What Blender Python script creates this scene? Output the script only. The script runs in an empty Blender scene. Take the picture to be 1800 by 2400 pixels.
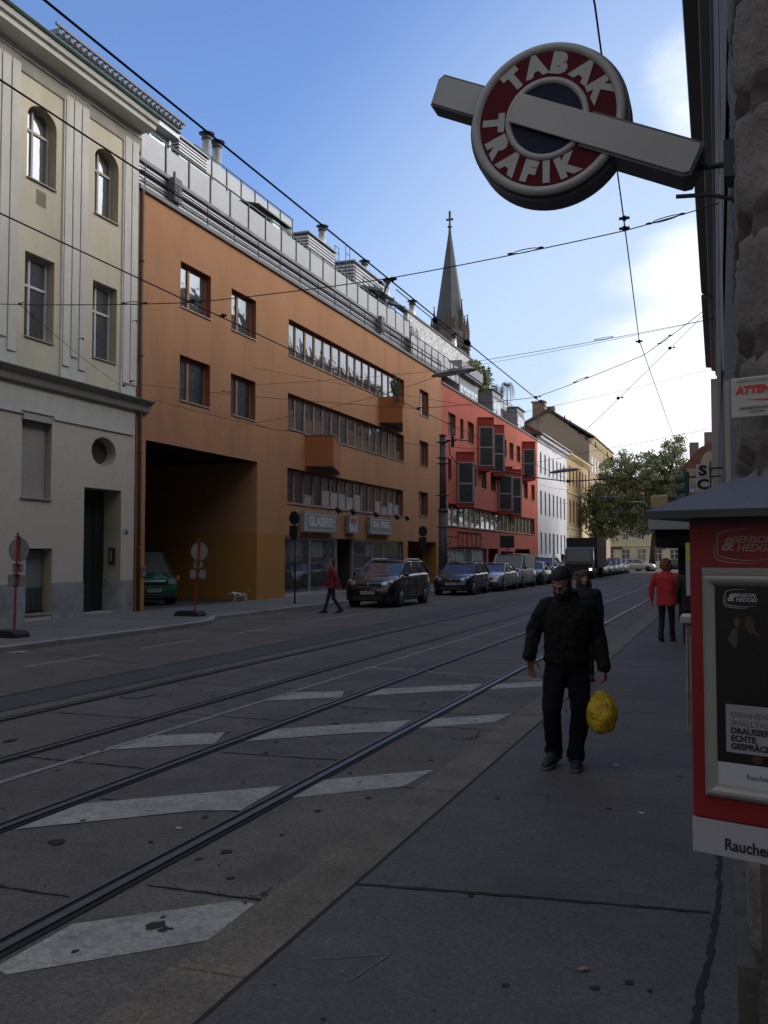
import bpy, bmesh, math, random
from mathutils import Vector, Matrix, Euler, noise
random.seed(7)
PI = math.pi
R = math.radians
SC = bpy.context.scene
COL = SC.collection
V = Vector

# ---------------------------------------------------------------- camera
EYE = 1.80
PITCH = math.atan(103/2200.0)
YAW = R(20.238)
cam = bpy.data.cameras.new('camera')
cam.sensor_fit = 'VERTICAL'
cam.sensor_height = 24.0
cam.lens = 24.0*2200/2400
cam.clip_start = 0.05
cam.clip_end = 3000
camo = bpy.data.objects.new('camera', cam)
COL.objects.link(camo)
camo.location = (0, 0, EYE)
camo.rotation_euler = (PI/2+PITCH, 0, YAW)
SC.camera = camo

# ---------------------------------------------------------------- world, sun, exposure
SUN_EL, SUN_AZ = 24.0, 60.0        # azimuth clockwise from the street direction (+Y)
W = bpy.data.worlds.new("World")
SC.world = W
W.use_nodes = True
nt = W.node_tree
nt.nodes.clear()
def N(t, **k):
    n = nt.nodes.new(t)
    for a, b in k.items(): setattr(n, a, b)
    return n
def L(a, b): nt.links.new(a, b)
out = N('ShaderNodeOutputWorld')
bg = N('ShaderNodeBackground')
bg.inputs[1].default_value = 0.13
L(bg.outputs[0], out.inputs[0])
sky = N('ShaderNodeTexSky', sky_type='NISHITA')
sky.sun_disc = False
sky.sun_elevation = R(SUN_EL)
sky.sun_rotation = R(SUN_AZ)
sky.air_density = 1.1
sky.dust_density = 0.6
sky.ozone_density = 2.0
tc = N('ShaderNodeTexCoord')
mp = N('ShaderNodeMapping')
mp.inputs['Scale'].default_value = (1, 1, 2.2)
L(tc.outputs['Generated'], mp.inputs[0])
n1 = N('ShaderNodeTexNoise')
n1.inputs['Scale'].default_value = 2.6
n1.inputs['Detail'].default_value = 9
n1.inputs['Roughness'].default_value = 0.55
L(mp.outputs[0], n1.inputs[0])
def blob(d, lo, hi):
    v = V(d).normalized()
    dt = N('ShaderNodeVectorMath', operation='DOT_PRODUCT')
    L(tc.outputs['Generated'], dt.inputs[0])
    dt.inputs[1].default_value = v
    m = N('ShaderNodeMapRange', interpolation_type='SMOOTHSTEP')
    L(dt.outputs['Value'], m.inputs[0])
    m.inputs[1].default_value = lo
    m.inputs[2].default_value = hi
    return m.outputs[0]
def mth(op, a, b, clamp=False):
    m = N('ShaderNodeMath', operation=op, use_clamp=clamp)
    for i, x in enumerate((a, b)):
        if isinstance(x, (int, float)): m.inputs[i].default_value = x
        else: L(x, m.inputs[i])
    return m.outputs[0]
def azel(az, el):
    return (math.sin(R(az))*math.cos(R(el)), math.cos(R(az))*math.cos(R(el)), math.sin(R(el)))
b1 = blob(azel(6, 5), math.cos(R(19)), math.cos(R(5)))
b2 = blob(azel(-0.5, 26), math.cos(R(6.5)), math.cos(R(1.0)))
b3 = blob(azel(72, 24), math.cos(R(46)), math.cos(R(12)))
b5 = blob(azel(180, 25), math.cos(R(100)), math.cos(R(45)))
b4 = blob(azel(-8, 6), math.cos(R(9)), math.cos(R(2)))
cov = mth('ADD', mth('MULTIPLY', b1, 0.56), mth('MULTIPLY', b2, 0.26))
cov = mth('ADD', cov, mth('MULTIPLY', b3, 0.34))
cov = mth('ADD', cov, mth('MULTIPLY', b4, 0.10))
cov = mth('ADD', cov, mth('MULTIPLY', b5, 0.38))
thr = mth('ADD', n1.outputs[0], cov)
msk = N('ShaderNodeMapRange', interpolation_type='SMOOTHSTEP')
L(thr, msk.inputs[0])
msk.inputs[1].default_value = 0.64
msk.inputs[2].default_value = 0.92
cc = N('ShaderNodeMix', data_type='RGBA')
L(b3, cc.inputs['Factor'])
cc.inputs['A'].default_value = (5.3, 5.5, 5.8, 1)
cc.inputs['B'].default_value = (19, 18.5, 18, 1)
tint = N('ShaderNodeMix', data_type='RGBA', blend_type='MULTIPLY')
tint.inputs['Factor'].default_value = 1
L(sky.outputs[0], tint.inputs['A'])
tint.inputs['B'].default_value = (0.74, 0.83, 1.09, 1)
cd = N('ShaderNodeMix', data_type='RGBA')
L(b5, cd.inputs['Factor'])
L(cc.outputs['Result'], cd.inputs['A'])
cd.inputs['B'].default_value = (3.1, 3.1, 3.1, 1)
b6 = blob(azel(34, 22), math.cos(R(27)), math.cos(R(10)))
hz_ = blob(azel(5, 2), math.cos(R(40)), math.cos(R(3)))
m_all = mth('MAXIMUM', msk.outputs[0], mth('MULTIPLY', b6, 0.9))
hm = N('ShaderNodeMix', data_type='RGBA')
L(mth('MULTIPLY', hz_, 0.9), hm.inputs['Factor'])
L(tint.outputs['Result'], hm.inputs['A'])
hm.inputs['B'].default_value = (3.1, 3.75, 4.5, 1)
mx = N('ShaderNodeMix', data_type='RGBA')
L(m_all, mx.inputs['Factor'])
L(hm.outputs['Result'], mx.inputs['A'])
L(cd.outputs['Result'], mx.inputs['B'])
L(mx.outputs['Result'], bg.inputs[0])

sl = bpy.data.lights.new('sun', 'SUN')
sl.energy = 0.8
sl.angle = R(22)
sl.color = (1.0, 0.93, 0.82)
so = bpy.data.objects.new('sun', sl)
COL.objects.link(so)
sd = V(azel(SUN_AZ, SUN_EL))
so.rotation_euler = (-sd).to_track_quat('-Z', 'Y').to_euler()
so.location = (30, 0, 60)

SC.view_settings.view_transform = 'Standard'
SC.view_settings.look = 'None'
SC.view_settings.gamma = 1
SC.view_settings.exposure = 0.75
SC.view_settings.use_curve_mapping = False

# ---------------------------------------------------------------- materials
MATS = {}
def mat(name, col=(.5, .5, .5), rough=.7, metal=0.0, var=0.0, vscale=1.5, bump=0.0, bscale=60.0, spec=0.5,
        streak=0.0, fine=0.0, dirt=None, dirt_amt=0.0, dirt_scale=0.6, dirt_w=.27, coat=0.0, alpha=1.0, emit=0.0, bdist=0.01, trans=0.0):
    if name in MATS: return MATS[name]
    m = bpy.data.materials.new(name)
    m.use_nodes = True
    t = m.node_tree
    b = t.nodes['Principled BSDF']
    b.inputs['Base Color'].default_value = (*col, 1)
    b.inputs['Roughness'].default_value = rough
    b.inputs['Metallic'].default_value = metal
    b.inputs['Specular IOR Level'].default_value = spec
    b.inputs['Coat Weight'].default_value = coat
    b.inputs['Alpha'].default_value = alpha
    b.inputs['Transmission Weight'].default_value = trans
    if emit:
        b.inputs['Emission Color'].default_value = (*col, 1)
        b.inputs['Emission Strength'].default_value = emit
    tcn = t.nodes.new('ShaderNodeTexCoord')
    src = tcn.outputs['Object']
    cur = None
    def rgbmix(kind, fac, a, bb):
        x = t.nodes.new('ShaderNodeMix'); x.data_type = 'RGBA'; x.blend_type = kind
        if isinstance(fac, float): x.inputs['Factor'].default_value = fac
        else: t.links.new(fac, x.inputs['Factor'])
        for s, val in (('A', a), ('B', bb)):
            if isinstance(val, tuple): x.inputs[s].default_value = (*val, 1) if len(val) == 3 else val
            else: t.links.new(val, x.inputs[s])
        return x.outputs['Result']
    def nz(scale, detail=5, sc=(1, 1, 1), rgh=.6):
        mm = t.nodes.new('ShaderNodeMapping'); mm.inputs['Scale'].default_value = sc
        t.links.new(src, mm.inputs[0])
        n = t.nodes.new('ShaderNodeTexNoise')
        n.inputs['Scale'].default_value = scale; n.inputs['Detail'].default_value = detail
        n.inputs['Roughness'].default_value = rgh
        t.links.new(mm.outputs[0], n.inputs[0])
        return n.outputs[0]
    def rng(v, a, bb, c=0., d=1.):
        mr = t.nodes.new('ShaderNodeMapRange')
        mr.inputs[1].default_value = a; mr.inputs[2].default_value = bb
        mr.inputs[3].default_value = c; mr.inputs[4].default_value = d
        t.links.new(v, mr.inputs[0]); return mr.outputs[0]
    cur = (*col, 1)
    if var:
        f = rng(nz(vscale), .3, .7, 1-var, 1+var)
        cb = t.nodes.new('ShaderNodeCombineColor')
        for i in range(3): t.links.new(f, cb.inputs[i])
        cur = rgbmix('MULTIPLY', 1.0, cur, cb.outputs[0])
        f2 = rng(nz(vscale*14), .3, .7, 1-var*.5, 1+var*.5)
        cb2 = t.nodes.new('ShaderNodeCombineColor')
        for i in range(3): t.links.new(f2, cb2.inputs[i])
        cur = rgbmix('MULTIPLY', 1.0, cur, cb2.outputs[0])
    if fine:
        for sc_, am in ((170, fine), (38, fine*.5)):
            f3 = rng(nz(sc_, 3), .3, .7, 1-am, 1+am)
            cb3 = t.nodes.new('ShaderNodeCombineColor')
            for i in range(3): t.links.new(f3, cb3.inputs[i])
            cur = rgbmix('MULTIPLY', 1.0, cur, cb3.outputs[0])
    if dirt_amt:
        f = rng(nz(dirt_scale, 8, (1, 1, .25) if streak else (1, 1, 1), .65), .48, .48+dirt_w, 0, dirt_amt)
        cur = rgbmix('MIX', f, cur, dirt or (.08, .07, .06))
    if not isinstance(cur, tuple): t.links.new(cur, b.inputs['Base Color'])
    if bump:
        bn = t.nodes.new('ShaderNodeBump'); bn.inputs['Strength'].default_value = bump
        bn.inputs['Distance'].default_value = bdist
        t.links.new(nz(bscale, 6), bn.inputs['Height'])
        t.links.new(bn.outputs[0], b.inputs['Normal'])
    MATS[name] = m
    return m

def glassmat(name, col=(.012, .014, .017), refl=.35, rough=.03, wob=.0, k=1.3):
    """window glass as seen from outside: a dark room behind a reflecting sheet"""
    if name in MATS: return MATS[name]
    m = bpy.data.materials.new(name); m.use_nodes = True
    t = m.node_tree
    b = t.nodes['Principled BSDF']
    b.inputs['Base Color'].default_value = (*col, 1); b.inputs['Roughness'].default_value = .5
    g = t.nodes.new('ShaderNodeBsdfGlossy'); g.inputs['Roughness'].default_value = rough
    g.inputs['Color'].default_value = (.9, .95, 1, 1)
    fr = t.nodes.new('ShaderNodeFresnel'); fr.inputs['IOR'].default_value = 1.5
    mr = t.nodes.new('ShaderNodeMath'); mr.operation = 'MULTIPLY_ADD'
    t.links.new(fr.outputs[0], mr.inputs[0]); mr.inputs[1].default_value = k; mr.inputs[2].default_value = refl
    mr.use_clamp = True
    ms = t.nodes.new('ShaderNodeMixShader')
    t.links.new(mr.outputs[0], ms.inputs[0]); t.links.new(b.outputs[0], ms.inputs[1]); t.links.new(g.outputs[0], ms.inputs[2])
    t.links.new(ms.outputs[0], t.nodes['Material Output'].inputs[0])
    if wob:
        n = t.nodes.new('ShaderNodeTexNoise'); n.inputs['Scale'].default_value = 1.5
        tcn = t.nodes.new('ShaderNodeTexCoord'); t.links.new(tcn.outputs['Object'], n.inputs[0])
        bn = t.nodes.new('ShaderNodeBump'); bn.inputs['Strength'].default_value = wob; bn.inputs['Distance'].default_value = .05
        t.links.new(n.outputs[0], bn.inputs['Height']); t.links.new(bn.outputs[0], g.inputs['Normal'])
    MATS[name] = m
    return m

def brickmat(name, c1, c2, mortar, bw=.25, rh=.07, ms=.01, rough=.85, swap=False, bump=.4):
    m = mat(name, c1, rough); t = m.node_tree; b = t.nodes['Principled BSDF']
    tcn = t.nodes.new('ShaderNodeTexCoord'); sep = t.nodes.new('ShaderNodeSeparateXYZ'); cb = t.nodes.new('ShaderNodeCombineXYZ')
    t.links.new(tcn.outputs['Object'], sep.inputs[0])
    ad = t.nodes.new('ShaderNodeMath'); t.links.new(sep.outputs[0], ad.inputs[0]); t.links.new(sep.outputs[1], ad.inputs[1])
    t.links.new(ad.outputs[0], cb.inputs[0]); t.links.new(sep.outputs[2], cb.inputs[1])
    bt = t.nodes.new('ShaderNodeTexBrick'); t.links.new(cb.outputs[0], bt.inputs[0])
    bt.inputs['Color1'].default_value = (*c1, 1); bt.inputs['Color2'].default_value = (*c2, 1); bt.inputs['Mortar'].default_value = (*mortar, 1)
    bt.inputs['Scale'].default_value = 1; bt.inputs['Brick Width'].default_value = bw; bt.inputs['Row Height'].default_value = rh
    bt.inputs['Mortar Size'].default_value = ms
    t.links.new(bt.outputs[0], b.inputs['Base Color'])
    return m

# ---------------------------------------------------------------- mesh helpers
class MB:
    def __init__(s): s.v = []; s.f = []; s.m = []; s.sm = []
    def add(s, vs, fs, mi=0, smooth=False):
        o = len(s.v); s.v += [tuple(a) for a in vs]
        for f in fs: s.f.append([i+o for i in f]); s.m.append(mi); s.sm.append(smooth)
        return s
    def box(s, x0, x1, y0, y1, z0, z1, mi=0):
        return s.hexa([(x0, y0, z0), (x1, y0, z0), (x1, y1, z0), (x0, y1, z0), (x0, y0, z1), (x1, y0, z1), (x1, y1, z1), (x0, y1, z1)], mi)
    def hexa(s, p, mi=0):
        return s.add(p, [(0, 3, 2, 1), (4, 5, 6, 7), (0, 1, 5, 4), (1, 2, 6, 5), (2, 3, 7, 6), (3, 0, 4, 7)], mi)
    def fbox(s, F, u0, u1, v0, v1, d0, d1, mi=0):
        return s.hexa([F(u0, v0, d1), F(u1, v0, d1), F(u1, v0, d0), F(u0, v0, d0), F(u0, v1, d1), F(u1, v1, d1), F(u1, v1, d0), F(u0, v1, d0)], mi)
    def prism(s, poly, z0, z1, mi=0, F=None):
        """poly (a,b) extruded; F maps (a,b,c)->point, default xy+z"""
        F = F or (lambda a, b, c: (a, b, c))
        n = len(poly)
        vs = [F(a, b, z0) for a, b in poly]+[F(a, b, z1) for a, b in poly]
        fs = [tuple(range(n))[::-1], tuple(range(n, 2*n))]+[(i, (i+1) % n, n+(i+1) % n, n+i) for i in range(n)]
        return s.add(vs, fs, mi)
    def tube(s, pts, r, n=8, mi=0, closed=False, caps=True, smooth=True):
        pts = [V(p) for p in pts]; k = len(pts); rr = r if isinstance(r, (list, tuple)) else [r]*k
        vs = []; fs = []; up = None
        for i in range(k):
            if closed: t = pts[(i+1) % k]-pts[i-1]
            else: t = pts[min(i+1, k-1)]-pts[max(i-1, 0)]
            if t.length < 1e-9: t = V((0, 0, 1))
            t.normalize()
            if up is None: up = V((0, 0, 1)) if abs(t.z) < .9 else V((0, 1, 0))
            a = t.cross(up)
            if a.length < 1e-4: a = t.cross(V((1, 0, 0)))
            a.normalize(); b = a.cross(t).normalized(); up = b
            q = rr[i]; qa, qb = q if isinstance(q, tuple) else (q, q)
            for j in range(n):
                an = 2*PI*j/n
                vs.append(pts[i]+a*math.cos(an)*qa+b*math.sin(an)*qb)
        m = k if closed else k-1
        for i in range(m):
            for j in range(n):
                i2 = (i+1) % k
                fs.append((i*n+j, i2*n+j, i2*n+(j+1) % n, i*n+(j+1) % n))
        if caps and not closed: fs += [tuple(range(n)), tuple(range((k-1)*n, k*n))[::-1]]
        return s.add(vs, fs, mi, smooth)
    def cyl(s, x, y, z0, z1, r, r2=None, n=16, mi=0, smooth=True):
        return s.tube([(x, y, z0), (x, y, z1)], [r, r if r2 is None else r2], n, mi, smooth=smooth)
    def ell(s, c, r, rot=None, n=14, m=9, mi=0):
        vs = []; fs = []; c = V(c)
        for i in range(m+1):
            th = PI*i/m
            for j in range(n):
                p = V((r[0]*math.sin(th)*math.cos(2*PI*j/n), r[1]*math.sin(th)*math.sin(2*PI*j/n), r[2]*math.cos(th)))
                if rot: p.rotate(rot)
                vs.append(c+p)
        for i in range(m):
            for j in range(n): fs.append((i*n+j, (i+1)*n+j, (i+1)*n+(j+1) % n, i*n+(j+1) % n))
        return s.add(vs, fs, mi, True)
    def build(s, name, mats, parent=None, label=None, loc=None, bevel=0, fix=True, sub=0, bseg=2):
        me = bpy.data.meshes.new(name)
        me.from_pydata(s.v, [], s.f)
        if not isinstance(mats, (list, tuple)): mats = [mats]
        for m in mats: me.materials.append(m)
        me.polygons.foreach_set('material_index', [min(i, len(mats)-1) for i in s.m])
        me.polygons.foreach_set('use_smooth', s.sm)
        if fix:
            bm = bmesh.new(); bm.from_mesh(me)
            bmesh.ops.remove_doubles(bm, verts=bm.verts, dist=1e-5)
            bmesh.ops.recalc_face_normals(bm, faces=bm.faces)
            bm.to_mesh(me); bm.free()
        me.update()
        return link(me, name, parent, label, bevel, sub, bseg)
def link(me, name, parent=None, label=None, bevel=0, sub=0, bseg=2):
    o = bpy.data.objects.new(name, me); COL.objects.link(o)
    if parent is not None:
        o.parent = parent
        bl = V((0, 0, 0)); p = parent
        while p: bl = bl+p.location; p = p.parent
        if bl.length > 1e-9: me.transform(Matrix.Translation(-bl))
    if label: o['label'] = label
    if bevel:
        b = o.modifiers.new('b', 'BEVEL'); b.width = bevel; b.segments = bseg; b.limit_method = 'ANGLE'; b.angle_limit = R(35)
    if sub:
        b = o.modifiers.new('s', 'SUBSURF'); b.levels = sub; b.render_levels = sub
    return o
def tag(o, label, cat, group=None, kind=None):
    if label: o['label'] = label
    if cat: o['category'] = cat
    if group: o['group'] = group
    if kind: o['kind'] = kind
    return o
def thing(name, label, cat, loc=(0, 0, 0), group=None, rz=0):
    o = bpy.data.objects.new(name, None); COL.objects.link(o); o.location = loc; o.rotation_euler = (0, 0, rz)
    o.empty_display_size = .3
    return tag(o, label, cat, group)
def struct(o): o['kind'] = 'structure'; return o
def kids(o):
    return [x for x in bpy.data.objects if x.parent == o]
def dup(o, parent=None):
    ch = kids(o)
    c = o.copy(); COL.objects.link(c)
    if parent is not None: c.parent = parent
    for x in ch: dup(x, c)
    return c
def frame(O, U, Nn):
    O = V(O); U = V(U).normalized(); Nn = V(Nn).normalized()
    def F(u, v, d=0): return O+U*u+V((0, 0, 1))*v+Nn*d
    F.U = U; F.N = Nn
    return F
FONT_CACHE = {}
def text_mesh(s, size=1.0, bold=0.0, ext=0.004, align='CENTER', shear=0, sx=1, space=1.0):
    cu = bpy.data.curves.new('t', 'FONT'); cu.body = s; cu.size = size; cu.offset = bold; cu.extrude = ext
    cu.align_x = align; cu.align_y = 'CENTER'; cu.shear = shear; cu.space_character = space; cu.resolution_u = 3
    ob = bpy.data.objects.new('t', cu); COL.objects.link(ob)
    dg = bpy.context.evaluated_depsgraph_get()
    me = bpy.data.meshes.new_from_object(ob.evaluated_get(dg))
    bpy.data.objects.remove(ob)
    if sx != 1: me.transform(Matrix.Diagonal((sx, 1, 1, 1)))
    return me
def text(s, F, u, v, d, size, m, parent, name='lettering', rot=0, **k):
    me = text_mesh(s, size, **k)
    O = F(u, v, d); U = F.U; Nn = F.N; Z = V((0, 0, 1))
    M = Matrix(((U.x, Z.x, Nn.x, O.x), (U.y, Z.y, Nn.y, O.y), (U.z, Z.z, Nn.z, O.z), (0, 0, 0, 1)))
    me.transform(M @ Matrix.Rotation(rot, 4, 'Z'))
    me.materials.clear(); me.materials.append(m)
    return link(me, name, parent)
def text_into(mbs, s, F, u, v, d, size, rot=0, mi=0, **k):
    me = text_mesh(s, size, **k)
    O = F(u, v, d); U = F.U; Nn = F.N; Z = V((0, 0, 1))
    M = Matrix(((U.x, Z.x, Nn.x, O.x), (U.y, Z.y, Nn.y, O.y), (U.z, Z.z, Nn.z, O.z), (0, 0, 0, 1)))
    me.transform(M @ Matrix.Rotation(rot, 4, 'Z'))
    mbs.add([x.co for x in me.vertices], [tuple(p.vertices) for p in me.polygons], mi)

def wall(mb, F, u0, u1, v0, v1, holes, mi=0, ri=1, depth=.18, thick=None, d=0.0):
    """rectangular sheet with rectangular openings (u0,u1,v0,v1[,depth]); reveals go inwards"""
    us = sorted(set([u0, u1]+[h[0] for h in holes]+[h[1] for h in holes])); us = [u for u in us if u0 <= u <= u1]
    vs = sorted(set([v0, v1]+[h[2] for h in holes]+[h[3] for h in holes])); vs = [x for x in vs if v0 <= x <= v1]
    P = {}
    def idx(i, j):
        if (i, j) not in P: P[(i, j)] = len(mb.v); mb.v.append(tuple(F(us[i], vs[j], d)))
        return P[(i, j)]
    for i in range(len(us)-1):
        for j in range(len(vs)-1):
            cu, cv = (us[i]+us[i+1])/2, (vs[j]+vs[j+1])/2
            if any(h[0] < cu < h[1] and h[2] < cv < h[3] for h in holes): continue
            mb.f.append([idx(i, j), idx(i+1, j), idx(i+1, j+1), idx(i, j+1)]); mb.m.append(mi); mb.sm.append(False)
    for h in holes:
        a, b, c, e = h[:4]; dp = h[4] if len(h) > 4 else depth
        if dp <= 0: continue
        q = lambda u, v, dd: tuple(F(u, v, dd))
        for (p1, p2) in (((a, c), (b, c)), ((b, c), (b, e)), ((b, e), (a, e)), ((a, e), (a, c))):
            mb.add([q(*p1, d), q(*p2, d), q(*p2, -dp), q(*p1, -dp)], [(0, 1, 2, 3)], ri)

def window(F, parent, u0, u1, v0, v1, depth, fm, gm, muls=(), trans=(), fw=.06, sill=None, sillm=None, fd=.05, mw=None, name='window', curtain=None):
    """frame (part) > pane, sill (sub-parts)"""
    mw = mw or fw
    f = MB(); D0, D1 = -depth, -depth+fd
    f.fbox(F, u0, u0+fw, v0, v1, D0, D1); f.fbox(F, u1-fw, u1, v0, v1, D0, D1)
    f.fbox(F, u0+fw, u1-fw, v0, v0+fw, D0, D1-.003); f.fbox(F, u0+fw, u1-fw, v1-fw, v1, D0, D1-.003)
    for x in muls: f.fbox(F, x-mw/2, x+mw/2, v0+fw, v1-fw, D0, D1+.004)
    for z in trans: f.fbox(F, u0+fw, u1-fw, z-mw/2, z+mw/2, D0, D1+.008)
    w = f.build(name, fm, parent)
    g = MB(); g.fbox(F, u0+.01, u1-.01, v0+.01, v1-.01, D0-.02, D0+.012)
    g.build('pane', gm, w)
    if sill:
        s = MB(); s.fbox(F, u0-.02, u1+.02, v0-.035, v0-.002, -depth, sill)
        s.build('sill', sillm or fm, w)
    return w
# ---------------------------------------------------------------- palette
ASPH = mat('asphalt', (.115, .098, .084), .85, var=.22, vscale=.5, bump=.5, bscale=220, dirt=(.05, .048, .046), dirt_amt=.55, dirt_scale=1.4, fine=.6)
SLAB = mat('track_slab_concrete', (.118, .102, .090), .82, var=.25, vscale=.7, bump=.5, bscale=160, dirt=(.045, .042, .04), dirt_amt=.7, dirt_scale=2.2, fine=.6)
SLABN = mat('road_concrete_near', (.135, .118, .098), .85, var=.22, vscale=.6, bump=.5, bscale=180, dirt=(.05, .047, .043), dirt_amt=.65, dirt_scale=1.7, fine=.6)
TAR = mat('tar', (.03, .028, .027), .95, spec=.1, bump=.3, bscale=90)
DASPH = mat('dark_asphalt', (.055, .052, .052), .75, var=.2, bump=.5, bscale=200, fine=.6)
PAVE = mat('pavement_asphalt', (.105, .094, .092), .8, var=.2, vscale=.45, bump=.45, bscale=260, dirt=(.065, .062, .062), dirt_amt=.6, dirt_scale=1.1, fine=.6)
PAVEL = mat('pavement_left', (.15, .145, .14), .85, var=.2, vscale=.5, bump=.4, bscale=150)
KERB = mat('granite_kerb', (.158, .132, .095), .8, var=.28, vscale=2.2, bump=.5, bscale=90, dirt=(.10, .085, .06), dirt_amt=.6, dirt_scale=1.3, fine=.6)
KERBL = mat('granite_kerb_grey', (.30, .28, .26), .8, var=.2, vscale=2, bump=.4, bscale=90)
PAINT = mat('road_paint', (.36, .345, .30), .7, var=.25, vscale=3, bump=.4, bscale=160, dirt=(.13, .12, .11), dirt_amt=.5, dirt_scale=16, dirt_w=.16, fine=.35)
PAINTF = mat('worn_road_paint', (.27, .255, .23), .75, var=.2, vscale=3, dirt=(.12, .11, .10), dirt_amt=.6, dirt_scale=14, dirt_w=.16, fine=.3)
STEEL = mat('rail_steel', (.15, .143, .14), .48, metal=1, var=.15, vscale=6)
RUST = mat('rail_flange', (.06, .05, .045), .7, bump=.3, bscale=80)
BLACK = mat('black_gap', (.012, .012, .012), .9)
SOIL = mat('soil', (.06, .045, .025), .95, bump=.5, bscale=60)
GRND = mat('ground', (.12, .115, .11), .9, var=.2)

# ---------------------------------------------------------------- ground, road, pavements
g = MB(); g.box(-400, 400, -60, 900, -.6, -.008); struct(g.build('ground', GRND))
XL = -17.2
def bend(Y):
    if Y < 45: return 0.0
    if Y < 86: return -(Y-45)**2/960.0
    b86 = -(41**2)/960.0; s = -2*41/960.0
    t = Y-86
    return b86+s*t-t*t/70.0
def strip(x0, x1, ys, z, name, m, th=0, bendit=True):
    b = MB()
    for i in range(len(ys)-1):
        a, c = ys[i], ys[i+1]; oa, oc = (bend(a), bend(c)) if bendit else (0, 0)
        if th: b.hexa([(x0+oa, a, z-th), (x1+oa, a, z-th), (x1+oc, c, z-th), (x0+oc, c, z-th), (x0+oa, a, z), (x1+oa, a, z), (x1+oc, c, z), (x0+oc, c, z)])
        else: b.add([(x0+oa, a, z), (x1+oa, a, z), (x1+oc, c, z), (x0+oc, c, z)], [(0, 1, 2, 3)])
    return struct(b.build(name, m))
LONG = [-30, 20, 45]+[45+4*i for i in range(1, 11)]+[88+2.5*i for i in range(1, 12)]
r = MB(); r.add([(-60, -40, -.002), (30, -40, -.002), (60, 240, -.002), (-90, 240, -.002)], [(0, 1, 2, 3)]); struct(r.build('road', ASPH))
strip(-7.95, -2.3, LONG, .002, 'track_bed', SLAB)
strip(-8.75, -7.95, LONG, .0035, 'dark_asphalt_strip', DASPH)
# right-hand pavement with its flat stone edging
pv = MB()
ysr = [-12]+[3+i*2.0 for i in range(0, 40)]
poly = [(-1.93+(-.004*max(0, y-10)), y) for y in ysr]
for i in range(len(poly)-1):
    (xa, ya), (xb, yb) = poly[i], poly[i+1]
    pv.add([(xa, ya, .024), (1.5, ya, .024), (1.5, yb, .024), (xb, yb, .024)], [(0, 1, 2, 3)])
struct(pv.build('right_pavement', PAVE))
kb = MB()
random.seed(3)
y = -1.2
while y < 70:
    ln = random.uniform(1.5, 2.0) if y > 3.2 else 1.6
    o = -.004*max(0, y-10)
    kb.box(-2.31+o, -1.945+o, y+.006, y+ln-.006, -.05, .020+random.uniform(-.002, .002))
    y += ln
struct(kb.build('right_kerb', KERB, bevel=.008))
tj = MB()
tj.add([(-1.952, -1, .0215), (-1.925, -1, .0262), (-1.925, 10, .0262), (-1.952, 10, .0215)], [(0, 1, 2, 3)])
tj.add([(-1.952, 10, .0215), (-1.925, 10, .0262), (-2.165, 70, .0262), (-2.195, 70, .0215)], [(0, 1, 2, 3)])
def crack(b, pts, w, z, jit=.012, seed=1):
    rnd = random.Random(seed); P = []
    for i in range(len(pts)-1):
        a, c = V((*pts[i], z)), V((*pts[i+1], z)); n = max(2, int((c-a).length/.05))
        for k in range(n): P.append(a.lerp(c, k/n)+V((rnd.uniform(-jit, jit), rnd.uniform(-jit, jit), 0)))
    P.append(V((*pts[-1], z)))
    vs = []; fs = []
    for i, p in enumerate(P):
        t = (P[min(i+1, len(P)-1)]-P[max(i-1, 0)]); t.normalize(); q = V((-t.y, t.x, 0)); ww = w*rnd.uniform(.5, 1.3)
        vs += [p+q*ww/2, p-q*ww/2]
    for i in range(len(P)-1): fs.append((2*i, 2*i+1, 2*i+3, 2*i+2))
    b.add(vs, fs)
crack(tj, [(-1.93, 4.80), (-1.0, 4.93), (-.12, 5.03)], .03, .0285, .006, 4)
crack(tj, [(-1.9, 3.15), (-1.2, 3.02), (-.4, 2.9)], .028, .0285, .006, 5)
crack(tj, [(-.10, 7.4), (-.09, 5.9), (-.09, 5.03), (-.13, 4.3), (-.17, 3.6), (-.24, 3.1)], .032, .0285, .009, 6)
crack(tj, [(-1.95, 9.9), (-.3, 10.1)], .012, .0285, .004, 8)
crack(tj, [(-2.1, 21), (-.3, 21.1)], .02, .0285, .004, 9)
crack(tj, [(-1.99, 15), (-.3, 15.1)], .015, .0285, .004, 19)
struct(tj.build('pavement_joint', mat('joint_dark', (.045, .042, .040), .95, spec=.1)))
ch = MB()
for a, c in (((-1.75, 3.85), (-1.45, 4.02)), ((-1.45, 4.02), (-1.52, 3.72)), ((-1.6, 3.78), (-1.5, 3.74))): crack(ch, [a, c], .008, .029, .004, 3)
struct(ch.build('chalk_marks', mat('chalk', (.17, .165, .165), .9)))
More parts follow.
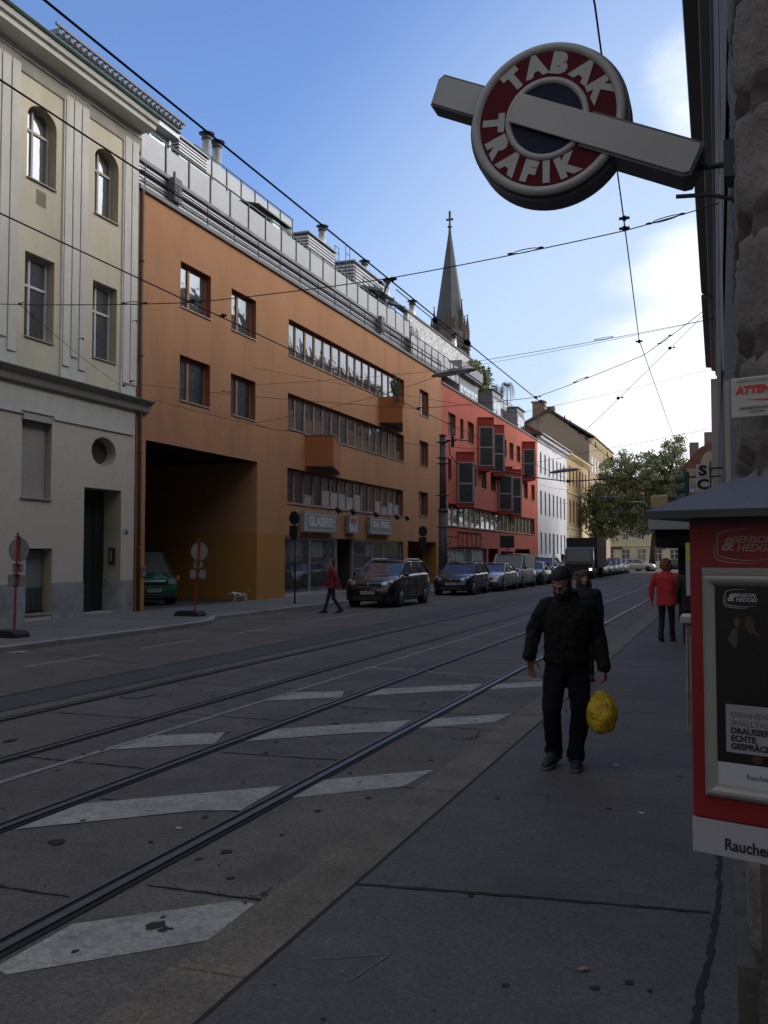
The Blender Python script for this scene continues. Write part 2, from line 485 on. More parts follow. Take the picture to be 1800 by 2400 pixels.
# brown strip of the roadway beside the kerb, joints between the concrete slabs
strip(-3.06, -2.3, [-5, 20, 45, 65], .0045, 'road_edge_concrete', SLABN)
sj = MB(); k = 0
for a, c in [((-3.76, 4.15), (-3.30, 4.15)), ((-3.02, 4.44), (-2.24, 4.46)), ((-4.40, 5.88), (-3.28, 5.92)), ((-3.04, 7.0), (-2.33, 6.98)), ((-6.0, 6.86), (-4.68, 6.83)), ((-5.9, 9.33), (-4.6, 9.3)),
             ((-4.40, 7.63), (-3.28, 7.70)), ((-7.3, 8.9), (-6.1, 8.9)), ((-3.02, 9.55), (-2.33, 9.55)), ((-7.3, 11.6), (-4.7, 11.55)), ((-4.4, 10.4), (-2.35, 10.4)), ((-7.3, 13.4), (-6.1, 13.4)), ((-4.4, 13.1), (-2.5, 13.1)),
             ((-5.9, 14.6), (-4.6, 14.6)), ((-4.4, 16), (-2.4, 16)), ((-7.3, 17), (-6.1, 17)), ((-5.8, 18.5), (-4.6, 18.5)), ((-4.4, 20), (-2.4, 20)), ((-7.3, 22), (-6.1, 22)), ((-5.8, 25), (-3.1, 25)), ((-7.3, 29), (-4.5, 29))]:
    k += 1; crack(sj, [a, c], .022, .0072, .006, k)
struct(sj.build('slab_joint', TAR))
rj = MB()
crack(rj, [(-8.78, -5), (-8.78, 60)], .035, .0055, .008, 30)
crack(rj, [(-7.93, -5), (-7.93, 60)], .03, .0055, .008, 31)
crack(rj, [(-15.5, 21.5), (-13.2, 20.4), (-11.2, 19.8), (-9, 19.7)], .03, .0055, .02, 32)
crack(rj, [(-12.5, 14.5), (-9.1, 13.3)], .025, .0055, .02, 33)
struct(rj.build('tar_seam', TAR))
# dark stains beside the near rails
def rail_path(x0, ys):
    return [(x0+bend(y), y) for y in ys]
RYS = [-6, 0, 6, 12, 20, 30, 40]+[45+3*i for i in range(0, 15)]+[88+1.5*i for i in range(0, 20)]
RL = ['steel tram rail nearest the right-hand pavement', 'steel tram rail just left of the white zigzag marks, second from the right',
      'steel tram rail left of the white centre line, third from the right', 'steel tram rail along the dark asphalt strip, farthest from the right-hand pavement']
for i, (x0, lab) in enumerate(zip((-3.17, -4.55, -6.03, -7.52), RL)):
    ra = thing('tram_rail', lab, 'tram rail', (x0, 0, 0), 'tram rails in the street')
    sgn = 1
    def rstrip(xa, xb, za, zb, nm, m):
        b = MB(); vs = []; fs = []
        for (x, y) in rail_path(x0, RYS): vs += [(x+xa, y, za), (x+xb, y, za), (x+xb, y, zb), (x+xa, y, zb)]
        for j in range(len(RYS)-1):
            o = 4*j
            for q in range(4): fs.append((o+q, o+(q+1) % 4, o+4+(q+1) % 4, o+4+q))
        b.add(vs, fs); return b.build(nm, m, ra)
    rstrip(-.085, .085, .004, .0085, 'groove_bed', BLACK)
    rstrip(-.010, .045, .0085, .018, 'rail_head', STEEL)
    rstrip(-.070, -.050, .0085, .0165, 'guard_lip', RUST if i > 1 else STEEL)
# painted markings
def poly_mark(b, P, z):
    b.add([(x, y, z) for x, y in P], [tuple(range(len(P)))])
mk = MB()
z = .0076
poly_mark(mk, [(-3.04, 3.33), (-2.94, 3.30), (-2.32, 3.91), (-2.33, 4.40), (-2.45, 4.40), (-3.04, 3.85)], z)
for k in range(3):
    poly_mark(mk, [(-3.09, 6.38+3.02*k), (-3.09, 6.98+3.02*k), (-2.37, 7.62+3.02*k), (-2.42, 7.0+3.02*k)], z)
    poly_mark(mk, [(-4.44, 5.03+3.13*k), (-3.56, 5.84+3.13*k), (-3.27, 5.95+3.13*k), (-3.30, 6.70+3.13*k), (-4.44, 5.71+3.13*k)], z)
    poly_mark(mk, [(-5.42, 4.25+3.13*k), (-4.66, 4.82+3.13*k), (-4.85, 5.36+3.13*k), (-5.42, 4.98+3.13*k)], z)
struct(mk.build('zigzag_marking', PAINT))
lm = MB()
poly_mark(lm, [(-5.50, -4), (-5.43, -4), (-5.43, 30), (-5.50, 30)], .0078)
y = 32
while y < 86:
    poly_mark(lm, [(-5.42+bend(y), y), (-5.34+bend(y), y), (-5.34+bend(y+3), y+3), (-5.42+bend(y+3), y+3)], .0078); y += 6 if y > 45 else 5.0
poly_mark(lm, [(-5.42, 14.10), (-2.6, 13.62), (-2.6, 13.70), (-5.42, 14.2)], .0079)
for y in (12.4, 15.6, 19.2):
    poly_mark(lm, [(-10.86, y), (-10.76, y), (-10.76, y+2), (-10.86, y+2)], .002)
poly_mark(lm, [(-10.9, 23.5), (-10.8, 23.5), (-10.75, 72), (-10.85, 72)], .002)
poly_mark(lm, [(-13.2, 22.8), (-10.9, 23.4), (-10.9, 23.5), (-13.2, 22.9)], .002)
struct(lm.build('lane_line', PAINTF))
# left-hand pavement: built-out kerb near, recessed parking bay beyond
lp = MB()
Pn = [(-17.25, -15), (-12.85, -15), (-12.9, 20.6), (-13.05, 21.8), (-13.5, 22.9), (-13.8, 23.4), (-13.8, 130), (-17.25, 130)]
lp.prism(Pn, -.1, .10)
struct(lp.build('left_pavement', PAVEL))
lk = MB()
kp = [(-12.7, -15)]+[(-12.7, y) for y in range(-13, 20, 2)]+[(-12.73, 20.4), (-12.82, 21.4), (-13.1, 22.3), (-13.45, 22.9), (-13.66, 23.3)]+[(-13.66, 25+2*i) for i in range(50)]
for i in range(len(kp)-1):
    a, c = V((*kp[i], 0)), V((*kp[i+1], 0)); t = (c-a).normalized(); q = V((-t.y, t.x, 0))*.16; e = t*.006
    z = .115 if kp[i][1] < 22.5 else .105
    lk.hexa([a+e+V((0, 0, -.1)), c-e+V((0, 0, -.1)), c-e+q+V((0, 0, -.1)), a+e+q+V((0, 0, -.1)), a+e+V((0, 0, z)), c-e+V((0, 0, z)), c-e+q+V((0, 0, z)), a+e+q+V((0, 0, z))])
struct(lk.build('left_kerb', KERBL, bevel=.015))
# stains, gum, dry leaves, litter
st = MB(); rnd = random.Random(11)
def spot(b, x, y, r, z, rnd):
    n = 9; b.add([(x+r*math.cos(2*PI*i/n)*rnd.uniform(.6, 1.2), y+r*1.3*math.sin(2*PI*i/n)*rnd.uniform(.6, 1.2), z) for i in range(n)], [tuple(range(n))])
for i in range(230):
    y = rnd.uniform(2.6, 14); x = rnd.uniform(-7.2, -2.5)
    if any(abs(x-r0) < .16 for r0 in (-3.17, -4.55, -6.03, -7.52)): continue
    spot(st, x, y, rnd.choice([.008, .010, .014, .018, .026]), .0084, rnd)
for i in range(40):
    y = rnd.uniform(2.6, 12); x = rnd.uniform(-1.85, -.25)
    spot(st, x, y, rnd.choice([.006, .008, .012, .02]), .0286, rnd)
for x, y, r0 in ((-2.65, 3.98, .05), (-2.58, 3.95, .03), (-4.0, 4.9, .05), (-2.9, 5.1, .04), (-.55, 4.0, .022), (-.9, 3.9, .018), (-6.6, 7.4, .07)): spot(st, x, y, r0, .0287 if x > -1.9 else .0086, rnd)
tag(struct(st.build('stains', mat('stain', (.05, .045, .042), .95, spec=.1))), None, None)
lf = MB()
rnd = random.Random(5)
def leaf(b, x, y, z, s):
    a = rnd.uniform(0, 6.28); ca, sa = math.cos(a), math.sin(a)
    P = [(-1, 0, 0), (-.3, .5, .2), (.6, .35, .05), (1, 0, .25), (.5, -.4, .1), (-.4, -.45, .15)]
    b.add([(x+(p[0]*ca-p[1]*sa)*s, y+(p[0]*sa+p[1]*ca)*s, z+p[2]*s) for p in P], [(0, 1, 2, 3, 4, 5)])
leafm = mat('dry_leaf', (.30, .21, .10), .8)
for i, (x, y, lab) in enumerate([(-.62, 4.15, 'single tan dry leaf lying on the near pavement'), (-2.25, 10.9, 'brown leaf scrap at the kerb beyond the third white mark')]):
    b = MB(); leaf(b, x, y, .032, .035); tag(b.build('fallen_leaf', leafm), lab, 'leaf', 'fallen leaves')
b = MB()
for i in range(26): leaf(b, -2.33+rnd.gauss(0, .05), 4.5+rnd.gauss(0, .05), .012, rnd.uniform(.008, .02))
for i in range(20): leaf(b, -2.55+rnd.gauss(0, .15), 4.46+rnd.gauss(0, .015), .012, rnd.uniform(.006, .014))
for i in range(26): leaf(b, -2.4+rnd.gauss(0, .08), 9.1+rnd.gauss(0, .12), .012, rnd.uniform(.01, .03))
tag(b.build('leaf_debris', [SOIL]), 'brown crumbled leaves and moss in the kerb joints', 'debris', kind='stuff')
for x, y, lab in ((-.62, 6.75, 'small white paper scrap lying on the pavement before the cabinet'), (-3.45, 5.4, 'tiny white paper scrap between the two near rails'), (-.95, 8.2, 'white cigarette end on the pavement beside the walking man')):
    b = MB(); b.box(x, x+.035, y, y+.02, .03 if x > -2 else .009, .038 if x > -2 else .016); tag(b.build('litter', mat('paper', (.6, .6, .58), .8)), lab, 'litter')
b = MB()
for i in range(14): leaf(b, -12.4+rnd.uniform(-.12, .12), 14.0+rnd.uniform(-.2, .2), .02, .05)
tag(b.build('yellow_litter', mat('yellow_litter', (.6, .5, .2), .8)), 'crumpled pale yellow leaves lying in the gutter under the left kerb', 'litter')
b = MB(); b.box(-12.6, -12.05, 24.15, 24.55, -.02, .004); tag(struct(b.build('manhole_cover', mat('iron_cover', (.05, .045, .045), .6, bump=.5, bscale=40))), None, None)
b = MB(); b.box(-7.3, -7.02, 10.1, 10.5, .004, .012); struct(b.build('track_drain_cover', mat('drain_iron', (.10, .10, .10), .5, metal=.5)))
b = MB(); b.add([(-13.6, 27.6, .003), (-12.9, 27.6, .003), (-12.9, 30.6, .003), (-13.6, 30.6, .003)], [(0, 1, 2, 3)]); struct(b.build('dark_patch', DASPH))
# ================================================================ LEFT SIDE BUILDINGS
FL = frame((XL, 0, 0), (0, 1, 0), (1, 0, 0))
CREAM = mat('cream_render', (.60, .55, .42), .9, var=.08, vscale=.5, bump=.35, bscale=120, dirt=(.33, .29, .2), dirt_amt=.45, dirt_scale=.7, streak=1)
CREAMW = mat('pale_render', (.62, .61, .56), .9, var=.08, vscale=.6, bump=.3, bscale=120, dirt=(.36, .34, .3), dirt_amt=.5, dirt_scale=.8, streak=1)
CREAML = mat('ground_floor_render', (.60, .54, .45), .9, var=.09, vscale=.5, bump=.35, bscale=110, dirt=(.32, .29, .24), dirt_amt=.5, dirt_scale=.5)
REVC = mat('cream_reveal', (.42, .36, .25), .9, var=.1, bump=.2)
CORN = mat('cornice_render', (.36, .34, .29), .85, var=.1, dirt=(.2, .19, .17), dirt_amt=.6, dirt_scale=1)
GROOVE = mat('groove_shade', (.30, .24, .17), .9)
PLINTH = mat('grey_plinth', (.34, .34, .35), .85, var=.15, vscale=1.2, bump=.4, bscale=90, dirt=(.06, .055, .05), dirt_amt=.7, dirt_scale=1.1)
COPPER = mat('green_copper', (.13, .22, .19), .6, var=.3)
WFR = mat('white_window_frame', (.55, .55, .56), .5, var=.05)
WFR2 = mat('old_window_frame', (.40, .38, .34), .6, var=.1)
GL = glassmat('window_glass', refl=.10, wob=.25)
GLU = glassmat('upper_window_glass', refl=.22, wob=.2)
GLD = glassmat('dark_window_glass', (.02, .022, .024), refl=.03)
METAL = mat('grey_sheet_metal', (.22, .23, .25), .5, metal=.3, var=.1)
DMET = mat('dark_metal', (.05, .052, .058), .5, metal=.2)
LMET = mat('light_sheet_metal', (.42, .43, .45), .4, metal=.5, var=.08)
SHUT = mat('roller_shutter', (.42, .41, .38), .6, var=.08)
DGRN = mat('dark_green_door', (.012, .025, .02), .45)
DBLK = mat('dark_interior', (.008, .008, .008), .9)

def arch_fill(mb, F, u0, u1, vs, v1, depth, mi, ri, seg=10):
    """spandrels and curved reveal over a rectangular hole whose springing is vs and crown v1"""
    c = (u0+u1)/2; a = (u1-u0)/2; h = v1-vs
    P = [(c+a*math.cos(PI*i/seg), vs+h*math.sin(PI*i/seg)) for i in range(seg+1)]
    for i in range(seg):
        (a0, b0), (a1, b1) = P[i], P[i+1]
        mb.add([F(a0, b0), F(a1, b1), F(a1, v1), F(a0, v1)], [(0, 1, 2, 3)], mi)
        mb.add([F(a0, b0), F(a1, b1), F(a1, b1, -depth), F(a0, b0, -depth)], [(0, 1, 2, 3)], ri)

# ---------------------------------------------------------------- cream corner house
cb_ = thing('cream_building', 'pale yellow old house with white ribbed strips and heavy cornice at the left', 'building', (XL, 10, .1))
Y0, Y1 = -12.0, 24.42
cols = [22.85-2.79*k for k in range(0, 13)]
up = []; 
for c in cols:
    up.append((c-.57, c+.57, 7.55, 9.80)); up.append((c-.57, c+.57, 11.77, 13.85))
hol = list(up)
low = []
for k, c in enumerate(cols):
    if k == 0: continue
    low.append((c-.57, c+.57, 3.33, 5.36)); low.append((c-.35, c+.66, .30, 2.0, .35))
hol += low
hol.append((22.03, 23.76, .06, 3.76, .62)); hol.append((22.32, 23.47, 4.42, 5.28, .3))
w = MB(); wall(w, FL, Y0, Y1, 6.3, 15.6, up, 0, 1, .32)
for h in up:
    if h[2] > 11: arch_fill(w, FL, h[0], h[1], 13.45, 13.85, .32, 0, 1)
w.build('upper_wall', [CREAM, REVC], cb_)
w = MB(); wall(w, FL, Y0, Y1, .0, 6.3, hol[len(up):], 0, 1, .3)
cc_, rr_, hh_ = 22.895, .575, .43
seg = 24
for i in range(seg):
    a0, a1 = 2*PI*i/seg, 2*PI*(i+1)/seg
    p = lambda a, k=1: (cc_+rr_*math.cos(a)*k, 4.85+hh_*math.sin(a)*k)
    def sq(a):
        x, z = math.cos(a), math.sin(a); s = 1/max(abs(x), abs(z)); return (cc_+rr_*x*s, 4.85+hh_*z*s)
    w.add([FL(*p(a0)), FL(*p(a1)), FL(*sq(a1)), FL(*sq(a0))], [(0, 1, 2, 3)], 0)
    w.add([FL(*p(a0)), FL(*p(a1)), FL(*p(a1), -.3), FL(*p(a0), -.3)], [(0, 1, 2, 3)], 1)
w.build('ground_floor_wall', [CREAML, REVC], cb_)
bk = MB(); bk.box(XL-12, XL-.9, Y0, Y1, .0, 15.6); bk.box(XL-.9, XL-.001, Y0-.02, Y0, 0, 15.6); bk.box(XL-.9, XL-.01, Y1-.10, Y1-.005, 0, 15.6)
bk.build('side_wall', CREAML, cb_)
for c in cols:
    f = window(FL, cb_, c-.55, c+.55, 7.56, 9.79, .28, WFR, GLU, muls=(c-.15,), trans=(8.98,), fw=.07, sill=.05, sillm=CORN)
    f = window(FL, cb_, c-.55, c+.55, 11.79, 13.84, .30, WFR2, GLU, muls=(c-.1,), trans=(13.2,), fw=.07, sill=.06, sillm=CORN)
# ribbed strips between the windows
rb = MB()
for k in range(-1, 13):
    c = 22.85-1.395-2.79*k
    a, b = c-.52, c+.52
    if k == -1: a, b = 23.66, 24.40
    rb.fbox(FL, a, b, 6.68, 14.95, 0, .022, 0)
    n = 3 if k >= 0 else 2; wd = (b-a)/n
    for j in range(n):
        lo = 7.05 if j in (0, n-1) else 7.36
        rb.fbox(FL, a+wd*j+.02, a+wd*(j+1)-.035, lo, 14.95, .022, .062, 0)
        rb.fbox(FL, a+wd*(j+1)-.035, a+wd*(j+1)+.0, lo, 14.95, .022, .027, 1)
    rb.fbox(FL, a-.05, a-.012, 6.68, 14.95, 0, .05, 0)
rb.build('ribbed_strip', [CREAMW, GROOVE], cb_)
# cornice: lofted profile
def cornice(F, u0, u1, prof, name, m, parent, mi=None):
    b = MB(); n = len(prof)
    vs = [F(u0, z, d) for d, z in prof]+[F(u1, z, d) for d, z in prof]
    fs = [tuple(range(n)), tuple(range(n, 2*n))[::-1]]+[(i, (i+1) % n, n+(i+1) % n, n+i) for i in range(n)]
    b.add(vs, fs); return b.build(name, m, parent)
cornice(FL, Y0, 24.46, [(0, 14.80), (.10, 14.84), (.12, 15.02), (.60, 15.06), (.62, 15.20), (.70, 15.22), (.74, 15.34), (0, 15.36)], 'cornice', CREAMW, cb_)
cornice(FL, Y0, 24.44, [(.001, 14.45), (.04, 14.48), (.08, 14.79), (.001, 14.79)], 'frieze', CORN, cb_)
cornice(FL, Y0, 24.46, [(0, 15.362), (.80, 15.362), (.84, 15.40), (.82, 15.44), (.3, 15.62), (-6, 17.3), (-6, 15.4)], 'eaves_gutter', COPPER, cb_)
cornice(FL, Y0, 24.98, [(.001, 6.24), (.14, 6.30), (.20, 6.50), (.34, 6.60), (.001, 6.60)], 'string_course', CORN, cb_)
cornice(FL, Y0, 24.98, [(.001, 6.602), (.36, 6.602), (.36, 6.625), (.001, 6.70)], 'flashing', COPPER, cb_)
w = MB(); w.fbox(FL, Y0, 24.3, 5.50, 5.56, 0, .045); w.fbox(FL, Y0, 24.38, 5.562, 6.24, 0, .02); w.build('band', CREAMW, cb_)
# ground floor pieces
for k, c in enumerate(cols):
    if k == 0: continue
    s = MB(); s.fbox(FL, c-.57, c+.57, 5.36, 5.56, -.1, .06); s.fbox(FL, c-.62, c+.6, 5.565, 5.59, -.0, .09)
    nsl = 44
    for j in range(nsl):
        z0 = 3.35+j*(5.36-3.35)/nsl; s.fbox(FL, c-.53, c+.42, z0, z0+.036, -.17, -.145)
    s.fbox(FL, c-.53, c+.42, 3.35, 5.36, -.18, -.17, 1); s.fbox(FL, c+.42, c+.55, 3.35, 5.36, -.24, -.19, 0)
    s.fbox(FL, c-.60, c+.60, 3.29, 3.335, -.2, .06, 2)
    s.build('roller_shutter', [SHUT, GROOVE, CORN], cb_)
    d = MB(); d.fbox(FL, c-.34, c+.65, .31, 2.0, -.34, -.30, 0); d.fbox(FL, c-.2, c+.6, .95, 1.94, -.299, -.285, 1)
    for j in range(4): d.fbox(FL, c-.2+j*.2, c-.03+j*.2, .36, .86, -.299, -.285, 0)
    d.fbox(FL, c-.36, c+.67, .24, .30, -.3, .04, 2)
    d.build('basement_door', [mat('cellar_metal', (.07, .085, .085), .5), mat('frosted_cellar_pane', (.20, .24, .25), .35), PLINTH], cb_)
segs = []
prev = Y0
for k in range(12, 0, -1):
    c = cols[k]; segs.append((prev, c-.37)); prev = c+.68
segs.append((prev, 22.02)); segs.append((23.77, 24.36))
for a, b in segs: pl = MB(); pl.fbox(FL, a, b, .0, 1.08, 0, .035); pl.build('plinth', PLINTH, cb_, bevel=.006)
dr = MB(); dr.fbox(FL, 22.04, 23.75, .1, 3.75, -.66, -.62, 0)
for j in range(3): dr.fbox(FL, 22.15+j*.55, 22.6+j*.55, .3, 3.4, -.619, -.60, 0)
dr.fbox(FL, 22.0, 23.79, .05, .16, -.6, .0, 1)
dr.fbox(FL, 23.72, 23.758, .1, 1.1, -.61, -.03, 1)
dd = dr.build('door', [DGRN, PLINTH], cb_)
it = MB(); it.box(XL-.40, XL-.18, 23.70, 23.757, 1.55, 2.05, 0); it.box(XL-.33, XL-.27, 23.69, 23.70, 1.65, 1.97, 1); it.build('intercom', [DMET, LMET], cb_)
g_ = MB(); g_.fbox(FL, 22.34, 23.46, 4.44, 5.26, -.31, -.28); g_.build('round_window_pane', GLD, cb_)
rg = MB(); pts = [FL(cc_+(rr_-.03)*math.cos(2*PI*i/28), 4.85+(hh_-.03)*math.sin(2*PI*i/28), -.26) for i in range(28)]; rg.tube(pts, .03, 6, closed=True); rg.build('round_window_frame', WFR2, cb_)
pq = MB(); pq.fbox(FL, 23.89, 24.10, 2.46, 2.60, .0, .012, 0); pq.fbox(FL, 23.905, 23.96, 2.49, 2.58, .012, .014, 1); pq.fbox(FL, 24.0, 24.08, 2.49, 2.52, .012, .014, 2)
tag(pq.build('house_plate', [mat('blue_plate', (.05, .14, .38), .4), mat('white_enamel', (.7, .7, .7), .4), BLACK]), 'small blue and white plate on the pale wall right of the deep doorway', 'plate')
vt = MB(); vt.fbox(FL, 19.88, 20.24, 11.18, 11.58, 0, .02, 0)
for i in range(4):
    for j in range(4):
        vt.fbox(FL, 19.91+.08*i, 19.97+.08*i, 11.22+.085*j, 11.28+.085*j, .02, .03, 1)
tag(vt.build('wall_vent', [CORN, GROOVE]), 'small square pierced vent under the top-floor window of the pale yellow house', 'vent')
for (yy, zz, nm, sz) in ((19.9-2.4, 0, 'x', 0),):
    pass
for yy, zz, lab in ((21.6, 7.9, 'small wire hook with frayed end on the ribbed strip between the two windows'), (24.1, 9.0, 'small wire hook high on the right ribbed strip of the yellow house')):
    b = MB(); b.tube([(XL+.06, yy, zz), (XL+.2, yy, zz+.02), (XL+.22, yy+.03, zz-.06)], .012, 6); b.ell((XL+.22, yy, zz), (.03, .03, .03)); tag(b.build('wall_hook', DMET), lab, 'hook')
# ---------------------------------------------------------------- orange house
OR_ = mat('orange_render', (.455, .228, .114), .92, var=.07, vscale=.35, bump=.5, bscale=70, dirt=(.26, .13, .07), dirt_amt=.5, dirt_scale=.9, streak=1, fine=.12)
OCH = mat('ochre_base_paint', (.42, .205, .045), .75, var=.06, vscale=.6, bump=.35, bscale=80, dirt=(.24, .11, .02), dirt_amt=.45, dirt_scale=.6)
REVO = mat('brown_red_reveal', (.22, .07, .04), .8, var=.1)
WOOD = mat('brown_wood_frame', (.34, .155, .07), .5, var=.1, vscale=4)
RUSTB = mat('rust_orange_bay', (.40, .135, .045), .85, var=.06, bump=.4, bscale=90)
TRM = mat('pale_sill', (.42, .40, .37), .5)
ob = thing('orange_building', 'long orange rendered apartment block with wooden ribbon windows and rooftop terraces', 'building', (XL, 42, .1))
A, B = 24.46, 57.24
holes = []
wins = []
for (u0, u1) in ((26.88, 28.84), (30.31, 32.23)):
    wins += [(u0, u1, 10.17, 11.73), (u0, u1, 7.01, 8.55)]
ribs = [(35.12, 49.95, 10.19, 11.74), (35.08, 49.9, 7.1, 8.6), (35.05, 49.75, 3.98, 5.47)]
colw = [(52.78, 54.55, 10.2, 11.76), (52.72, 54.44, 7.18, 8.68), (52.62, 54.36, 4.17, 5.62)]
wo = MB()
shop = (34.85, 49.74, .16, 2.60, .25); pas = (24.99, 32.42, .0, 5.45, 0); pas2 = (50.6, 56.1, .0, 2.64, 0)
wall(wo, FL, A, B, 2.70, 13.38, wins+ribs+colw+[(24.99, 32.42, 2.0, 5.45, 0)], 0, 1, .26)
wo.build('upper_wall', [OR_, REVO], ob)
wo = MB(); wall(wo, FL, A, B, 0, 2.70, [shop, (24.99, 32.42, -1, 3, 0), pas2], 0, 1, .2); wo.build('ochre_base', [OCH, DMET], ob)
bkk = MB(); bkk.box(XL-13, XL-.85, 32.62, B, 2.75, 13.3); bkk.box(XL-13, XL-.85, A, 32.62, 5.7, 13.3); bkk.box(XL-13, XL-.85, 32.62, 50.4, .0, 2.75); bkk.box(XL-13, XL-.85, 56.3, B, 0, 2.75)
bkk.box(XL-.85, XL-.27, A+.01, A+.05, 5.7, 13.3); bkk.box(XL-.85, XL-.27, B-.05, B-.01, 2.8, 13.3)
bkk.build('rear_block', OR_, ob)
# large passage: ceiling, far wall, back wall with openings
pm = MB()
PX = XL-14
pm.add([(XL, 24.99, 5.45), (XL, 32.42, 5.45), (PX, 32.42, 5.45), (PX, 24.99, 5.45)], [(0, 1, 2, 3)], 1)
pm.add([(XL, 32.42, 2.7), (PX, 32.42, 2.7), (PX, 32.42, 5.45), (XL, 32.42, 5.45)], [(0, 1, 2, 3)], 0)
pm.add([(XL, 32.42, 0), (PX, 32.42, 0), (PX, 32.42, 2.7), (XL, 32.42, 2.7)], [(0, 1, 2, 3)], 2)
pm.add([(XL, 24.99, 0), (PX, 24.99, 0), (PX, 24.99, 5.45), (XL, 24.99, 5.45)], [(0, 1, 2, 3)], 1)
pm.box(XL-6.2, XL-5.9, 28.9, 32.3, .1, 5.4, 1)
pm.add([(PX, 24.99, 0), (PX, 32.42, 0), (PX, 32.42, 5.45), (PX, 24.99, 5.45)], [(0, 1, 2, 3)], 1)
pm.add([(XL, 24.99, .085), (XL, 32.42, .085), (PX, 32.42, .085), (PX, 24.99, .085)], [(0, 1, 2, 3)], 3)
pm.build('passage', [OR_, mat('passage_shade', (.02, .012, .008), .95, var=.2), OCH, mat('passage_floor', (.05, .048, .045), .9)], ob)  # near-black ceiling, back and dark floor colours paint in the passage's deep shade
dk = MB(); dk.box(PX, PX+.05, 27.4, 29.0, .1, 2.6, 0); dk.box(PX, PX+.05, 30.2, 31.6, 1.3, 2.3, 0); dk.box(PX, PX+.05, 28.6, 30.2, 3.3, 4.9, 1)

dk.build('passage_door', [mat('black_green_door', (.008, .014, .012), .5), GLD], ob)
js = MB(); js.fbox(FL, 24.52, 24.98, 4.0, 5.45, -.5, -.001); js.build('passage_jamb', OR_, ob)
sw = MB(); sw.box(XL+.001, XL+.06, 24.80, 24.97, 1.18, 1.48, 0); sw.box(XL+.06, XL+.065, 24.84, 24.93, 1.32, 1.42, 1)
tag(sw.build('key_switch_box', [LMET, BLACK]), 'small grey switch box on the ochre pillar left of the green van', 'switch box')
# small passage
p2 = MB()
p2.add([(XL, 50.6, 2.64), (XL, 56.1, 2.64), (XL-4, 56.1, 2.64), (XL-4, 50.6, 2.64)], [(0, 1, 2, 3)], 1)
for y in (50.6, 56.1): p2.add([(XL, y, 0), (XL-4, y, 0), (XL-4, y, 2.64), (XL, y, 2.64)], [(0, 1, 2, 3)], 0)
p2.add([(XL-4, 50.6, 0), (XL-4, 56.1, 0), (XL-4, 56.1, 2.64), (XL-4, 50.6, 2.64)], [(0, 1, 2, 3)], 1)
p2.add([(XL, 50.6, .085), (XL, 56.1, .085), (XL-4, 56.1, .085), (XL-4, 50.6, .085)], [(0, 1, 2, 3)], 2)
p2.build('small_passage', [OCH, mat('passage_shade', (.1, .05, .02)), mat('passage_floor', (.1, .1, .1))], ob)
# windows
for i, (u0, u1, v0, v1) in enumerate(wins):
    m_ = u0+.40*(u1-u0)
    f = window(FL, ob, u0+.02, u1-.02, v0+.02, v1-.03, .24, WOOD, GLU if v0 > 9 else GL, muls=(m_,), fw=.07, sill=.05, sillm=TRM, mw=.13)
for (u0, u1, v0, v1) in colw:
    window(FL, ob, u0+.02, u1-.02, v0+.02, v1-.03, .24, WOOD, GLU if v0 > 9 else GL, muls=((u0+u1)/2-.1,), fw=.07, sill=.05, sillm=TRM, mw=.12)
CURT = mat('pale_curtain', (.33, .34, .36), .9, var=.2, vscale=8)
for q, (u0, u1, v0, v1) in enumerate(ribs):
    n = 15; step = (u1-u0-.1)/n
    mu = [u0+.05+step*j for j in range(1, n)]
    f = window(FL, ob, u0+.02, u1-.02, v0+.02, v1-.03, .24, WOOD, GLU if q == 0 else GL, muls=mu, fw=.07, sill=.05, sillm=TRM, mw=.13, name='ribbon_window')
    if q: 
        rnd = random.Random(q)
        for j in range(n):
            if rnd.random() < .75:
                a0 = u0+.05+step*j+.08; c = MB(); c.fbox(FL, a0, a0+step-.16, v0+.1, v0+.1+rnd.uniform(.35, .9), -.227, -.224); c.build('curtain', CURT if q == 2 else mat('dim_curtain', (.12, .10, .08), .9), f)
# wedge-shaped bays
def wedge(F, ya, yt, yb, out_, z0, z1, m, top=None, par=None, name='bay', soff=None):
    b = MB(); P = [F(ya, z0, 0), F(yt, z0, out_), F(yb, z0, 0), F(ya, z1, 0), F(yt, z1, out_), F(yb, z1, 0)]
    b.add(P, [(0, 2, 1)], 1); b.add(P, [(3, 4, 5), (0, 1, 4, 3), (1, 2, 5, 4)], 0)
    return b.build(name, [m, soff or DMET], par)
wb = wedge(FL, 36.80, 37.25, 40.75, 1.12, 5.68, 7.02, RUSTB, par=ob)
b = MB(); P = [(36.75, -.0), (37.23, 1.17), (40.85, .0)]
b.prism(P, 7.022, 7.06, F=lambda a, d, z: FL(a, z, d)); b.build('coping', METAL, wb)
wb = wedge(FL, 45.9, 46.35, 49.75, 1.15, 8.80, 10.17, RUSTB, par=ob)
# plants on the upper bay
def foliage(b, c, r, n, s, rnd, flat=.5, up=0.0):
    for i in range(n):
        while True:
            p = V((rnd.uniform(-1, 1), rnd.uniform(-1, 1), rnd.uniform(-1, 1)))
            if .25 < p.length < 1: break
        q = V((c[0]+p.x*r[0], c[1]+p.y*r[1], c[2]+p.z*r[2]))
        e = Euler((rnd.uniform(0, 6.3), rnd.uniform(0, 6.3), rnd.uniform(0, 6.3)))
        ss = s*rnd.uniform(.6, 1.4)
        P = [V((-ss, 0, 0)), V((0, ss*flat, ss*.15)), V((ss, 0, 0)), V((0, -ss*flat, ss*.15))]
        for k in P: k.rotate(e)
        b.add([q+k for k in P], [(0, 1, 2, 3)])
LEAFD = mat('dark_leaf', (.045, .085, .03), .6, var=.4, vscale=3)
LEAFY = mat('yellow_green_leaf', (.16, .17, .04), .6, var=.4, vscale=2)
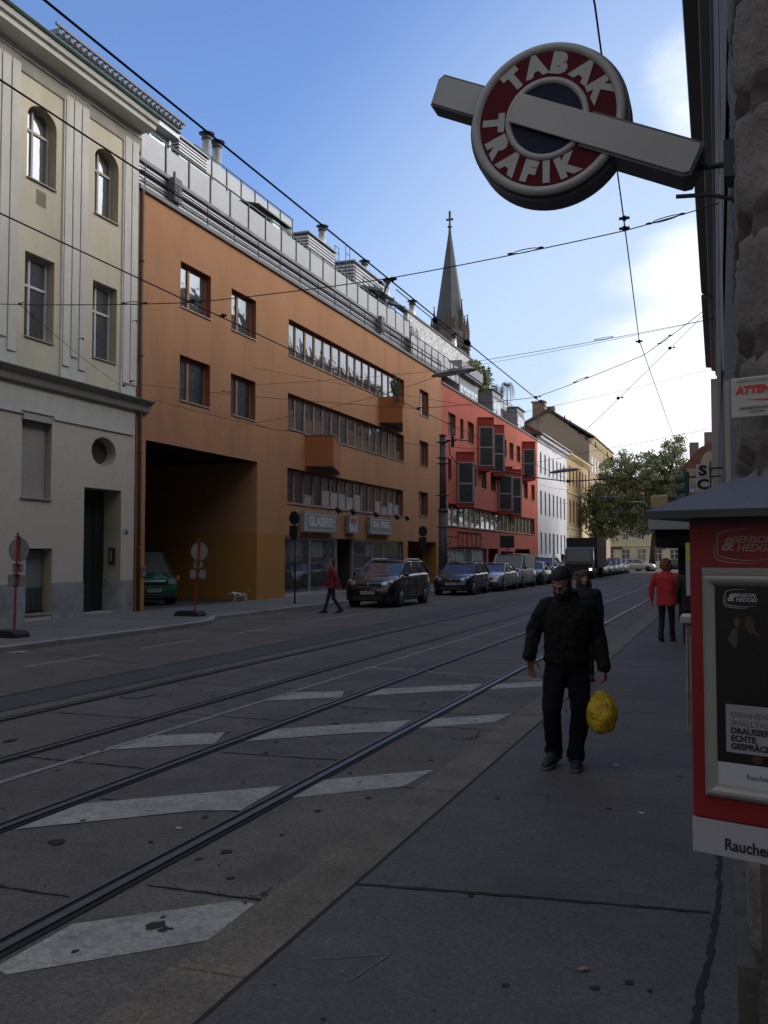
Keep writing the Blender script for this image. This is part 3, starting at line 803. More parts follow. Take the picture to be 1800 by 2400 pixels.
rnd = random.Random(2)
b = MB()
for k in range(16):
    y = 46.1+.13*k+rnd.uniform(-.1, .1); x = XL+.75-.03*k; h = rnd.uniform(.5, 1.15)
    b.tube([(x, y, 10.17), (x+rnd.uniform(-.2, .2), y, 10.17+h)], .012, 4)
    foliage(b, (x, y, 10.25+h*.6), (.22, .22, h*.5), 34, .09, rnd, .25)
foliage(b, (XL+.9, 46.0, 10.1), (.25, .3, .35), 60, .08, rnd, .3)
tag(b.build('planter_shrub', LEAFD), 'leafy green potted shrubs growing on top of the rust-coloured bay by the top ribbon window', 'plant')
# shopfront
SFR = mat('aluminium_frame', (.45, .46, .47), .35, metal=.6)
sf = MB()
for y in (34.9, 37.55, 40.44, 42.50, 45.25, 46.88, 49.68): sf.fbox(FL, y-.05, y+.05, .16, 2.58, -.2, -.10)
for a, b_ in ((34.95, 37.5), (37.6, 40.39), (42.55, 45.2), (45.3, 46.83), (46.93, 49.63)):
    sf.fbox(FL, a, b_, 2.50, 2.58, -.2, -.105); sf.fbox(FL, a, b_, .16, .26, -.2, -.105)
sfo = sf.build('shopfront', SFR, ob)
SHGL = glassmat('shop_glass', (.018, .022, .022), refl=.09, wob=.15)
for a, b_ in ((34.95, 37.5), (37.6, 40.39), (42.55, 45.2), (45.3, 46.83), (46.93, 49.63)): sg = MB(); sg.fbox(FL, a, b_, .26, 2.5, -.17, -.155); sg.build('pane', SHGL, sfo)
sd_ = MB(); sd_.fbox(FL, 40.5, 42.45, .1, 2.6, -1.4, -1.36, 0); sd_.fbox(FL, 42.44, 42.47, .1, 2.6, -1.4, -.2, 0); sd_.fbox(FL, 40.47, 40.49, .1, 2.6, -1.4, -.2, 0)
sd_.fbox(FL, 40.9, 41.9, .2, 2.3, -1.35, -1.33, 1); sd_.build('shop_door', [DMET, GLD], sfo)
b = MB(); b.fbox(FL, 34.8, 42.5, .0, .17, -.2, .06); b.fbox(FL, 42.5, 49.8, .0, .17, -.2, .05); b.build('shop_step', TRM, ob)
for a, b_ in ((37.8, 39.0), (44.3, 45.1)): b = MB(); b.fbox(FL, a, b_, 1.75, 2.45, -.153, -.150); b.build('poster', mat('pale_poster', (.16, .18, .19), .6), sfo)
# glazier's signs and their spotlights
SGR = mat('sign_grey', (.24, .265, .265), .5, var=.05); SWH = mat('sign_white', (.66, .67, .67), .5); SRED = mat('sign_red', (.55, .06, .035), .5)
def signboard(name, lab, y0, y1, z0, z1, lines, border=True, red=None):
    s = thing(name, lab, 'sign', (XL, (y0+y1)/2, z0))
    b = MB(); b.fbox(FL, y0, y1, z0, z1, .04, .22); b.build('board', SGR, s, bevel=.01)
    if border:
        b = MB(); t = .03
        for a0, a1, c0, c1 in ((y0+.12, y1-.12, z0+.09, z0+.09+t), (y0+.12, y1-.12, z1-.09-t, z1-.09), (y0+.12, y0+.12+.06, z0+.09+t, z1-.09-t), (y1-.18, y1-.12, z0+.09+t, z1-.09-t)): b.fbox(FL, a0, a1, c0, c1, .22, .226)
        b.build('border', SWH, s)
    if red: b = MB(); b.fbox(FL, y0+.16, y1-.16, *red, .22, .2235); b.build('red_band', SRED, s)
    for (t, u, z, size, sx) in lines: text(t, FL, u, z, .228, size, SWH, s, bold=.018, ext=.004, sx=sx)
    return s
FLR = frame((XL, 0, 0), (0, 1, 0), (1, 0, 0))
signboard('shop_sign', 'grey sign with white border and the word GLASEREI above the shop window', 36.25, 39.7, 2.83, 3.72, [('GLASEREI', 38.05, 3.28, .56, 1.12)])
signboard('shop_sign', 'small square grey sign with red top band and the word GLAS', 41.25, 42.4, 2.88, 3.73, [('GLAS', 41.82, 3.13, .36, 1.0)], red=(3.40, 3.66))
signboard('shop_sign', 'grey sign with white border reading GLAS SPIEGEL, rightmost over the shop', 44.07, 47.27, 2.90, 3.78, [('GLAS · SPIEGEL', 45.65, 3.40, .40, .93)])
for i, y in enumerate((39.18, 40.93, 44.03, 47.15, 48.84)):
    s = thing('spotlight', ['black arm spotlight over the right end of the GLASEREI sign', 'black arm spotlight between the GLASEREI and GLAS signs', 'black arm spotlight over the left end of the GLAS SPIEGEL sign', 'black arm spotlight over the right end of the GLAS SPIEGEL sign', 'black arm spotlight right of all the shop signs'][i], 'spotlight', (XL, y, 3.85), 'spotlights over the shop signs')
    b = MB(); b.tube([(XL, y, 3.87), (XL+.55, y, 3.93)], .02, 6); b.build('arm', DMET, s)
    b = MB(); b.tube([(XL+.45, y, 3.98), (XL+.62, y, 3.78)], [.07, .12], 10); b.build('lamp_head', BLACK, s)
b = MB(); b.tube([FL(36.2, 3.80, .3), FL(40.9, 3.86, .3)], .012, 5); b.tube([FL(41.4, 3.80, .3), FL(48.8, 3.90, .3)], .012, 5); tag(b.build('cable_run', DMET), 'thin cable conduit running above the shop signs on the orange wall', 'cable')
# downpipe beside the yellow house
b = MB(); b.tube([(XL+.07, 24.58, .1), (XL+.07, 24.58, 13.3)], .055, 8)
for z in (2, 5, 8, 11): b.cyl(XL+.07, 24.58, z, z+.06, .075, n=8)
tag(b.build('downpipe', mat('brown_downpipe', (.13, .075, .05), .6)), 'brown downpipe running down the left edge of the orange wall', 'downpipe')
# parapet coping
cornice(FL, A-.05, B, [(-.4, 13.30), (.10, 13.30), (.12, 13.42), (-.4, 13.44)], 'coping', METAL, ob)
# ---------------- roof levels of the orange house
rf_ = MB()
rf_.box(XL-.45, XL-.40, A, 53.0, 13.3, 14.42)
for z in [13.5+.115*i for i in range(8)]: rf_.box(XL-.40, XL-.34, A, 53.0, z, z+.06)
rf_.build('louvred_attic', LMET, ob)
lw = MB(); rnd = random.Random(9)
y = 24.9
while y < 52:
    lw.box(XL-.335, XL-.325, y, y+rnd.uniform(1.2, 2.6), 13.42, 13.66); y += rnd.uniform(3.2, 4.6)
lw.build('attic_window', GLU, ob)
gr = MB()
for z in (13.62, 13.95, 14.2): gr.tube([(XL+.02, A+.1, z), (XL+.02, 57.2, z)], .016, 5)
y = A+.3
while y < 57.2: gr.box(XL+.005, XL+.035, y-.015, y+.015, 13.43, 14.2); y += 1.9
gr.build('lower_railing', DMET, ob)
sl_ = MB(); sl_.box(XL-3.2, XL-.24, A, 52.2, 14.42, 14.54); sl_.box(XL-9, XL-.9, A, 58.8, 14.3, 14.41); sl_.build('terrace_slab', mat('terrace_concrete', (.26, .26, .27), .8, var=.2, dirt_amt=.5, dirt_scale=2), ob)
FROST = mat('frosted_glass', (.50, .51, .52), .35, var=.06, vscale=1.0, dirt=(.38, .37, .34), dirt_amt=.4, dirt_scale=1.2, alpha=.86)
def glass_rail(par, x, ys, z0, z1, extra=.12, name='glass_railing'):
    b = MB()
    for y in ys: b.box(x-.02, x+.03, y-.03, y+.03, z0-extra, z1)
    b.box(x-.015, x+.03, ys[0], ys[-1], z1-.04, z1+.01)
    b.tube([(x+.05, ys[0], z0-.03), (x+.05, ys[-1], z0-.03)], .02, 5)
    r_ = b.build(name, DMET, par)
    for i in range(len(ys)-1):
        g = MB(); g.box(x-.005, x+.007, ys[i]+.07, ys[i+1]-.07, z0+.04, z1-.15); g.build('glass_panel', FROST, r_)
ys1 = [25.07]+[26.52+1.444*i for i in range(0, 18)]+[52.1]
glass_rail(ob, XL-.40, ys1, 14.55, 15.68)
glass_rail(ob, XL-.02, [51.15, 52.49, 53.89, 55.26, 56.64, 57.94, 59.37, 60.74, 61.5], 13.5, 14.75)
glass_rail(ob, XL-3.3, [33.0, 34.35, 35.62, 36.92, 38.24, 39.52, 40.85, 42.2], 17.72, 18.80)
# set-back penthouse volumes
ph = MB(); ph.box(XL-8, XL-3.4, A, 46.5, 14.4, 17.6); ph.box(XL-8, XL-3.0, 46.5, 58.8, 14.4, 17.0); ph.build('penthouse_wall', METAL, ob)
def louver_box(par, x0, x1, y0, y1, z0, z1, name, step=.13, capm=None):
    b = MB(); b.box(x0, x1, y0, y1, z0, z1, 0); z = z0+.05
    while z < z1-.1:
        b.box(x1, x1+.035, y0, y1, z, z+step*.5, 1); b.box(x0, x1, y0-.03, y0-.001, z, z+step*.5, 1); z += step
    b.box(x0-.1, x1+.12, y0-.1, y1+.1, z1, z1+.09, 2)
    return b.build(name, [mat('louver_gap', (.09, .095, .10), .7), LMET, METAL], par)
louver_box(ob, XL-6, XL-2.8, 31.0, 33.1, 15.0, 18.15, 'stair_housing')
gg = MB(); gg.box(XL-2.84, XL-2.80, 25.2, 30.3, 14.55, 17.75); gg.build('penthouse_glazing', glassmat('teal_glass', (.25, .42, .42), refl=.45), ob)
gf = MB()
for y in (25.2, 26.4, 27.7, 29.0, 30.3): gf.box(XL-2.80, XL-2.72, y-.06, y+.06, 14.5, 17.8)
gf.box(XL-5, XL-2.4, 20.0, 30.45, 17.78, 17.98); gf.build('penthouse_eave', LMET, ob)
aw = MB(); aw.box(XL-2.36, XL-2.28, 23.3, 30.7, 18.42, 18.5)
for i in range(26): aw.box(XL-3.4, XL-2.36, 23.5+.28*i, 23.62+.28*i, 18.25, 18.42)
aw.box(XL-3.46, XL-3.4, 23.3, 30.7, 18.25, 18.45); aw.box(XL-2.5, XL-2.3, 20.0, 30.45, 17.99, 18.04)
aw.build('slatted_canopy', mat('canopy_slat', (.20, .20, .21), .7), ob)
def pipe(lab, x, y, z0, z1, r=.2, big=True):
    t = thing('chimney_pipe', lab, 'chimney', (x, y, z0), 'steel chimney pipes on the roofs')
    b = MB(); b.cyl(x, y, z0, z1-.35, r, n=14); b.build('pipe', mat('bright_steel', (.62, .60, .57), .33, metal=.85, var=.1), t)
    b = MB(); b.cyl(x, y, z1-.35, z1-.20, r*1.12, n=14); b.cyl(x, y, z1-.2, z1-.08, r*.6, n=10); b.cyl(x, y, z1-.08, z1+.02, r*1.75, r*.6, n=14); b.build('cowl', DMET, t)
pipe('left one of the twin steel chimney pipes nearest the yellow house', XL-3.8, 34.75, 16, 20.15)
pipe('right one of the twin steel chimney pipes nearest the yellow house', XL-3.8, 35.62, 16, 20.15)
pipe('single steel chimney pipe above the grey louvred roof box', XL-3.3, 45.92, 17, 19.75)
pipe('short steel chimney pipe above the brownish roof box, third along the roof', XL-3.3, 52.19, 17.6, 19.7)
pipe('steel chimney pipe rising behind the glass canopy', XL-3.3, 56.19, 16.6, 19.7)
pipe('steel chimney pipe just before the white tiled roof screen', XL-3.3, 61.31, 17, 19.6, .22)
pipe('steel chimney pipe in front of the church tower window', XL-3.3, 71.82, 17.8, 19.6, .2)
louver_box(ob, XL-6.5, XL-2.8, 43.0, 46.4, 15.0, 18.3, 'roof_plant_room', .16)
louver_box(ob, XL-6.5, XL-2.85, 49.3, 54.3, 15.0, 18.7, 'roof_plant_room', .2)
sk = MB(); sk.prism([(XL-3.3, 16.9), (XL-2.2, 16.9), (XL-2.2, 17.25), (XL-2.9, 17.65), (XL-3.3, 17.65)], 37.7, 39.4, F=lambda a, b_, c: (a, c, b_)); sk.box(XL-2.2, XL-2.15, 37.8, 38.5, 16.6, 17.2, 1)
sk.prism([(XL-3.4, 17.6), (XL-2.0, 17.25), (XL-2.0, 17.3), (XL-3.4, 17.7)], 36.2, 39.6, F=lambda a, b_, c: (a, c, b_), mi=2); sk.box(XL-2.9, XL-2.3, 39.4, 40.0, 16.8, 17.55, 2)
sk.build('roof_dormer', [METAL, glassmat('teal_glass'), DMET], ob)
fr_ = MB()
for y in (46.5, 47.05): fr_.tube([(XL-2.8, y, 17), (XL-2.8, y, 18.75)], .02, 5)
for z in (18.0, 18.4, 18.75): fr_.tube([(XL-2.8, 46.5, z), (XL-2.8, 47.05, z)], .018, 5)
for y in (48.04, 48.63): fr_.tube([(XL-2.8, y, 17), (XL-2.8, y, 19.3)], .02, 5)
for z in (18.3, 18.8, 19.28): fr_.tube([(XL-2.8, 48.04, z), (XL-2.8, 48.63, z)], .018, 5)
fr_.tube([(XL-2.8, 49.46, 17), (XL-2.8, 49.46, 18.9)], .02, 5); fr_.tube([(XL-2.9, 46.5, 17.95), (XL-2.9, 52, 17.95)], .02, 5)
for k in range(7): fr_.tube([(XL-2.2, 49.2+.9*k, 15.5), (XL-2.2, 49.2+.9*k, 17.75)], .022, 5)
for z in (16.7, 17.2, 17.75): fr_.tube([(XL-2.2, 49.2, z), (XL-2.2, 54.8, z)], .02, 5)
fr_.build('roof_ladder', DMET, ob)
cn = MB(); cn.hexa([(XL-3.0, 50.4, 17.62), (XL-1.5, 50.4, 17.18), (XL-1.5, 54.4, 17.18), (XL-3.0, 54.4, 17.62), (XL-3.0, 50.4, 17.66), (XL-1.5, 50.4, 17.22), (XL-1.5, 54.4, 17.22), (XL-3.0, 54.4, 17.66)])
for y in (50.4, 52.4, 54.4): cn.hexa([(XL-3.0, y-.05, 17.56), (XL-1.45, y-.05, 17.10), (XL-1.45, y+.05, 17.10), (XL-3.0, y+.05, 17.56), (XL-3.0, y-.05, 17.7), (XL-1.45, y-.05, 17.26), (XL-1.45, y+.05, 17.26), (XL-3.0, y+.05, 17.7)], 1)
cn.build('glass_canopy', [glassmat('teal_glass'), METAL], ob)
un = MB(); un.box(XL-.35, XL-.05, 26.55, 27.0, 13.7, 14.5); un.cyl(XL-.2, 26.75, 14.5, 14.75, .05); un.cyl(XL-.2, 26.9, 13.3, 13.7, .06)
un.build('vent_unit', mat('dark_unit', (.12, .12, .13), .6), ob)
un = MB(); un.box(XL-.35, XL-.05, 46.4, 46.9, 13.8, 14.6); un.cyl(XL-.2, 46.6, 13.3, 13.8, .08); un.build('vent_unit', mat('dark_unit'), ob)
# white tiled roof screen
MOS = mat('white_tile_screen', (.62, .62, .63), .6)
mt = MOS.node_tree; vb = mt.nodes.new('ShaderNodeTexVoronoi'); vb.inputs['Scale'].default_value = 5.5; tcx = mt.nodes.new('ShaderNodeTexCoord'); mt.links.new(tcx.outputs['Object'], vb.inputs[0])
mr = mt.nodes.new('ShaderNodeMapRange'); mt.links.new(vb.outputs['Color'], mr.inputs[0]); mr.inputs[3].default_value = .22; mr.inputs[4].default_value = .72
mt.links.new(mr.outputs[0], mt.nodes['Principled BSDF'].inputs['Base Color'])
b = MB(); b.box(XL-3.1, XL-2.8, 58.8, 76.0, 14.4, 18.10); b.build('tiled_screen', MOS, ob)
b = MB(); b.box(XL-3.2, XL-2.72, 52.5, 76.4, 18.105, 18.24); b.build('screen_coping', DMET, ob)
b = MB(); rnd = random.Random(8)
for i in range(16): foliage(b, (XL-2.6, 55+i*.35, 16.9), (.25, .25, .4), 20, .08, rnd, .3)
tag(b.build('roof_plants', LEAFD), 'dark green plants on the terrace behind the glass railing near the glass canopy', 'plant')
# ================================================================ red house
RED_ = mat('red_render', (.50, .13, .088), .92, var=.07, vscale=.35, bump=.5, bscale=70, dirt=(.30, .065, .045), dirt_amt=.45, dirt_scale=.4)
REDB = mat('deep_red_bay', (.33, .038, .022), .7, var=.06)
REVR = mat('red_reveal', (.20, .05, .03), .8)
BAYF = mat('grey_bay_frame', (.30, .29, .31), .5)
rh = thing('red_building', 'salmon red apartment block with protruding boxy bay windows and roof terraces', 'building', (XL, 75, .1))
A, B = 61.56, 95.9
# the readings along the facade were taken on the plane of the orange house; the red house starts at 57.2 there
A = 61.57
OF = 4.32
def rY(y): return y
A = 57.26
rw = [(58.84, 60.56, 9.8, 11.25), (61.73, 62.55, 9.8, 11.22), (63.65, 65.38, 9.8, 11.3), (74.0, 75.89, 9.9, 11.34), (76.97, 78.53, 9.9, 11.34), (79.8, 81.3, 9.92, 11.38),
      (58.75, 59.52, 6.75, 8.18), (64.6, 66.05, 6.75, 8.17), (67.47, 69.05, 6.8, 8.2), (70.33, 72.0, 6.83, 8.26), (82.66, 84.45, 6.93, 8.42), (86.1, 87.7, 6.93, 8.42), (75.2, 76.6, 6.85, 8.3), (83.3, 84.6, 9.95, 11.4)]
rib = (58.8, 87.5, 3.75, 5.25)
shopR = (58.7, 68.9, .3, 2.36, .25)
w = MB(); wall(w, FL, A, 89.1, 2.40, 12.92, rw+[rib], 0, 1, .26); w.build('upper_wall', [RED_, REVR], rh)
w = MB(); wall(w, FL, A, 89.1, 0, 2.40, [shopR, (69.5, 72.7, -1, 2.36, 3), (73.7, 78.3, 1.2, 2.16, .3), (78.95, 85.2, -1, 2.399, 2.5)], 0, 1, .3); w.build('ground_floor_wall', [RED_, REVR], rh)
b = MB(); b.box(XL-12, XL-.6, A, 89.1, 2.6, 12.85); b.box(XL-12, XL-3.1, A, 89.1, 0, 2.6); b.box(XL-3.1, XL-.27, A, 58.6, 0, 2.6); b.box(XL-.6, XL-.3, 88.9, 89.08, 0, 12.8); b.build('rear_block', RED_, rh)
for (u0, u1, v0, v1) in rw: window(FL, rh, u0+.02, u1-.02, v0+.02, v1-.03, .24, WOOD, GL, muls=((u0+u1)/2,), fw=.07, sill=.05, sillm=TRM, mw=.1)
n = 19; st_ = (rib[1]-rib[0]-.1)/n
WOODL = mat('ochre_wood_frame', (.34, .22, .11), .55, var=.1)
f = window(FL, rh, rib[0]+.02, rib[1]-.02, rib[2]+.02, rib[3]-.03, .24, WOODL, GLD, muls=[rib[0]+.05+st_*j for j in range(1, n)], fw=.08, sill=.08, sillm=TRM, mw=.34, name='ribbon_window')
for ys, labs in (((62.6, 66.5, 71.0), 0),): pass
def saw(parts, z0, z1, nm):
    """stepped bay: list of (y wall, y tip, y wall end, out); window in each camera-facing face"""
    for (ya, yt, yb, o, za, zb) in parts:
        bo = wedge(FL, ya, yt, yb, o, za, zb, REDB, par=rh, name='bay_window', soff=REDB)
        P0, P1 = FL(ya, 0, .0), FL(yt, 0, o)
        U = (P1-P0); ln = U.length; U.normalize(); Nn = V((U.y, -U.x, 0))
        G = frame(P0, U, Nn)
        b = MB(); h = zb-za; lo = za+.30*1.0; hi = zb-.62
        b.fbox(G, .08, ln+.02, lo, hi, .0, .05, 0)
        Q0 = FL(yt, 0, o); Q1 = FL(yb, 0, 0); U2 = (Q1-Q0); l2 = U2.length; U2.normalize(); G2 = frame(Q0, U2, V((U2.y, -U2.x, 0)))
        b.fbox(G2, .0, min(l2, .45), lo, hi, .0, .05, 0)
        fo = b.build('bay_frame', BAYF, bo)
        mid = lo+(hi-lo)*.47
        g = MB(); g.fbox(G, .18, ln-.12, mid+.07, hi-.1, .05, .058); g.fbox(G, .18, ln-.12, lo+.08, mid-.05, .05, .058); g.build('pane', GLD if z0 else GLD, fo)
        g = MB(); g.fbox(G, -.02, ln+.05, zb-.001, zb+.06, -.4, .06); g.build('coping', REDB, bo)
saw([(66.45, 66.9, 68.9, 1.10, 8.05, 11.88), (71.05, 71.6, 73.4, .80, 8.0, 11.95)], 0, 0, 'a')
saw([(60.7, 61.15, 63.6, 1.12, 5.05, 8.75)], 0, 0, 'b')
saw([(72.6, 73.1, 75.2, 1.10, 5.1, 8.82), (77.4, 78.1, 79.8, .75, 5.0, 9.05)], 0, 0, 'c')
saw([(82.1, 82.55, 84.4, 1.08, 8.5, 11.9)], 0, 0, 'd')
cornice(FL, A, 89.15, [(-.4, 12.85), (.08, 12.85), (.10, 12.96), (-.4, 12.98)], 'coping', METAL, rh)
b = MB()
for z in (13.2, 13.42): b.tube([(XL-.25, A, z), (XL-.25, 88.9, z)], .018, 5)
y = A+.2
while y < 89: b.box(XL-.27, XL-.23, y-.02, y+.02, 12.95, 13.42); y += 1.6
b.build('roof_railing', DMET, rh)
b = MB()
for a, c in ((61.0, 61.9), (66.1, 66.9)): pass
for y in (60.95, 62.1, 63.3, 64.5, 65.7, 66.95): b.fbox(FL, y-.05, y+.05, 2.45, 3.50, .05, .10)
b.fbox(FL, 60.9, 67.0, 3.44, 3.51, .04, .11); b.fbox(FL, 60.9, 67.0, 2.43, 2.50, .04, .12); b.fbox(FL, 58.65, 60.85, 3.07, 3.12, .0, .03); b.fbox(FL, 67.05, 68.8, 3.14, 3.19, 0, .03)
tag(b.build('empty_sign_frame', mat('rust_red_metal', (.22, .05, .04), .6)), 'empty red metal sign frame with upright bars above the red shop window', 'sign frame')
b = MB(); b.fbox(FL, 58.8, 68.8, .3, 2.3, -.24, -.2, 0); 
for y in (61.0, 63.3, 65.2, 68.5): b.fbox(FL, y-.06, y+.06, .3, 2.3, -.2, -.14, 1)
b.fbox(FL, 63.4, 65.1, .1, 2.3, -.2, -.17, 2)
so_ = b.build('shop_window', [mat('frosted_shop_film', (.32, .35, .34), .5), SFR, DMET], rh)
b = MB(); rnd = random.Random(6)
for cy in (60.0, 67.3):
    for k in range(7): b.add([FL(cy-.25+.02*k, .5, -.195), FL(cy+.1+.03*k, .5, -.195), FL(cy+rnd.uniform(-.4, .5), 1.1+.12*k, -.195)], [(0, 1, 2)])
b.build('leaf_decal', mat('green_decal', (.10, .20, .07), .6), so_)
b = MB(); b.fbox(FL, 79.0, 85.1, .1, 2.38, -2.4, -2.36); b.fbox(FL, 69.6, 72.6, .1, 2.3, -2.9, -2.86); b.build('garage_door', DBLK, rh)
b = MB(); b.fbox(FL, 86.3, 87.7, 1.55, 2.0, .0, .03); tag(b.build('notice_board', mat('grey_notice', (.22, .2, .18), .7)), 'small grey notice board at the far end of the red house wall', 'board')
# roof terrace boxes of the red house
def grey_box(y0, y1, x0, x1, z0, z1, gx=None, lab=None):
    b = MB(); b.box(x0, x1, y0, y1, z0, z1, 0); z = z0+.1
    while z < z1: b.box(x0, x1, y0-.02, y0-.001, z, z+.07, 1); z += .16
    b.box(x0-.15, x1+.15, y0-.12, y1+.12, z1, z1+.08, 2)
    o = b.build('terrace_room', [METAL, mat('mid_sheet_metal', (.30, .31, .32), .5, metal=.3), DMET], rh)
    f = MB(); n = max(2, int((y1-y0)/1.0))
    for i in range(n): f.box(x1, x1+.03, y0+.2+i*(y1-y0-.3)/n, y0+.1+(i+1)*(y1-y0-.3)/n, z0+.1, z1-.75)
    f.build('pane', GLU, o)
    return o
grey_box(65.0, 70.4, XL-5, XL-1.0, 12.9, 15.0)
b = MB(); b.box(XL-5.2, XL-.6, 62.5, 70.0, 14.95, 15.08); b.box(XL-5.2, XL-.5, 64.0, 70.1, 15.08, 15.75); b.build('roof_overhang', METAL, rh)
grey_box(75.25, 78.2, XL-5, XL-1.0, 12.9, 15.5)
grey_box(84.8, 87.9, XL-5, XL-1.0, 12.9, 15.45)
b = MB(); b.box(XL-8, XL-2.2, 61.8, 88.5, 12.9, 14.9); b.build('attic_block', METAL, rh)
glass_rail(rh, XL-1.9, [78.4, 80, 81.6, 83.2, 84.8, 86.4, 88.0], 15.0, 16.0)
rnd = random.Random(21)
b = MB(); foliage(b, (XL-1.4, 71.1, 16.1), (.9, 2.1, 1.05), 900, .13, rnd, .5); foliage(b, (XL-1.4, 72.6, 15.7), (.8, 1.5, .9), 350, .13, rnd, .5)
t = thing('roof_shrub', 'round yellow-green shrub spilling over the red house roof terrace', 'shrub', (XL-1.4, 71.5, 15)); b.build('crown', LEAFY, t)
b = MB(); foliage(b, (XL-1.6, 73.6, 16.2), (.6, .9, .9), 260, .13, rnd, .5)
t = thing('roof_shrub', 'dark green shrub behind the yellow-green one on the red roof terrace', 'shrub', (XL-1.6, 74, 15)); b.build('crown', LEAFD, t)
t = thing('conifer', 'small bluish conifer with bare spreading tiers on the red house roof', 'tree', (XL-1.5, 76.0, 15.5))
b = MB(); b.tube([(XL-1.5, 76.0, 15.0), (XL-1.5, 76.0, 17.75)], [.05, .015], 6); b.build('trunk', mat('bark', (.07, .05, .035), .9), t)
b = MB()
for k in range(9):
    z = 15.6+.24*k; L_ = 1.05*(1-k/9.5)
    for j in range(9):
        a = rnd.uniform(0, 6.28); c, s = math.cos(a), math.sin(a); e = V((XL-1.5+c*L_*.7, 76.0+s*L_*1.4, z-.05+.12*L_))
        b.tube([(XL-1.5, 76.0, z), e], [.03, .008], 4)
        for q in range(9):
            f_ = rnd.uniform(.2, 1); p = V((XL-1.5, 76.0, z)).lerp(e, f_); d_ = V((rnd.uniform(-.15, .15), rnd.uniform(-.22, .22), rnd.uniform(-.16, .03))); b.tube([p, p+d_], [.02, .006], 3)
b.build('needles', mat('blue_green_needles', (.04, .07, .06), .7), t)
t = thing('weeping_tree', 'bare weeping standard tree with drooping twigs on the red house roof', 'tree', (XL-1.5, 82.9, 15.4))
b = MB(); b.tube([(XL-1.5, 82.9, 15.4), (XL-1.5, 82.85, 17.2)], [.05, .03], 6); b.build('trunk', mat('bark'), t)
b = MB()
for k in range(60):
    a = rnd.uniform(0, 6.28); c, s = math.cos(a)*rnd.uniform(.3, .8), math.sin(a)*rnd.uniform(.5, 2.0); z = 17.2+rnd.uniform(-.1, .15)
    dr_ = rnd.uniform(.5, 1.5); b.tube([(XL-1.5, 82.87, 17.1), (XL-1.5+c*.6, 82.87+s*.6, z+.1), (XL-1.5+c, 82.87+s, z-.25), (XL-1.5+c*1.02, 82.87+s*1.05, z-.25-dr_)], [.02, .014, .01, .006], 3)
b.build('crown', mat('twig', (.10, .07, .06), .9), t)
for i, (y, lab) in enumerate(((77.9, 'first small conical conifer on the red roof before the bare weeping tree'), (79.6, 'second small conical conifer on the red roof before the bare weeping tree'))):
    b = MB(); foliage(b, (XL-1.3, y, 15.9), (.22, .35, .5), 90, .09, rnd, .4); b.tube([(XL-1.3, y, 15.4), (XL-1.3, y, 16.5)], [.03, .01], 5); tag(b.build('roof_conifer', LEAFD), lab, 'plant')

# ================================================================ white house
WHT = mat('white_render', (.74, .74, .78), .85, var=.06, vscale=.5, bump=.3, dirt=(.48, .44, .42), dirt_amt=.45, dirt_scale=.45, streak=1)
TILE = mat('red_roof_tile', (.19, .075, .055), .85, var=.25, vscale=2)
wh = thing('white_building', 'narrow white house with rows of tall arched windows between red and beige houses', 'building', (XL, 97.7, .1))
A, B = 89.12, 106.3
WC = [90.85+2.27*k for k in range(7)]
H = []
for k, c in enumerate(WC):
    H += [(c-.42, c+.42, 9.85, 11.95), (c-.42, c+.42, 5.8, 8.15)]
    H.append((c-.42, c+.42, 2.05, 4.08) if k != 3 else (c-.62, c+.55, .0, 4.1))
w = MB(); wall(w, FL, A, B, 0, 13.0, H, 0, 1, .22)
for c in WC: arch_fill(w, FL, c-.42, c+.42, 11.55, 11.95, .22, 0, 1)
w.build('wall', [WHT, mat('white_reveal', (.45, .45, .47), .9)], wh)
b = MB(); b.box(XL-11, XL-.5, A+.02, B-.02, 0, 13.0); b.build('rear_block', WHT, wh)
for k, c in enumerate(WC):
    for z0, z1 in ((9.87, 11.93), (5.82, 8.13)): window(FL, wh, c-.41, c+.41, z0, z1, .2, mat('slate_frame', (.22, .22, .24), .6), GL, muls=(c,), trans=(z0+(z1-z0)*.68,), fw=.06, sill=.05, sillm=WHT)
    if k != 3: window(FL, wh, c-.41, c+.41, 2.07, 4.06, .2, mat('slate_frame'), GL, muls=(c,), fw=.06, sill=.05, sillm=WHT)
b = MB(); b.fbox(FL, WC[3]-.6, WC[3]+.53, .1, 4.08, -.2, -.16); b.build('door', mat('grey_blue_door', (.20, .20, .24), .6), wh)
cornice(FL, A-.3, B, [(0, 12.75), (.1, 12.8), (.15, 13.0), (.42, 13.1), (.44, 13.35), (0, 13.36)], 'cornice', mat('pale_cornice', (.55, .55, .56), .8), wh)
cornice(FL, A-.5, B, [(.002, 13.37), (.5, 13.4), (.52, 13.55), (-5.5, 16.9), (-10.8, 13.4)], 'roof', [TILE], wh)
b = MB(); b.tube([(XL+.56, A-.5, 13.48), (XL+.56, B, 13.48)], .09, 8); b.build('gutter', LMET, wh)
b = MB(); b.tube([(XL-.4, 91.6, 13.9), (XL-.4, 91.6, 15.9)], .03, 5); b.tube([(XL-.4, 91.0, 15.3), (XL-.4, 92.6, 15.0)], .02, 4)
for k in range(5): b.tube([(XL-.8, 91.1+.35*k, 15.25-.06*k), (XL+.0, 91.1+.35*k, 15.25-.06*k)], .012, 4)
tag(b.build('roof_antenna', DMET), 'thin television antenna standing on the white house roof edge', 'antenna')
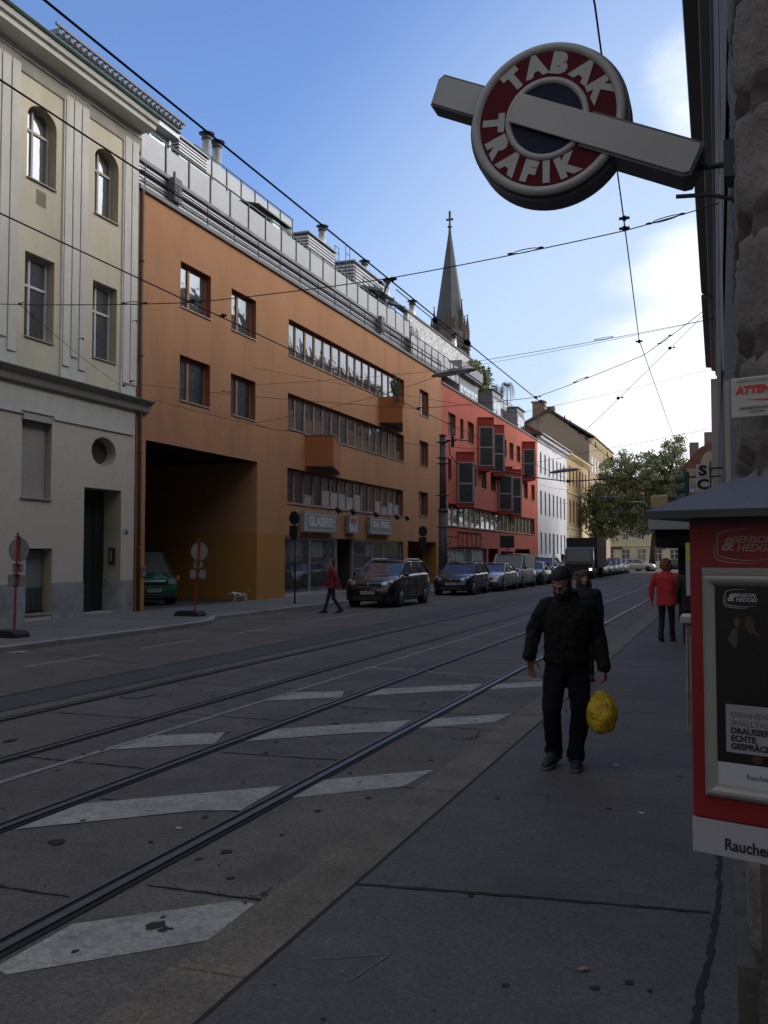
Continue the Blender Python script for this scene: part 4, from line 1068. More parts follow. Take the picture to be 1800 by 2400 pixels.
# ================================================================ beige house
BEI = mat('beige_render', (.46, .34, .18), .9, var=.08, vscale=.5, bump=.35, dirt=(.30, .21, .11), dirt_amt=.5, dirt_scale=.5)
BEIL = mat('light_yellow_render', (.60, .50, .28), .9, var=.06)
be = thing('beige_building', 'ochre beige house with close rows of windows beside the white house', 'building', (XL, 115, .1))
A, B = 106.31, 123.6
BC = [108.4+2.52*k for k in range(6)]
H = []
for c in BC: H += [(c-.42, c+.42, 10.0, 12.0), (c-.42, c+.42, 5.75, 8.15), (c-.42, c+.42, 2.0, 3.95)]
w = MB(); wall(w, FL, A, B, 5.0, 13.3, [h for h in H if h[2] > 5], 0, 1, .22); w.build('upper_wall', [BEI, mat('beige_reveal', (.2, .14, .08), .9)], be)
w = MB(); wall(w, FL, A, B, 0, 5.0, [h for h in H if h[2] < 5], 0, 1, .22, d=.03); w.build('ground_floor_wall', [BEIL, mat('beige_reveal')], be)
b = MB(); b.box(XL-11, XL-.5, A+.02, B-.02, 0, 13.3); b.build('rear_block', BEI, be)
for c in BC:
    for z0, z1 in ((10.02, 11.98), (5.77, 8.13), (2.02, 3.93)):
        window(FL, be, c-.41, c+.41, z0, z1, .2, mat('brown_grey_frame', (.16, .12, .08), .6), GL, muls=(c,), trans=(z0+(z1-z0)*.68,), fw=.07)
        s = MB(); s.fbox(FL, c-.55, c+.55, z1+.1, z1+.22, .0, .1); s.fbox(FL, c-.5, c-.42, z0, z1+.1, .0, .04); s.fbox(FL, c+.42, c+.5, z0, z1+.1, .0, .04); s.fbox(FL, c-.55, c+.55, z0-.14, z0-.03, 0, .08); s.build('surround', BEI, be)
cornice(FL, A, B, [(.001, 8.95), (.1, 9.0), (.14, 9.2), (.001, 9.22)], 'string_course', BEIL, be)
cornice(FL, A, B, [(.032, 4.85), (.14, 4.9), (.16, 5.1), (.001, 5.12)], 'string_course', BEIL, be)
cornice(FL, A, B+.3, [(0, 12.9), (.15, 13.0), (.5, 13.3), (.52, 13.5), (0, 13.52)], 'cornice', BEIL, be)
cornice(FL, A, B+.3, [(.002, 13.53), (.6, 13.55), (.62, 13.65), (-5.5, 16.5), (-10.8, 13.5)], 'roof', [mat('grey_roof', (.09, .08, .08), .8)], be)
# taller house whose gable looks over the beige one
GAB = mat('brown_grey_gable', (.33, .255, .19), .95, var=.07, vscale=.3, dirt=(.24, .18, .13), dirt_amt=.3, dirt_scale=.3)
ta = thing('gabled_building', 'taller brown-grey house showing its blank gable and chimneys above the beige house', 'building', (XL-5, 128, .1))
b = MB(); P = [(-26.6, 0), (-17.1, 0), (-17.1, 17.1), (-22.4, 21.0), (-26.6, 18.9)]
b.prism(P, 124.0, 146, F=lambda a, z, c: (a, c, z)); b.build('wall', GAB, ta)
b = MB(); b.prism([(-16.35, 17.2), (-16.35, 17.45), (-22.4, 21.45), (-27.2, 18.9), (-27.2, 18.6), (-22.4, 21.05)], 123.7, 146.3, F=lambda a, z, c: (a, c, z)); b.build('roof', mat('brown_tile', (.13, .085, .065), .9, var=.2, vscale=3), ta)
b = MB(); b.box(-24.6, -23.0, 124.2, 125.4, 19.6, 22.3); b.box(-24.75, -22.85, 124.1, 125.5, 22.3, 22.5); b.box(-22.9, -21.9, 125.5, 126.5, 20.5, 21.9); b.build('chimney', mat('chimney_brick', (.23, .14, .10), .9, var=.15), ta)
b = MB(); 
for k in range(6): b.fbox(frame((-17.1, 0, 0), (0, 1, 0), (1, 0, 0)), 126+3*k, 127+3*k, 13, 15, .0, .02)
b.build('window', GL, ta)
b = MB(); b.prism([(-17.1, 16.3), (-16.5, 17.0), (-16.5, 17.2), (-17.1, 17.2)], 124, 146, F=lambda a, z, c: (a, c, z)); b.build('cornice', BEIL, ta)

# ================================================================ church
STN = mat('dark_church_stone', (.095, .075, .072), .9, var=.2, vscale=.15, bump=.4)
SLA = mat('slate_spire', (.055, .062, .068), .7, var=.12, vscale=.4)
cx, cy = None, None
def at(px, py, d):
    """a point of the skyline: direction of sight times distance (used once, for the far church)"""
    return None
CX, CY = -68.7, 237.0
chh = thing('church', 'dark gothic church tower with tall slate spire and stone cross above the roofs', 'church', (CX, CY, 0))
def ngon(b, cx, cy, r0, r1, z0, z1, n=8, mi=0, rot=None):
    rot = PI/n if rot is None else rot
    vs = [(cx+r0*math.cos(rot+2*PI*i/n), cy+r0*math.sin(rot+2*PI*i/n), z0) for i in range(n)]+[(cx+r1*math.cos(rot+2*PI*i/n), cy+r1*math.sin(rot+2*PI*i/n), z1) for i in range(n)]
    b.add(vs, [tuple(range(n))[::-1], tuple(range(n, 2*n))]+[(i, (i+1) % n, n+(i+1) % n, n+i) for i in range(n)], mi)
ZB = 65.2
b = MB(); ngon(b, CX, CY, 3.85, .42, ZB-1.2, ZB+22.2); b.build('spire', SLA, chh)
b = MB(); ngon(b, CX, CY, .42, .30, ZB+22.2, ZB+24, n=8); ngon(b, CX, CY, .65, .55, ZB+24, ZB+24.35); ngon(b, CX, CY, .26, .26, ZB+24.35, ZB+26); b.box(CX-.95, CX+.95, CY-.25, CY+.25, ZB+25.9, ZB+26.35); b.box(CX-.25, CX+.25, CY-.25, CY+.25, ZB+26.35, ZB+27.6); b.ell((CX, CY, ZB+28.0), (.35, .35, .45)); b.tube([(CX, CY, ZB+28), (CX, CY, ZB+28.9)], [.1, .02], 5)
b.build('cross_finial', STN, chh)
b = MB(); ngon(b, CX, CY, 3.95, 3.95, ZB-4.2, ZB-1.2); ngon(b, CX, CY, 4.3, 4.0, ZB-4.6, ZB-4.2); ngon(b, CX, CY, 5.6, 5.3, 43, ZB-9, n=4); ngon(b, CX, CY, 5.5, 4.4, ZB-9, ZB-4.6, n=8, rot=PI/8)
for i in range(8):
    a = PI/8+2*PI*i/8+PI/8; x, y = CX+2.9*math.cos(a), CY+2.9*math.sin(a)
b.box(CX-12, CX+5, CY-3, CY+30, 0, 44)
b.build('tower', STN, chh)
def pinn(b, x, y, z0, z1, r):
    ngon(b, x, y, r, r, z0, z0+(z1-z0)*.45, n=6); ngon(b, x, y, r*1.05, r*.1, z0+(z1-z0)*.45, z1, n=6)
    for k in range(5):
        z = z0+(z1-z0)*(.5+.09*k); rr = r*1.25*(1-.18*k); b.box(x-rr, x+rr, y-.08, y+.08, z, z+.18); b.box(x-.08, x+.08, y-rr, y+rr, z, z+.18)
    b.box(x-.3, x+.3, y-.1, y+.1, z1-.3, z1-.15)
for x, y, z0, z1, r in ((CX-3.5, CY-3.0, ZB-8, ZB+2.2, .55), (CX-4.9, CY-1.0, ZB-8, ZB-.4, .5), (CX+3.6, CY-1.5, ZB-9, ZB+3.9, .6), (CX+4.9, CY-3.2, ZB-9, ZB-1.0, .5), (CX+4.6, CY+.5, ZB-9, ZB+.3, .6), (CX+5.7, CY-3.0, ZB-16, ZB-7.0, .45), (CX+.6, CY-3.8, ZB-4, ZB+.9, .3), (CX+2.3, CY-3.6, ZB-4, ZB-.6, .3)): b = MB(); pinn(b, x, y, z0, z1, r); b.build('pinnacle', STN, chh)
b = MB()
for k in range(5): 
    a = -PI/2+(k-2)*PI/4; x, y = CX+3.3*math.cos(a), CY+3.3*math.sin(a); 
    G = frame((x, y, 0), (-math.sin(a), math.cos(a), 0), (math.cos(a), math.sin(a), 0)); b.fbox(G, -.45, .45, ZB-2.8, ZB-.8, -.2, .02)
    b.add([G(-.45, ZB-.8, .02), G(.45, ZB-.8, .02), G(0, ZB-.2, .02)], [(0, 1, 2)])
b.build('lancet_opening', DBLK, chh)
G = frame((CX+.0, CY-3.75, 0), (1, 0, 0), (0, -1, 0))
b = MB(); pts = [G(1.0+1.9*math.cos(PI*i/12), ZB-9.5+2.6*math.sin(PI*i/12), .15) for i in range(13)]; b.tube([G(2.9, ZB-14, .15)]+pts+[G(-.9, ZB-14, .15)], .16, 5)
b.build('window_tracery', mat('pale_stone', (.35, .31, .29), .9), chh)

# ================================================================ far end of the street
CRM = mat('far_cream_render', (.50, .44, .29), .9, var=.06)
fb = thing('corner_building', 'cream three-storey house with red roof closing the far end of the street', 'building', (-15, 165, 0))
FF = frame((0, 162, 0), (1, 0, 0), (0, -1, 0))
H = []; WX = [-29.5+2.6*k for k in range(12)]
for x in WX: H += [(x-.5, x+.5, 4.5, 6.2), (x-.5, x+.5, 8.2, 10.2), (x-.7, x+.7, .8, 2.9)]
w = MB(); wall(w, FF, -32, 0, 0, 11.3, H, 0, 1, .25); w.build('wall', [CRM, mat('cream_reveal')], fb)
b = MB(); b.box(-32, 0, 162.3, 175, 0, 11.3); b.build('rear_block', CRM, fb)
for h in H: window(FF, fb, h[0]+.02, h[1]-.02, h[2]+.02, h[3]-.02, .22, WFR, GL, muls=((h[0]+h[1])/2,), trans=(h[2]+(h[3]-h[2])*.65,), fw=.09)
b = MB(); b.prism([(161.4, 11.3), (161.4, 11.6), (168.5, 15.6), (175.6, 11.6), (175.6, 11.3)], -32.4, .4, F=lambda a, z, c: (c, a, z)); b.build('roof', mat('dull_red_tile', (.21, .10, .07), .9, var=.15, vscale=2), fb)
b = MB(); b.fbox(FF, -32.2, .2, 10.8, 11.28, .0, .3); b.fbox(FF, -32, 0, 3.4, 3.7, 0, .15); b.fbox(FF, -32, 0, 7.0, 7.25, 0, .12); b.build('cornice', BEIL, fb)
b = MB()
for x, z in ((-29, 16.2), (-26.5, 15.6), (-24, 17.2), (-22.6, 16.4), (-19.0, 16.6), (-14, 16.2), (-8, 16.8)): b.box(x, x+1.1, 167, 169, 12.5, z); b.box(x-.1, x+1.2, 166.9, 169.1, z, z+.2)
b.build('chimney', mat('grey_chimney', (.23, .2, .18), .9, var=.15), fb)
b = MB(); b.fbox(FF, -20, -17, 2.95, 3.3, .05, .12); b.fbox(FF, -12, -10, 2.95, 3.3, .05, .12); b.build('shop_fascia', DMET, fb)
f2 = thing('background_building', 'yellowish house with dull red roof and arched gable, far right behind the SCH sign', 'building', (3, 90, 0))
F2 = frame((0, 88, 0), (1, 0, 0), (0, -1, 0))
b = MB(); b.box(-3.6, -.7, 88, 96, 0, 9.6, 0); b.build('wall', mat('far_ochre_render', (.42, .36, .22), .9), f2)
b = MB(); P = [(-2.35, 9.6)]+[(-1.5+.85*math.cos(PI-PI*i/10), 9.9+1.2*math.sin(PI*i/10)) for i in range(11)]+[(-.65, 9.6)]; b.prism(P, 87.6, 88.4, F=lambda a, z, c: (a, c, z)); b.build('arched_gable', mat('pale_yellow', (.52, .48, .32), .9), f2)
b = MB(); b.prism([(-4.0, 9.6), (-4.0, 9.8), (-2.4, 11.6), (0, 12.6), (0, 9.6)], 89, 96, F=lambda a, z, c: (a, c, z)); b.build('roof', mat('dull_red_tile'), f2)
b = MB(); b.box(-3.4, -2.6, 91, 92, 10.3, 12.3); b.box(-2.1, -1.2, 91, 92, 11, 13.2); b.build('chimney', mat('grey_chimney'), f2)
b = MB()
for k in range(3): b.box(-3.3+.9*k, -2.9+.9*k, 87.95, 88, 6.5, 8.3)
b.build('window', GL, f2)

# ================================================================ right-hand row
RST = mat('rusticated_stone', (.20, .185, .178), .95, var=.3, vscale=3.5, bump=.8, bscale=22, bdist=.03, dirt=(.09, .08, .075), dirt_amt=.5, dirt_scale=3)
SOF = mat('dark_cornice', (.075, .070, .072), .75, var=.12)
RGT = mat('right_row_render', (.15, .135, .125), .9, var=.1)
rb_ = thing('stone_corner_building', 'dark rusticated stone corner house filling the right edge', 'building', (3, 8, 0))
CXr, CYr = .10, 3.72
U1 = V((math.sin(R(72)), -math.cos(R(72)), 0)); Nc = V((-math.cos(R(72)), -math.sin(R(72)), 0))
FC = frame((CXr, CYr, 0), U1, Nc)          # camera-facing wall with plaque
def XR(Y): return -.02-.0118*max(0, Y-3.7)
FR = frame((CXr, CYr, 0), (-.0118, 1, 0), (-1, -.0118, 0))   # street facade
# rough stone courses as displaced blocks
def rough_block(b, F, u0, u1, v0, v1, d0, amp, seed, nu=None, nv=None):
    nu = nu or max(3, int((u1-u0)/.035)); nv = nv or max(3, int((v1-v0)/.035)); vs = []; fs = []
    for j in range(nv+1):
        for i in range(nu+1):
            u = u0+(u1-u0)*i/nu; v_ = v0+(v1-v0)*j/nv
            e = min(1, min(i, nu-i, j, nv-j)/1.0)
            h = noise.noise(V((u*5+seed*7.3, v_*5, seed)))*.45+noise.noise(V((u*14+seed, v_*14, seed*2.1)))*.45+noise.noise(V((u*33+seed, v_*33, seed*1.1)))*.25
            vs.append(F(u, v_, d0*e+.02*(1-e)+amp*h*e if e > 0 else 0))
    for j in range(nv):
        for i in range(nu): fs.append((j*(nu+1)+i, j*(nu+1)+i+1, (j+1)*(nu+1)+i+1, (j+1)*(nu+1)+i))
    b.add(vs, fs, 0, True)
b = MB(); z = 1.72; k = 0
z = -.06+.47*3
courses = []
zz = 2.19-.44*4-.30
edges = [.30, .74, 1.18, 1.68, 2.155, 2.585, 3.05, 3.52, 3.97, 4.42, 4.87, 5.32]
for i in range(len(edges)-1):
    z0, z1 = edges[i]+.03, edges[i+1]-.03
    rough_block(b, FC, .0, .62 if i % 2 else .85, z0, z1, .055, .032, i+1)
    rough_block(b, FC, .66 if i % 2 else .89, 1.9, z0, z1, .055, .032, i+21, nu=20, nv=6)
    rough_block(b, FR, .0, .5 if i % 2 else .7, z0, z1, .05, .028, i+41)
    rough_block(b, FR, .54 if i % 2 else .74, 1.5, z0, z1, .05, .028, i+61, nu=14, nv=8)
b.build('rusticated_course', RST, rb_)
b = MB(); b.prism([tuple(FC(.0, 0, 0))[:2], tuple(FC(9, 0, 0))[:2], tuple(FC(9, 0, -9))[:2], (8.5, 26), tuple(FR(22.3, 0, 0))[:2]], -.1, 18.6)
b.build('wall', mat('stone_backing', (.12, .105, .10), .95, var=.15, bump=.5), rb_)
b = MB(); b.fbox(FC, .0, .26, -.1, .30, 0, .10); b.fbox(FC, .0, .27, .3, 1.12, .0, .06); b.fbox(FR, -.05, 1.5, -.1, .33, .0, .10); b.build('plinth', mat('weathered_plinth', (.10, .095, .085), .9, var=.25, vscale=4, bump=.6, bscale=40, dirt=(.2, .15, .08), dirt_amt=.3, dirt_scale=3), rb_)
b = MB(); b.fbox(FC, .28, 3.0, -.1, 1.3, .0, .03); b.build('dark_panel', DBLK, rb_)
# smooth upper facade with windows on the street side
HR = []
for k in range(7):
    for z0, z1 in ((7.0, 9.0), (10.6, 12.6), (14.2, 16.0)): HR.append((1.8+3*k, 2.9+3*k, z0, z1))
w = MB(); wall(w, FR, 0, 22.3, 5.35, 18.0, HR, 0, 1, .2, d=.03); w.build('street_wall', [RGT, SOF], rb_)
for h in HR: window(FR, rb_, h[0]+.02, h[1]-.02, h[2]+.02, h[3]-.02, .17, SOF, GLD, muls=((h[0]+h[1])/2,), fw=.07)
def rcorn(F, u0, u1, z, over, name, par):
    return cornice(F, u0, u1, [(0, z-1.0), (.10, z-.95), (.12, z-.6), (over*.45, z-.5), (over*.5, z-.25), (over*.96, z-.2), (over, z), (-3.5, z+2.6), (-3.5, z-.2)], name, SOF, par)
rcorn(FR, .0, 22.3, 19.0, .92, 'cornice', rb_)
# further houses of the right-hand row
RSPEC = [(26.1, 45.0, 'second house of the shaded right-hand row, behind the kiosk', (.16, .145, .13), 18.9), (45.0, 64.0, 'third house of the shaded right-hand row, beyond the canopy', (.19, .175, .16), 19.1), (64.0, 88.0, 'last tall house of the shaded right-hand row before the street bends', (.17, .15, .14), 18.8)]
for i, (a, c, lab, colr, zt) in enumerate(RSPEC):
    t = thing('row_building', lab, 'building', (4, (a+c)/2, 0), 'houses of the right-hand row')
    m_ = mat('row_render_'+'abc'[i], colr, .9, var=.1, dirt=(.12, .11, .1), dirt_amt=.3)
    H = []; k = 0
    y = a+1.2
    while y < c-1.4:
        for z0, z1 in ((5.6, 7.6), (9.2, 11.2), (12.6, 14.6), (15.8, 17.2)): H.append((y-CYr, y+1.1-CYr, z0, z1))
        y += 2.7
    H2 = [(a-CYr+.8+4.5*q, a-CYr+4.4+4.5*q, .3, 3.0) for q in range(int((c-a-1)/4.5))]
    w = MB(); wall(w, FR, a-CYr, c-CYr, 0, 18.0, H+H2, 0, 1, .2); w.build('wall', [m_, SOF], t)
    xa, xc = FR(a-CYr, 0, 0).x, FR(c-CYr, 0, 0).x
    b = MB(); b.prism([(xa+.45, a+.01), (9, a+.01), (9, c-.01), (xc+.45, c-.01)], 0, 18.0); b.build('rear_block', m_, t)
    for h in H: window(FR, t, h[0]+.02, h[1]-.02, h[2]+.02, h[3]-.02, .18, SOF, GLD, muls=((h[0]+h[1])/2,), fw=.08)
    for h in H2: window(FR, t, h[0]+.02, h[1]-.02, h[2]+.02, h[3]-.02, .18, DMET, GLD, muls=(h[0]+1.2,), fw=.08, name='shop_window')
    rcorn(FR, a-CYr, c-CYr, zt, .92, 'cornice', t)
    if i == 2:
        b = MB(); b.fbox(FR, c-CYr-.4, c-CYr, 0, 17.5, .0, .5); b.build('end_pilaster', mat('pale_stone'), t)
t = thing('mansard_building', 'small far house with a dark curved mansard roof at the end of the right-hand row', 'building', (1, 100, 0))
b = MB(); b.box(-1.9, 6, 97, 108, 0, 11.5); b.build('wall', mat('row_render_b'), t)
b = MB(); b.prism([(-2.5, 9.5), (-2.1, 10.6), (-1.6, 13.2), (-1.3, 15.5), (6, 15.6), (6, 9.5)], 96.8, 108, F=lambda a, z, c: (a, c, z)); b.build('roof', mat('dark_mansard', (.07, .065, .07), .7), t)
b = MB(); b.box(-1.98, -1.9, 98, 99, 4, 6); b.build('window', GL, t)

# unseen houses added behind the viewer to block sky light and reflections
for (x0, x1, y0, y1, h, lab, colr) in ((1.2, 14, -48, -9, 19, 'unseen stone house added behind the viewer, blocking sky over the cross street', (.2, .18, .16)), (-30, XL, -48, -12.05, 17, 'unseen plain cream house added behind the viewer, blocking sky along the left row', (.4, .36, .28)), (-16.5, 0, -62, -50, 17, 'unseen plain grey house added behind the viewer, blocking sky down the street', (.25, .24, .22))):
    t = thing('added_rear_building', lab, 'building', ((x0+x1)/2, (y0+y1)/2, 0))
    m_ = mat('rear_render_%d' % (h*10+int(x0)), colr, .9, var=.1)
    b = MB(); b.box(x0, x1, y0, y1, 0, h); b.build('wall', m_, t)
    b = MB(); b.box(x0-.5, x1+.5, y0-.2, y1+.0, h+.001, h+.4); b.build('cornice', SOF, t)
    b = MB(); n_ = int((y1-y0)/3)
    for k in range(n_):
        for z in (1.2, 4.8, 8.6, 12.4):
            xf = x1 if x0 < -20 else x0
            b.box(xf-.02, xf+.02, y0+1+3*k, y0+2.1+3*k, z, z+2)
    b.build('window', GL, t)
# ================================================================ tobacconist's sign
FS = frame((0, 4.2, 0), (1, 0, 0), (0, -1, 0))
t = thing('shop_sign', 'round red TABAK TRAFIK sign crossed by a slanting white bar, hung from the wall', 'sign', (-.1, 4.3, 3.5))
SG_W = mat('acrylic_white', (.40, .40, .40), .5, coat=.0, var=.04, vscale=4); SG_R = mat('acrylic_dark_red', (.095, .007, .013), .6, spec=.15, coat=.0); SG_N = mat('acrylic_navy', (.018, .024, .05), .6, spec=.15)
SG_C = mat('sign_casing', (.10, .11, .13), .5, metal=.2)
cx0, cz0 = -.755, 3.795
def ring(b, r0, r1, d0, d1, n=64, mi=0, c=(cx0, cz0), bulge=0):
    pr = [(r0, d0), (r0, d1), (r1, d1), (r1, d0)] if not bulge else [(r0, d0), (r0, d1-bulge), (r0*.7+r1*.3, d1), (r0*.3+r1*.7, d1), (r1, d1-bulge), (r1, d0)]
    k = len(pr); vs = []; fs = []
    for i in range(n):
        a = 2*PI*i/n
        for (r_, d_) in pr: vs.append(FS(c[0]+r_*math.cos(a), c[1]+r_*math.sin(a), d_))
    for i in range(n):
        for j in range(k): fs.append((i*k+j, i*k+(j+1) % k, ((i+1) % n)*k+(j+1) % k, ((i+1) % n)*k+j))
    b.add(vs, fs, mi, bool(bulge)); return b
b = MB(); ring(b, .0005, .352, -.17, -.006); ring(b, .30, .368, -.16, -.035); b.build('casing', SG_C, t)
b = MB(); ring(b, .312, .352, -.01, .016, bulge=.012); b.build('outer_ring', SG_W, t)
b = MB(); ring(b, .188, .313, -.008, .004); b.build('red_ring', SG_R, t)
b = MB(); ring(b, .163, .192, -.008, .014, bulge=.008); b.build('inner_ring', SG_W, t)
b = MB(); ring(b, .0003, .164, -.008, .002); b.build('navy_disc', SG_N, t)
tilt = -math.atan2(.51, 1.11)
ct, stt = math.cos(tilt), math.sin(tilt)
def bar(b, u0, u1, hw, d0, d1, ch=.03, mi=0):
    P = [(u0+ch*.4, -hw), (u1-ch*1.0, -hw), (u1, -hw+ch*.6), (u1, hw-ch*.5), (u1-ch*.4, hw), (u0+ch*.6, hw), (u0, hw-ch)]
    b.prism([(cx0+u*ct-v*stt, cz0+.002+u*stt+v*ct) for u, v in P], d0, d1, F=lambda a, z, d: FS(a, z, d), mi=mi)
b = MB(); bar(b, -.60, -.335, .078, -.155, -.035); b.build('bar_casing', SG_C, t); b = MB(); bar(b, .18, .715, .082, -.16, .018); b.build('bar_casing', SG_C, t)
b = MB(); bar(b, -.594, -.33, .068, -.035, -.028); b.build('bar_stub', SG_W, t)
b = MB(); bar(b, -.172, .705, .070, .0185, .027, .025); b.build('bar_face', SG_W, t, bevel=.006)
for s_, a in zip('TABAK', (36, 11, -13.5, -42, -67)):
    a = R(a); text(s_, FS, cx0-.252*math.sin(a), cz0+.252*math.cos(a), .006, .122, SG_W, t, rot=a, bold=.010, ext=.0015, name='letter')
for s_, a in zip('TRAFIK', (-94, -68, -43, -20, -1, 20)):
    a = R(a); text(s_, FS, cx0+.252*math.sin(a), cz0-.252*math.cos(a), .006, .122, SG_W, t, rot=a, bold=.010, ext=.0015, name='letter')
b = MB()
for (u, z) in ((-.13, 3.50), (-.16, 3.40)): pass
b.tube([(-.15, 4.27, 3.50), (.12, 4.27, 3.50)], .014, 8); b.tube([(-.20, 4.27, 3.385), (-.06, 4.27, 3.375), (.03, 4.27, 3.345), (.12, 4.28, 3.25)], .010, 8); b.box(.0, .1, 4.2, 4.34, 3.42, 3.58); b.build('bracket', DMET, t)
# ================================================================ vending kiosk with advertisement
FK = frame((-.118, 3.0, 0), tuple(U1), tuple(Nc))
KR = mat('kiosk_red', (.20, .005, .007), .5, coat=.0, var=.15, vscale=2)
KW = mat('kiosk_white', (.34, .33, .37), .5)
ALU = mat('brushed_frame', (.28, .275, .26), .45, metal=.35, var=.06)
t = thing('vending_kiosk', 'red wall kiosk with BENSON & HEDGES logo, framed black poster and grey hipped metal hood', 'kiosk', tuple(FK(.3, 0, -.2)))
b = MB(); b.fbox(FK, .0, .80, 1.021, 1.925, -.40, 0); b.build('body', KR, t, bevel=.006)
b = MB(); b.fbox(FK, -.001, .801, .92, 1.02, -.40, .002); b.build('warning_strip', KW, t)
b = MB()
b.add([FK(-.095, 1.935, .10), FK(.95, 1.935, .10), FK(.95, 1.935, -.5), FK(-.095, 1.935, -.5), FK(.13, 2.035, -.06), FK(.80, 2.035, -.06), FK(.80, 2.035, -.40), FK(.13, 2.035, -.40)], [(0, 1, 5, 4), (1, 2, 6, 5), (2, 3, 7, 6), (3, 0, 4, 7), (4, 5, 6, 7)], 0)
b.add([FK(-.095, 1.935, .10), FK(.95, 1.935, .10), FK(.95, 1.935, -.5), FK(-.095, 1.935, -.5)], [(0, 1, 2, 3)], 1)
b.fbox(FK, -.097, .952, 1.912, 1.9345, -.502, .102, 1)
b.build('hood', [mat('hood_metal', (.10, .105, .12), .5, metal=.1, var=.15, vscale=5), mat('hood_edge', (.035, .037, .042), .5)], t)
b = MB(); b.fbox(FK, .01, .79, 1.895, 1.911, -.3, .01); b.build('drip_edge', mat('hood_edge'), t)
# poster frame with rounded profile
def pframe(b, u0, u1, v0, v1, w_, F, prof):
    loops = []
    for (s_, d) in prof: loops.append([F(u0+s_, v0+s_, d), F(u1-s_, v0+s_, d), F(u1-s_, v1-s_, d), F(u0+s_, v1-s_, d)])
    vs = [p for l in loops for p in l]; fs = []
    for i in range(len(prof)-1):
        for j in range(4): fs.append((4*i+j, 4*i+(j+1) % 4, 4*i+4+(j+1) % 4, 4*i+4+j))
    b.add(vs, fs)
b = MB(); pframe(b, .043, .70, 1.092, 1.745, .035, FK, [(0, 0), (0, .012), (.004, .017), (.012, .021), (.02, .020), (.028, .014), (.034, .006), (.035, .002)]); fo = b.build('poster_frame', ALU, t)
b = MB(); b.fbox(FK, .043, .70, 1.7455, 1.765, .0, .012); b.build('top_strip', ALU, fo)
b = MB(); b.fbox(FK, .078, .665, 1.195, 1.71, .001, .0035); po = b.build('poster', mat('poster_black', (.006, .006, .007), .3), fo)
b = MB(); b.fbox(FK, .078, .665, 1.127, 1.195, .001, .0038); b.build('poster_white_strip', mat('poster_grey_white', (.42, .43, .47), .5), fo)
b = MB(); b.fbox(FK, .104, .42, 1.226, 1.365, .0036, .0044); bx = b.build('text_box', mat('poster_grey', (.25, .25, .26), .5), po)
TG = mat('poster_text_grey', (.09, .09, .095), .5); TB = mat('poster_text_black', (.012, .012, .015), .5)
for k, (s_, z, bo, m_) in enumerate((('DRINNEN', 1.335, 0, TG), ('SMALLTALK,', 1.311, 0, TG), ('DRAUSSEN', 1.289, .0011, TB), ('ECHTE', 1.267, .0011, TB), ('GESPRÄCHE.', 1.244, .0011, TB))):
    text(s_, FK, .118, z, .0050, .0235, m_, bx, align='LEFT', bold=bo, ext=.0002)
text('Rauchen ist tödlich', FK, .160, 1.160, .0042, .023, TB, fo, align='LEFT', ext=.0002, sx=.85)
text('Rauchen ist tödlich', FK, .093, .955, .0028, .046, TB, t, align='LEFT', bold=.0012, ext=.0004, sx=.88)
LOGO = mat('logo_pale', (.33, .22, .22), .5); LOGW = mat('logo_white', (.42, .44, .47), .5)
def logo(u, v, s, d, m, par):
    text('BENSON', FK, u+.052*s, v+.013*s, d, .029*s, m, par, align='LEFT', shear=.25, ext=.0002, bold=.0004*s, sx=1.05)
    text('HEDGES', FK, u+.067*s, v-.011*s, d, .029*s, m, par, align='LEFT', shear=.25, ext=.0002, bold=.0004*s, sx=1.05)
    text('&', FK, u+.040*s, v-.0005*s, d+.0004, .056*s, m, par, shear=.25, ext=.0002, bold=.0009*s)
    b = MB()
    def ribbon(P, w0):
        n = len(P)
        vs = []; 
        for i, (a, c) in enumerate(P):
            p, q = P[max(0, i-1)], P[min(n-1, i+1)]; tx, tz = q[0]-p[0], q[1]-p[1]; l = math.hypot(tx, tz) or 1
            wv = w0*s*math.sin(PI*min(1, max(0, (i+.35)/(n-.3))))**.6
            vs += [FK(u+(a-tz/l*wv/s)*s, v+(c+tx/l*wv/s)*s, d), FK(u+(a+tz/l*wv/s)*s, v+(c-tx/l*wv/s)*s, d)]
        b.add(vs, [(2*i, 2*i+1, 2*i+3, 2*i+2) for i in range(n-1)])
    ribbon([(.125, .047), (.10, .046), (.07, .044), (.045, .041), (.022, .036), (.014, .031), (.012, .02), (.012, 0), (.012, -.02), (.015, -.033), (.03, -.038), (.06, -.043), (.09, -.046), (.13, -.045), (.17, -.041)], .0016)
    ribbon([(.004, .01), (.003, 0), (.003, -.02), (.004, -.036), (.012, -.045), (.04, -.051), (.07, -.054), (.10, -.055), (.13, -.052)], .0014)
    return b.build('logo_outline', m, par)
logo(.074, 1.834, 1.02, .0015, LOGO, t)
logo(.101, 1.677, .55, .0045, LOGW, po)
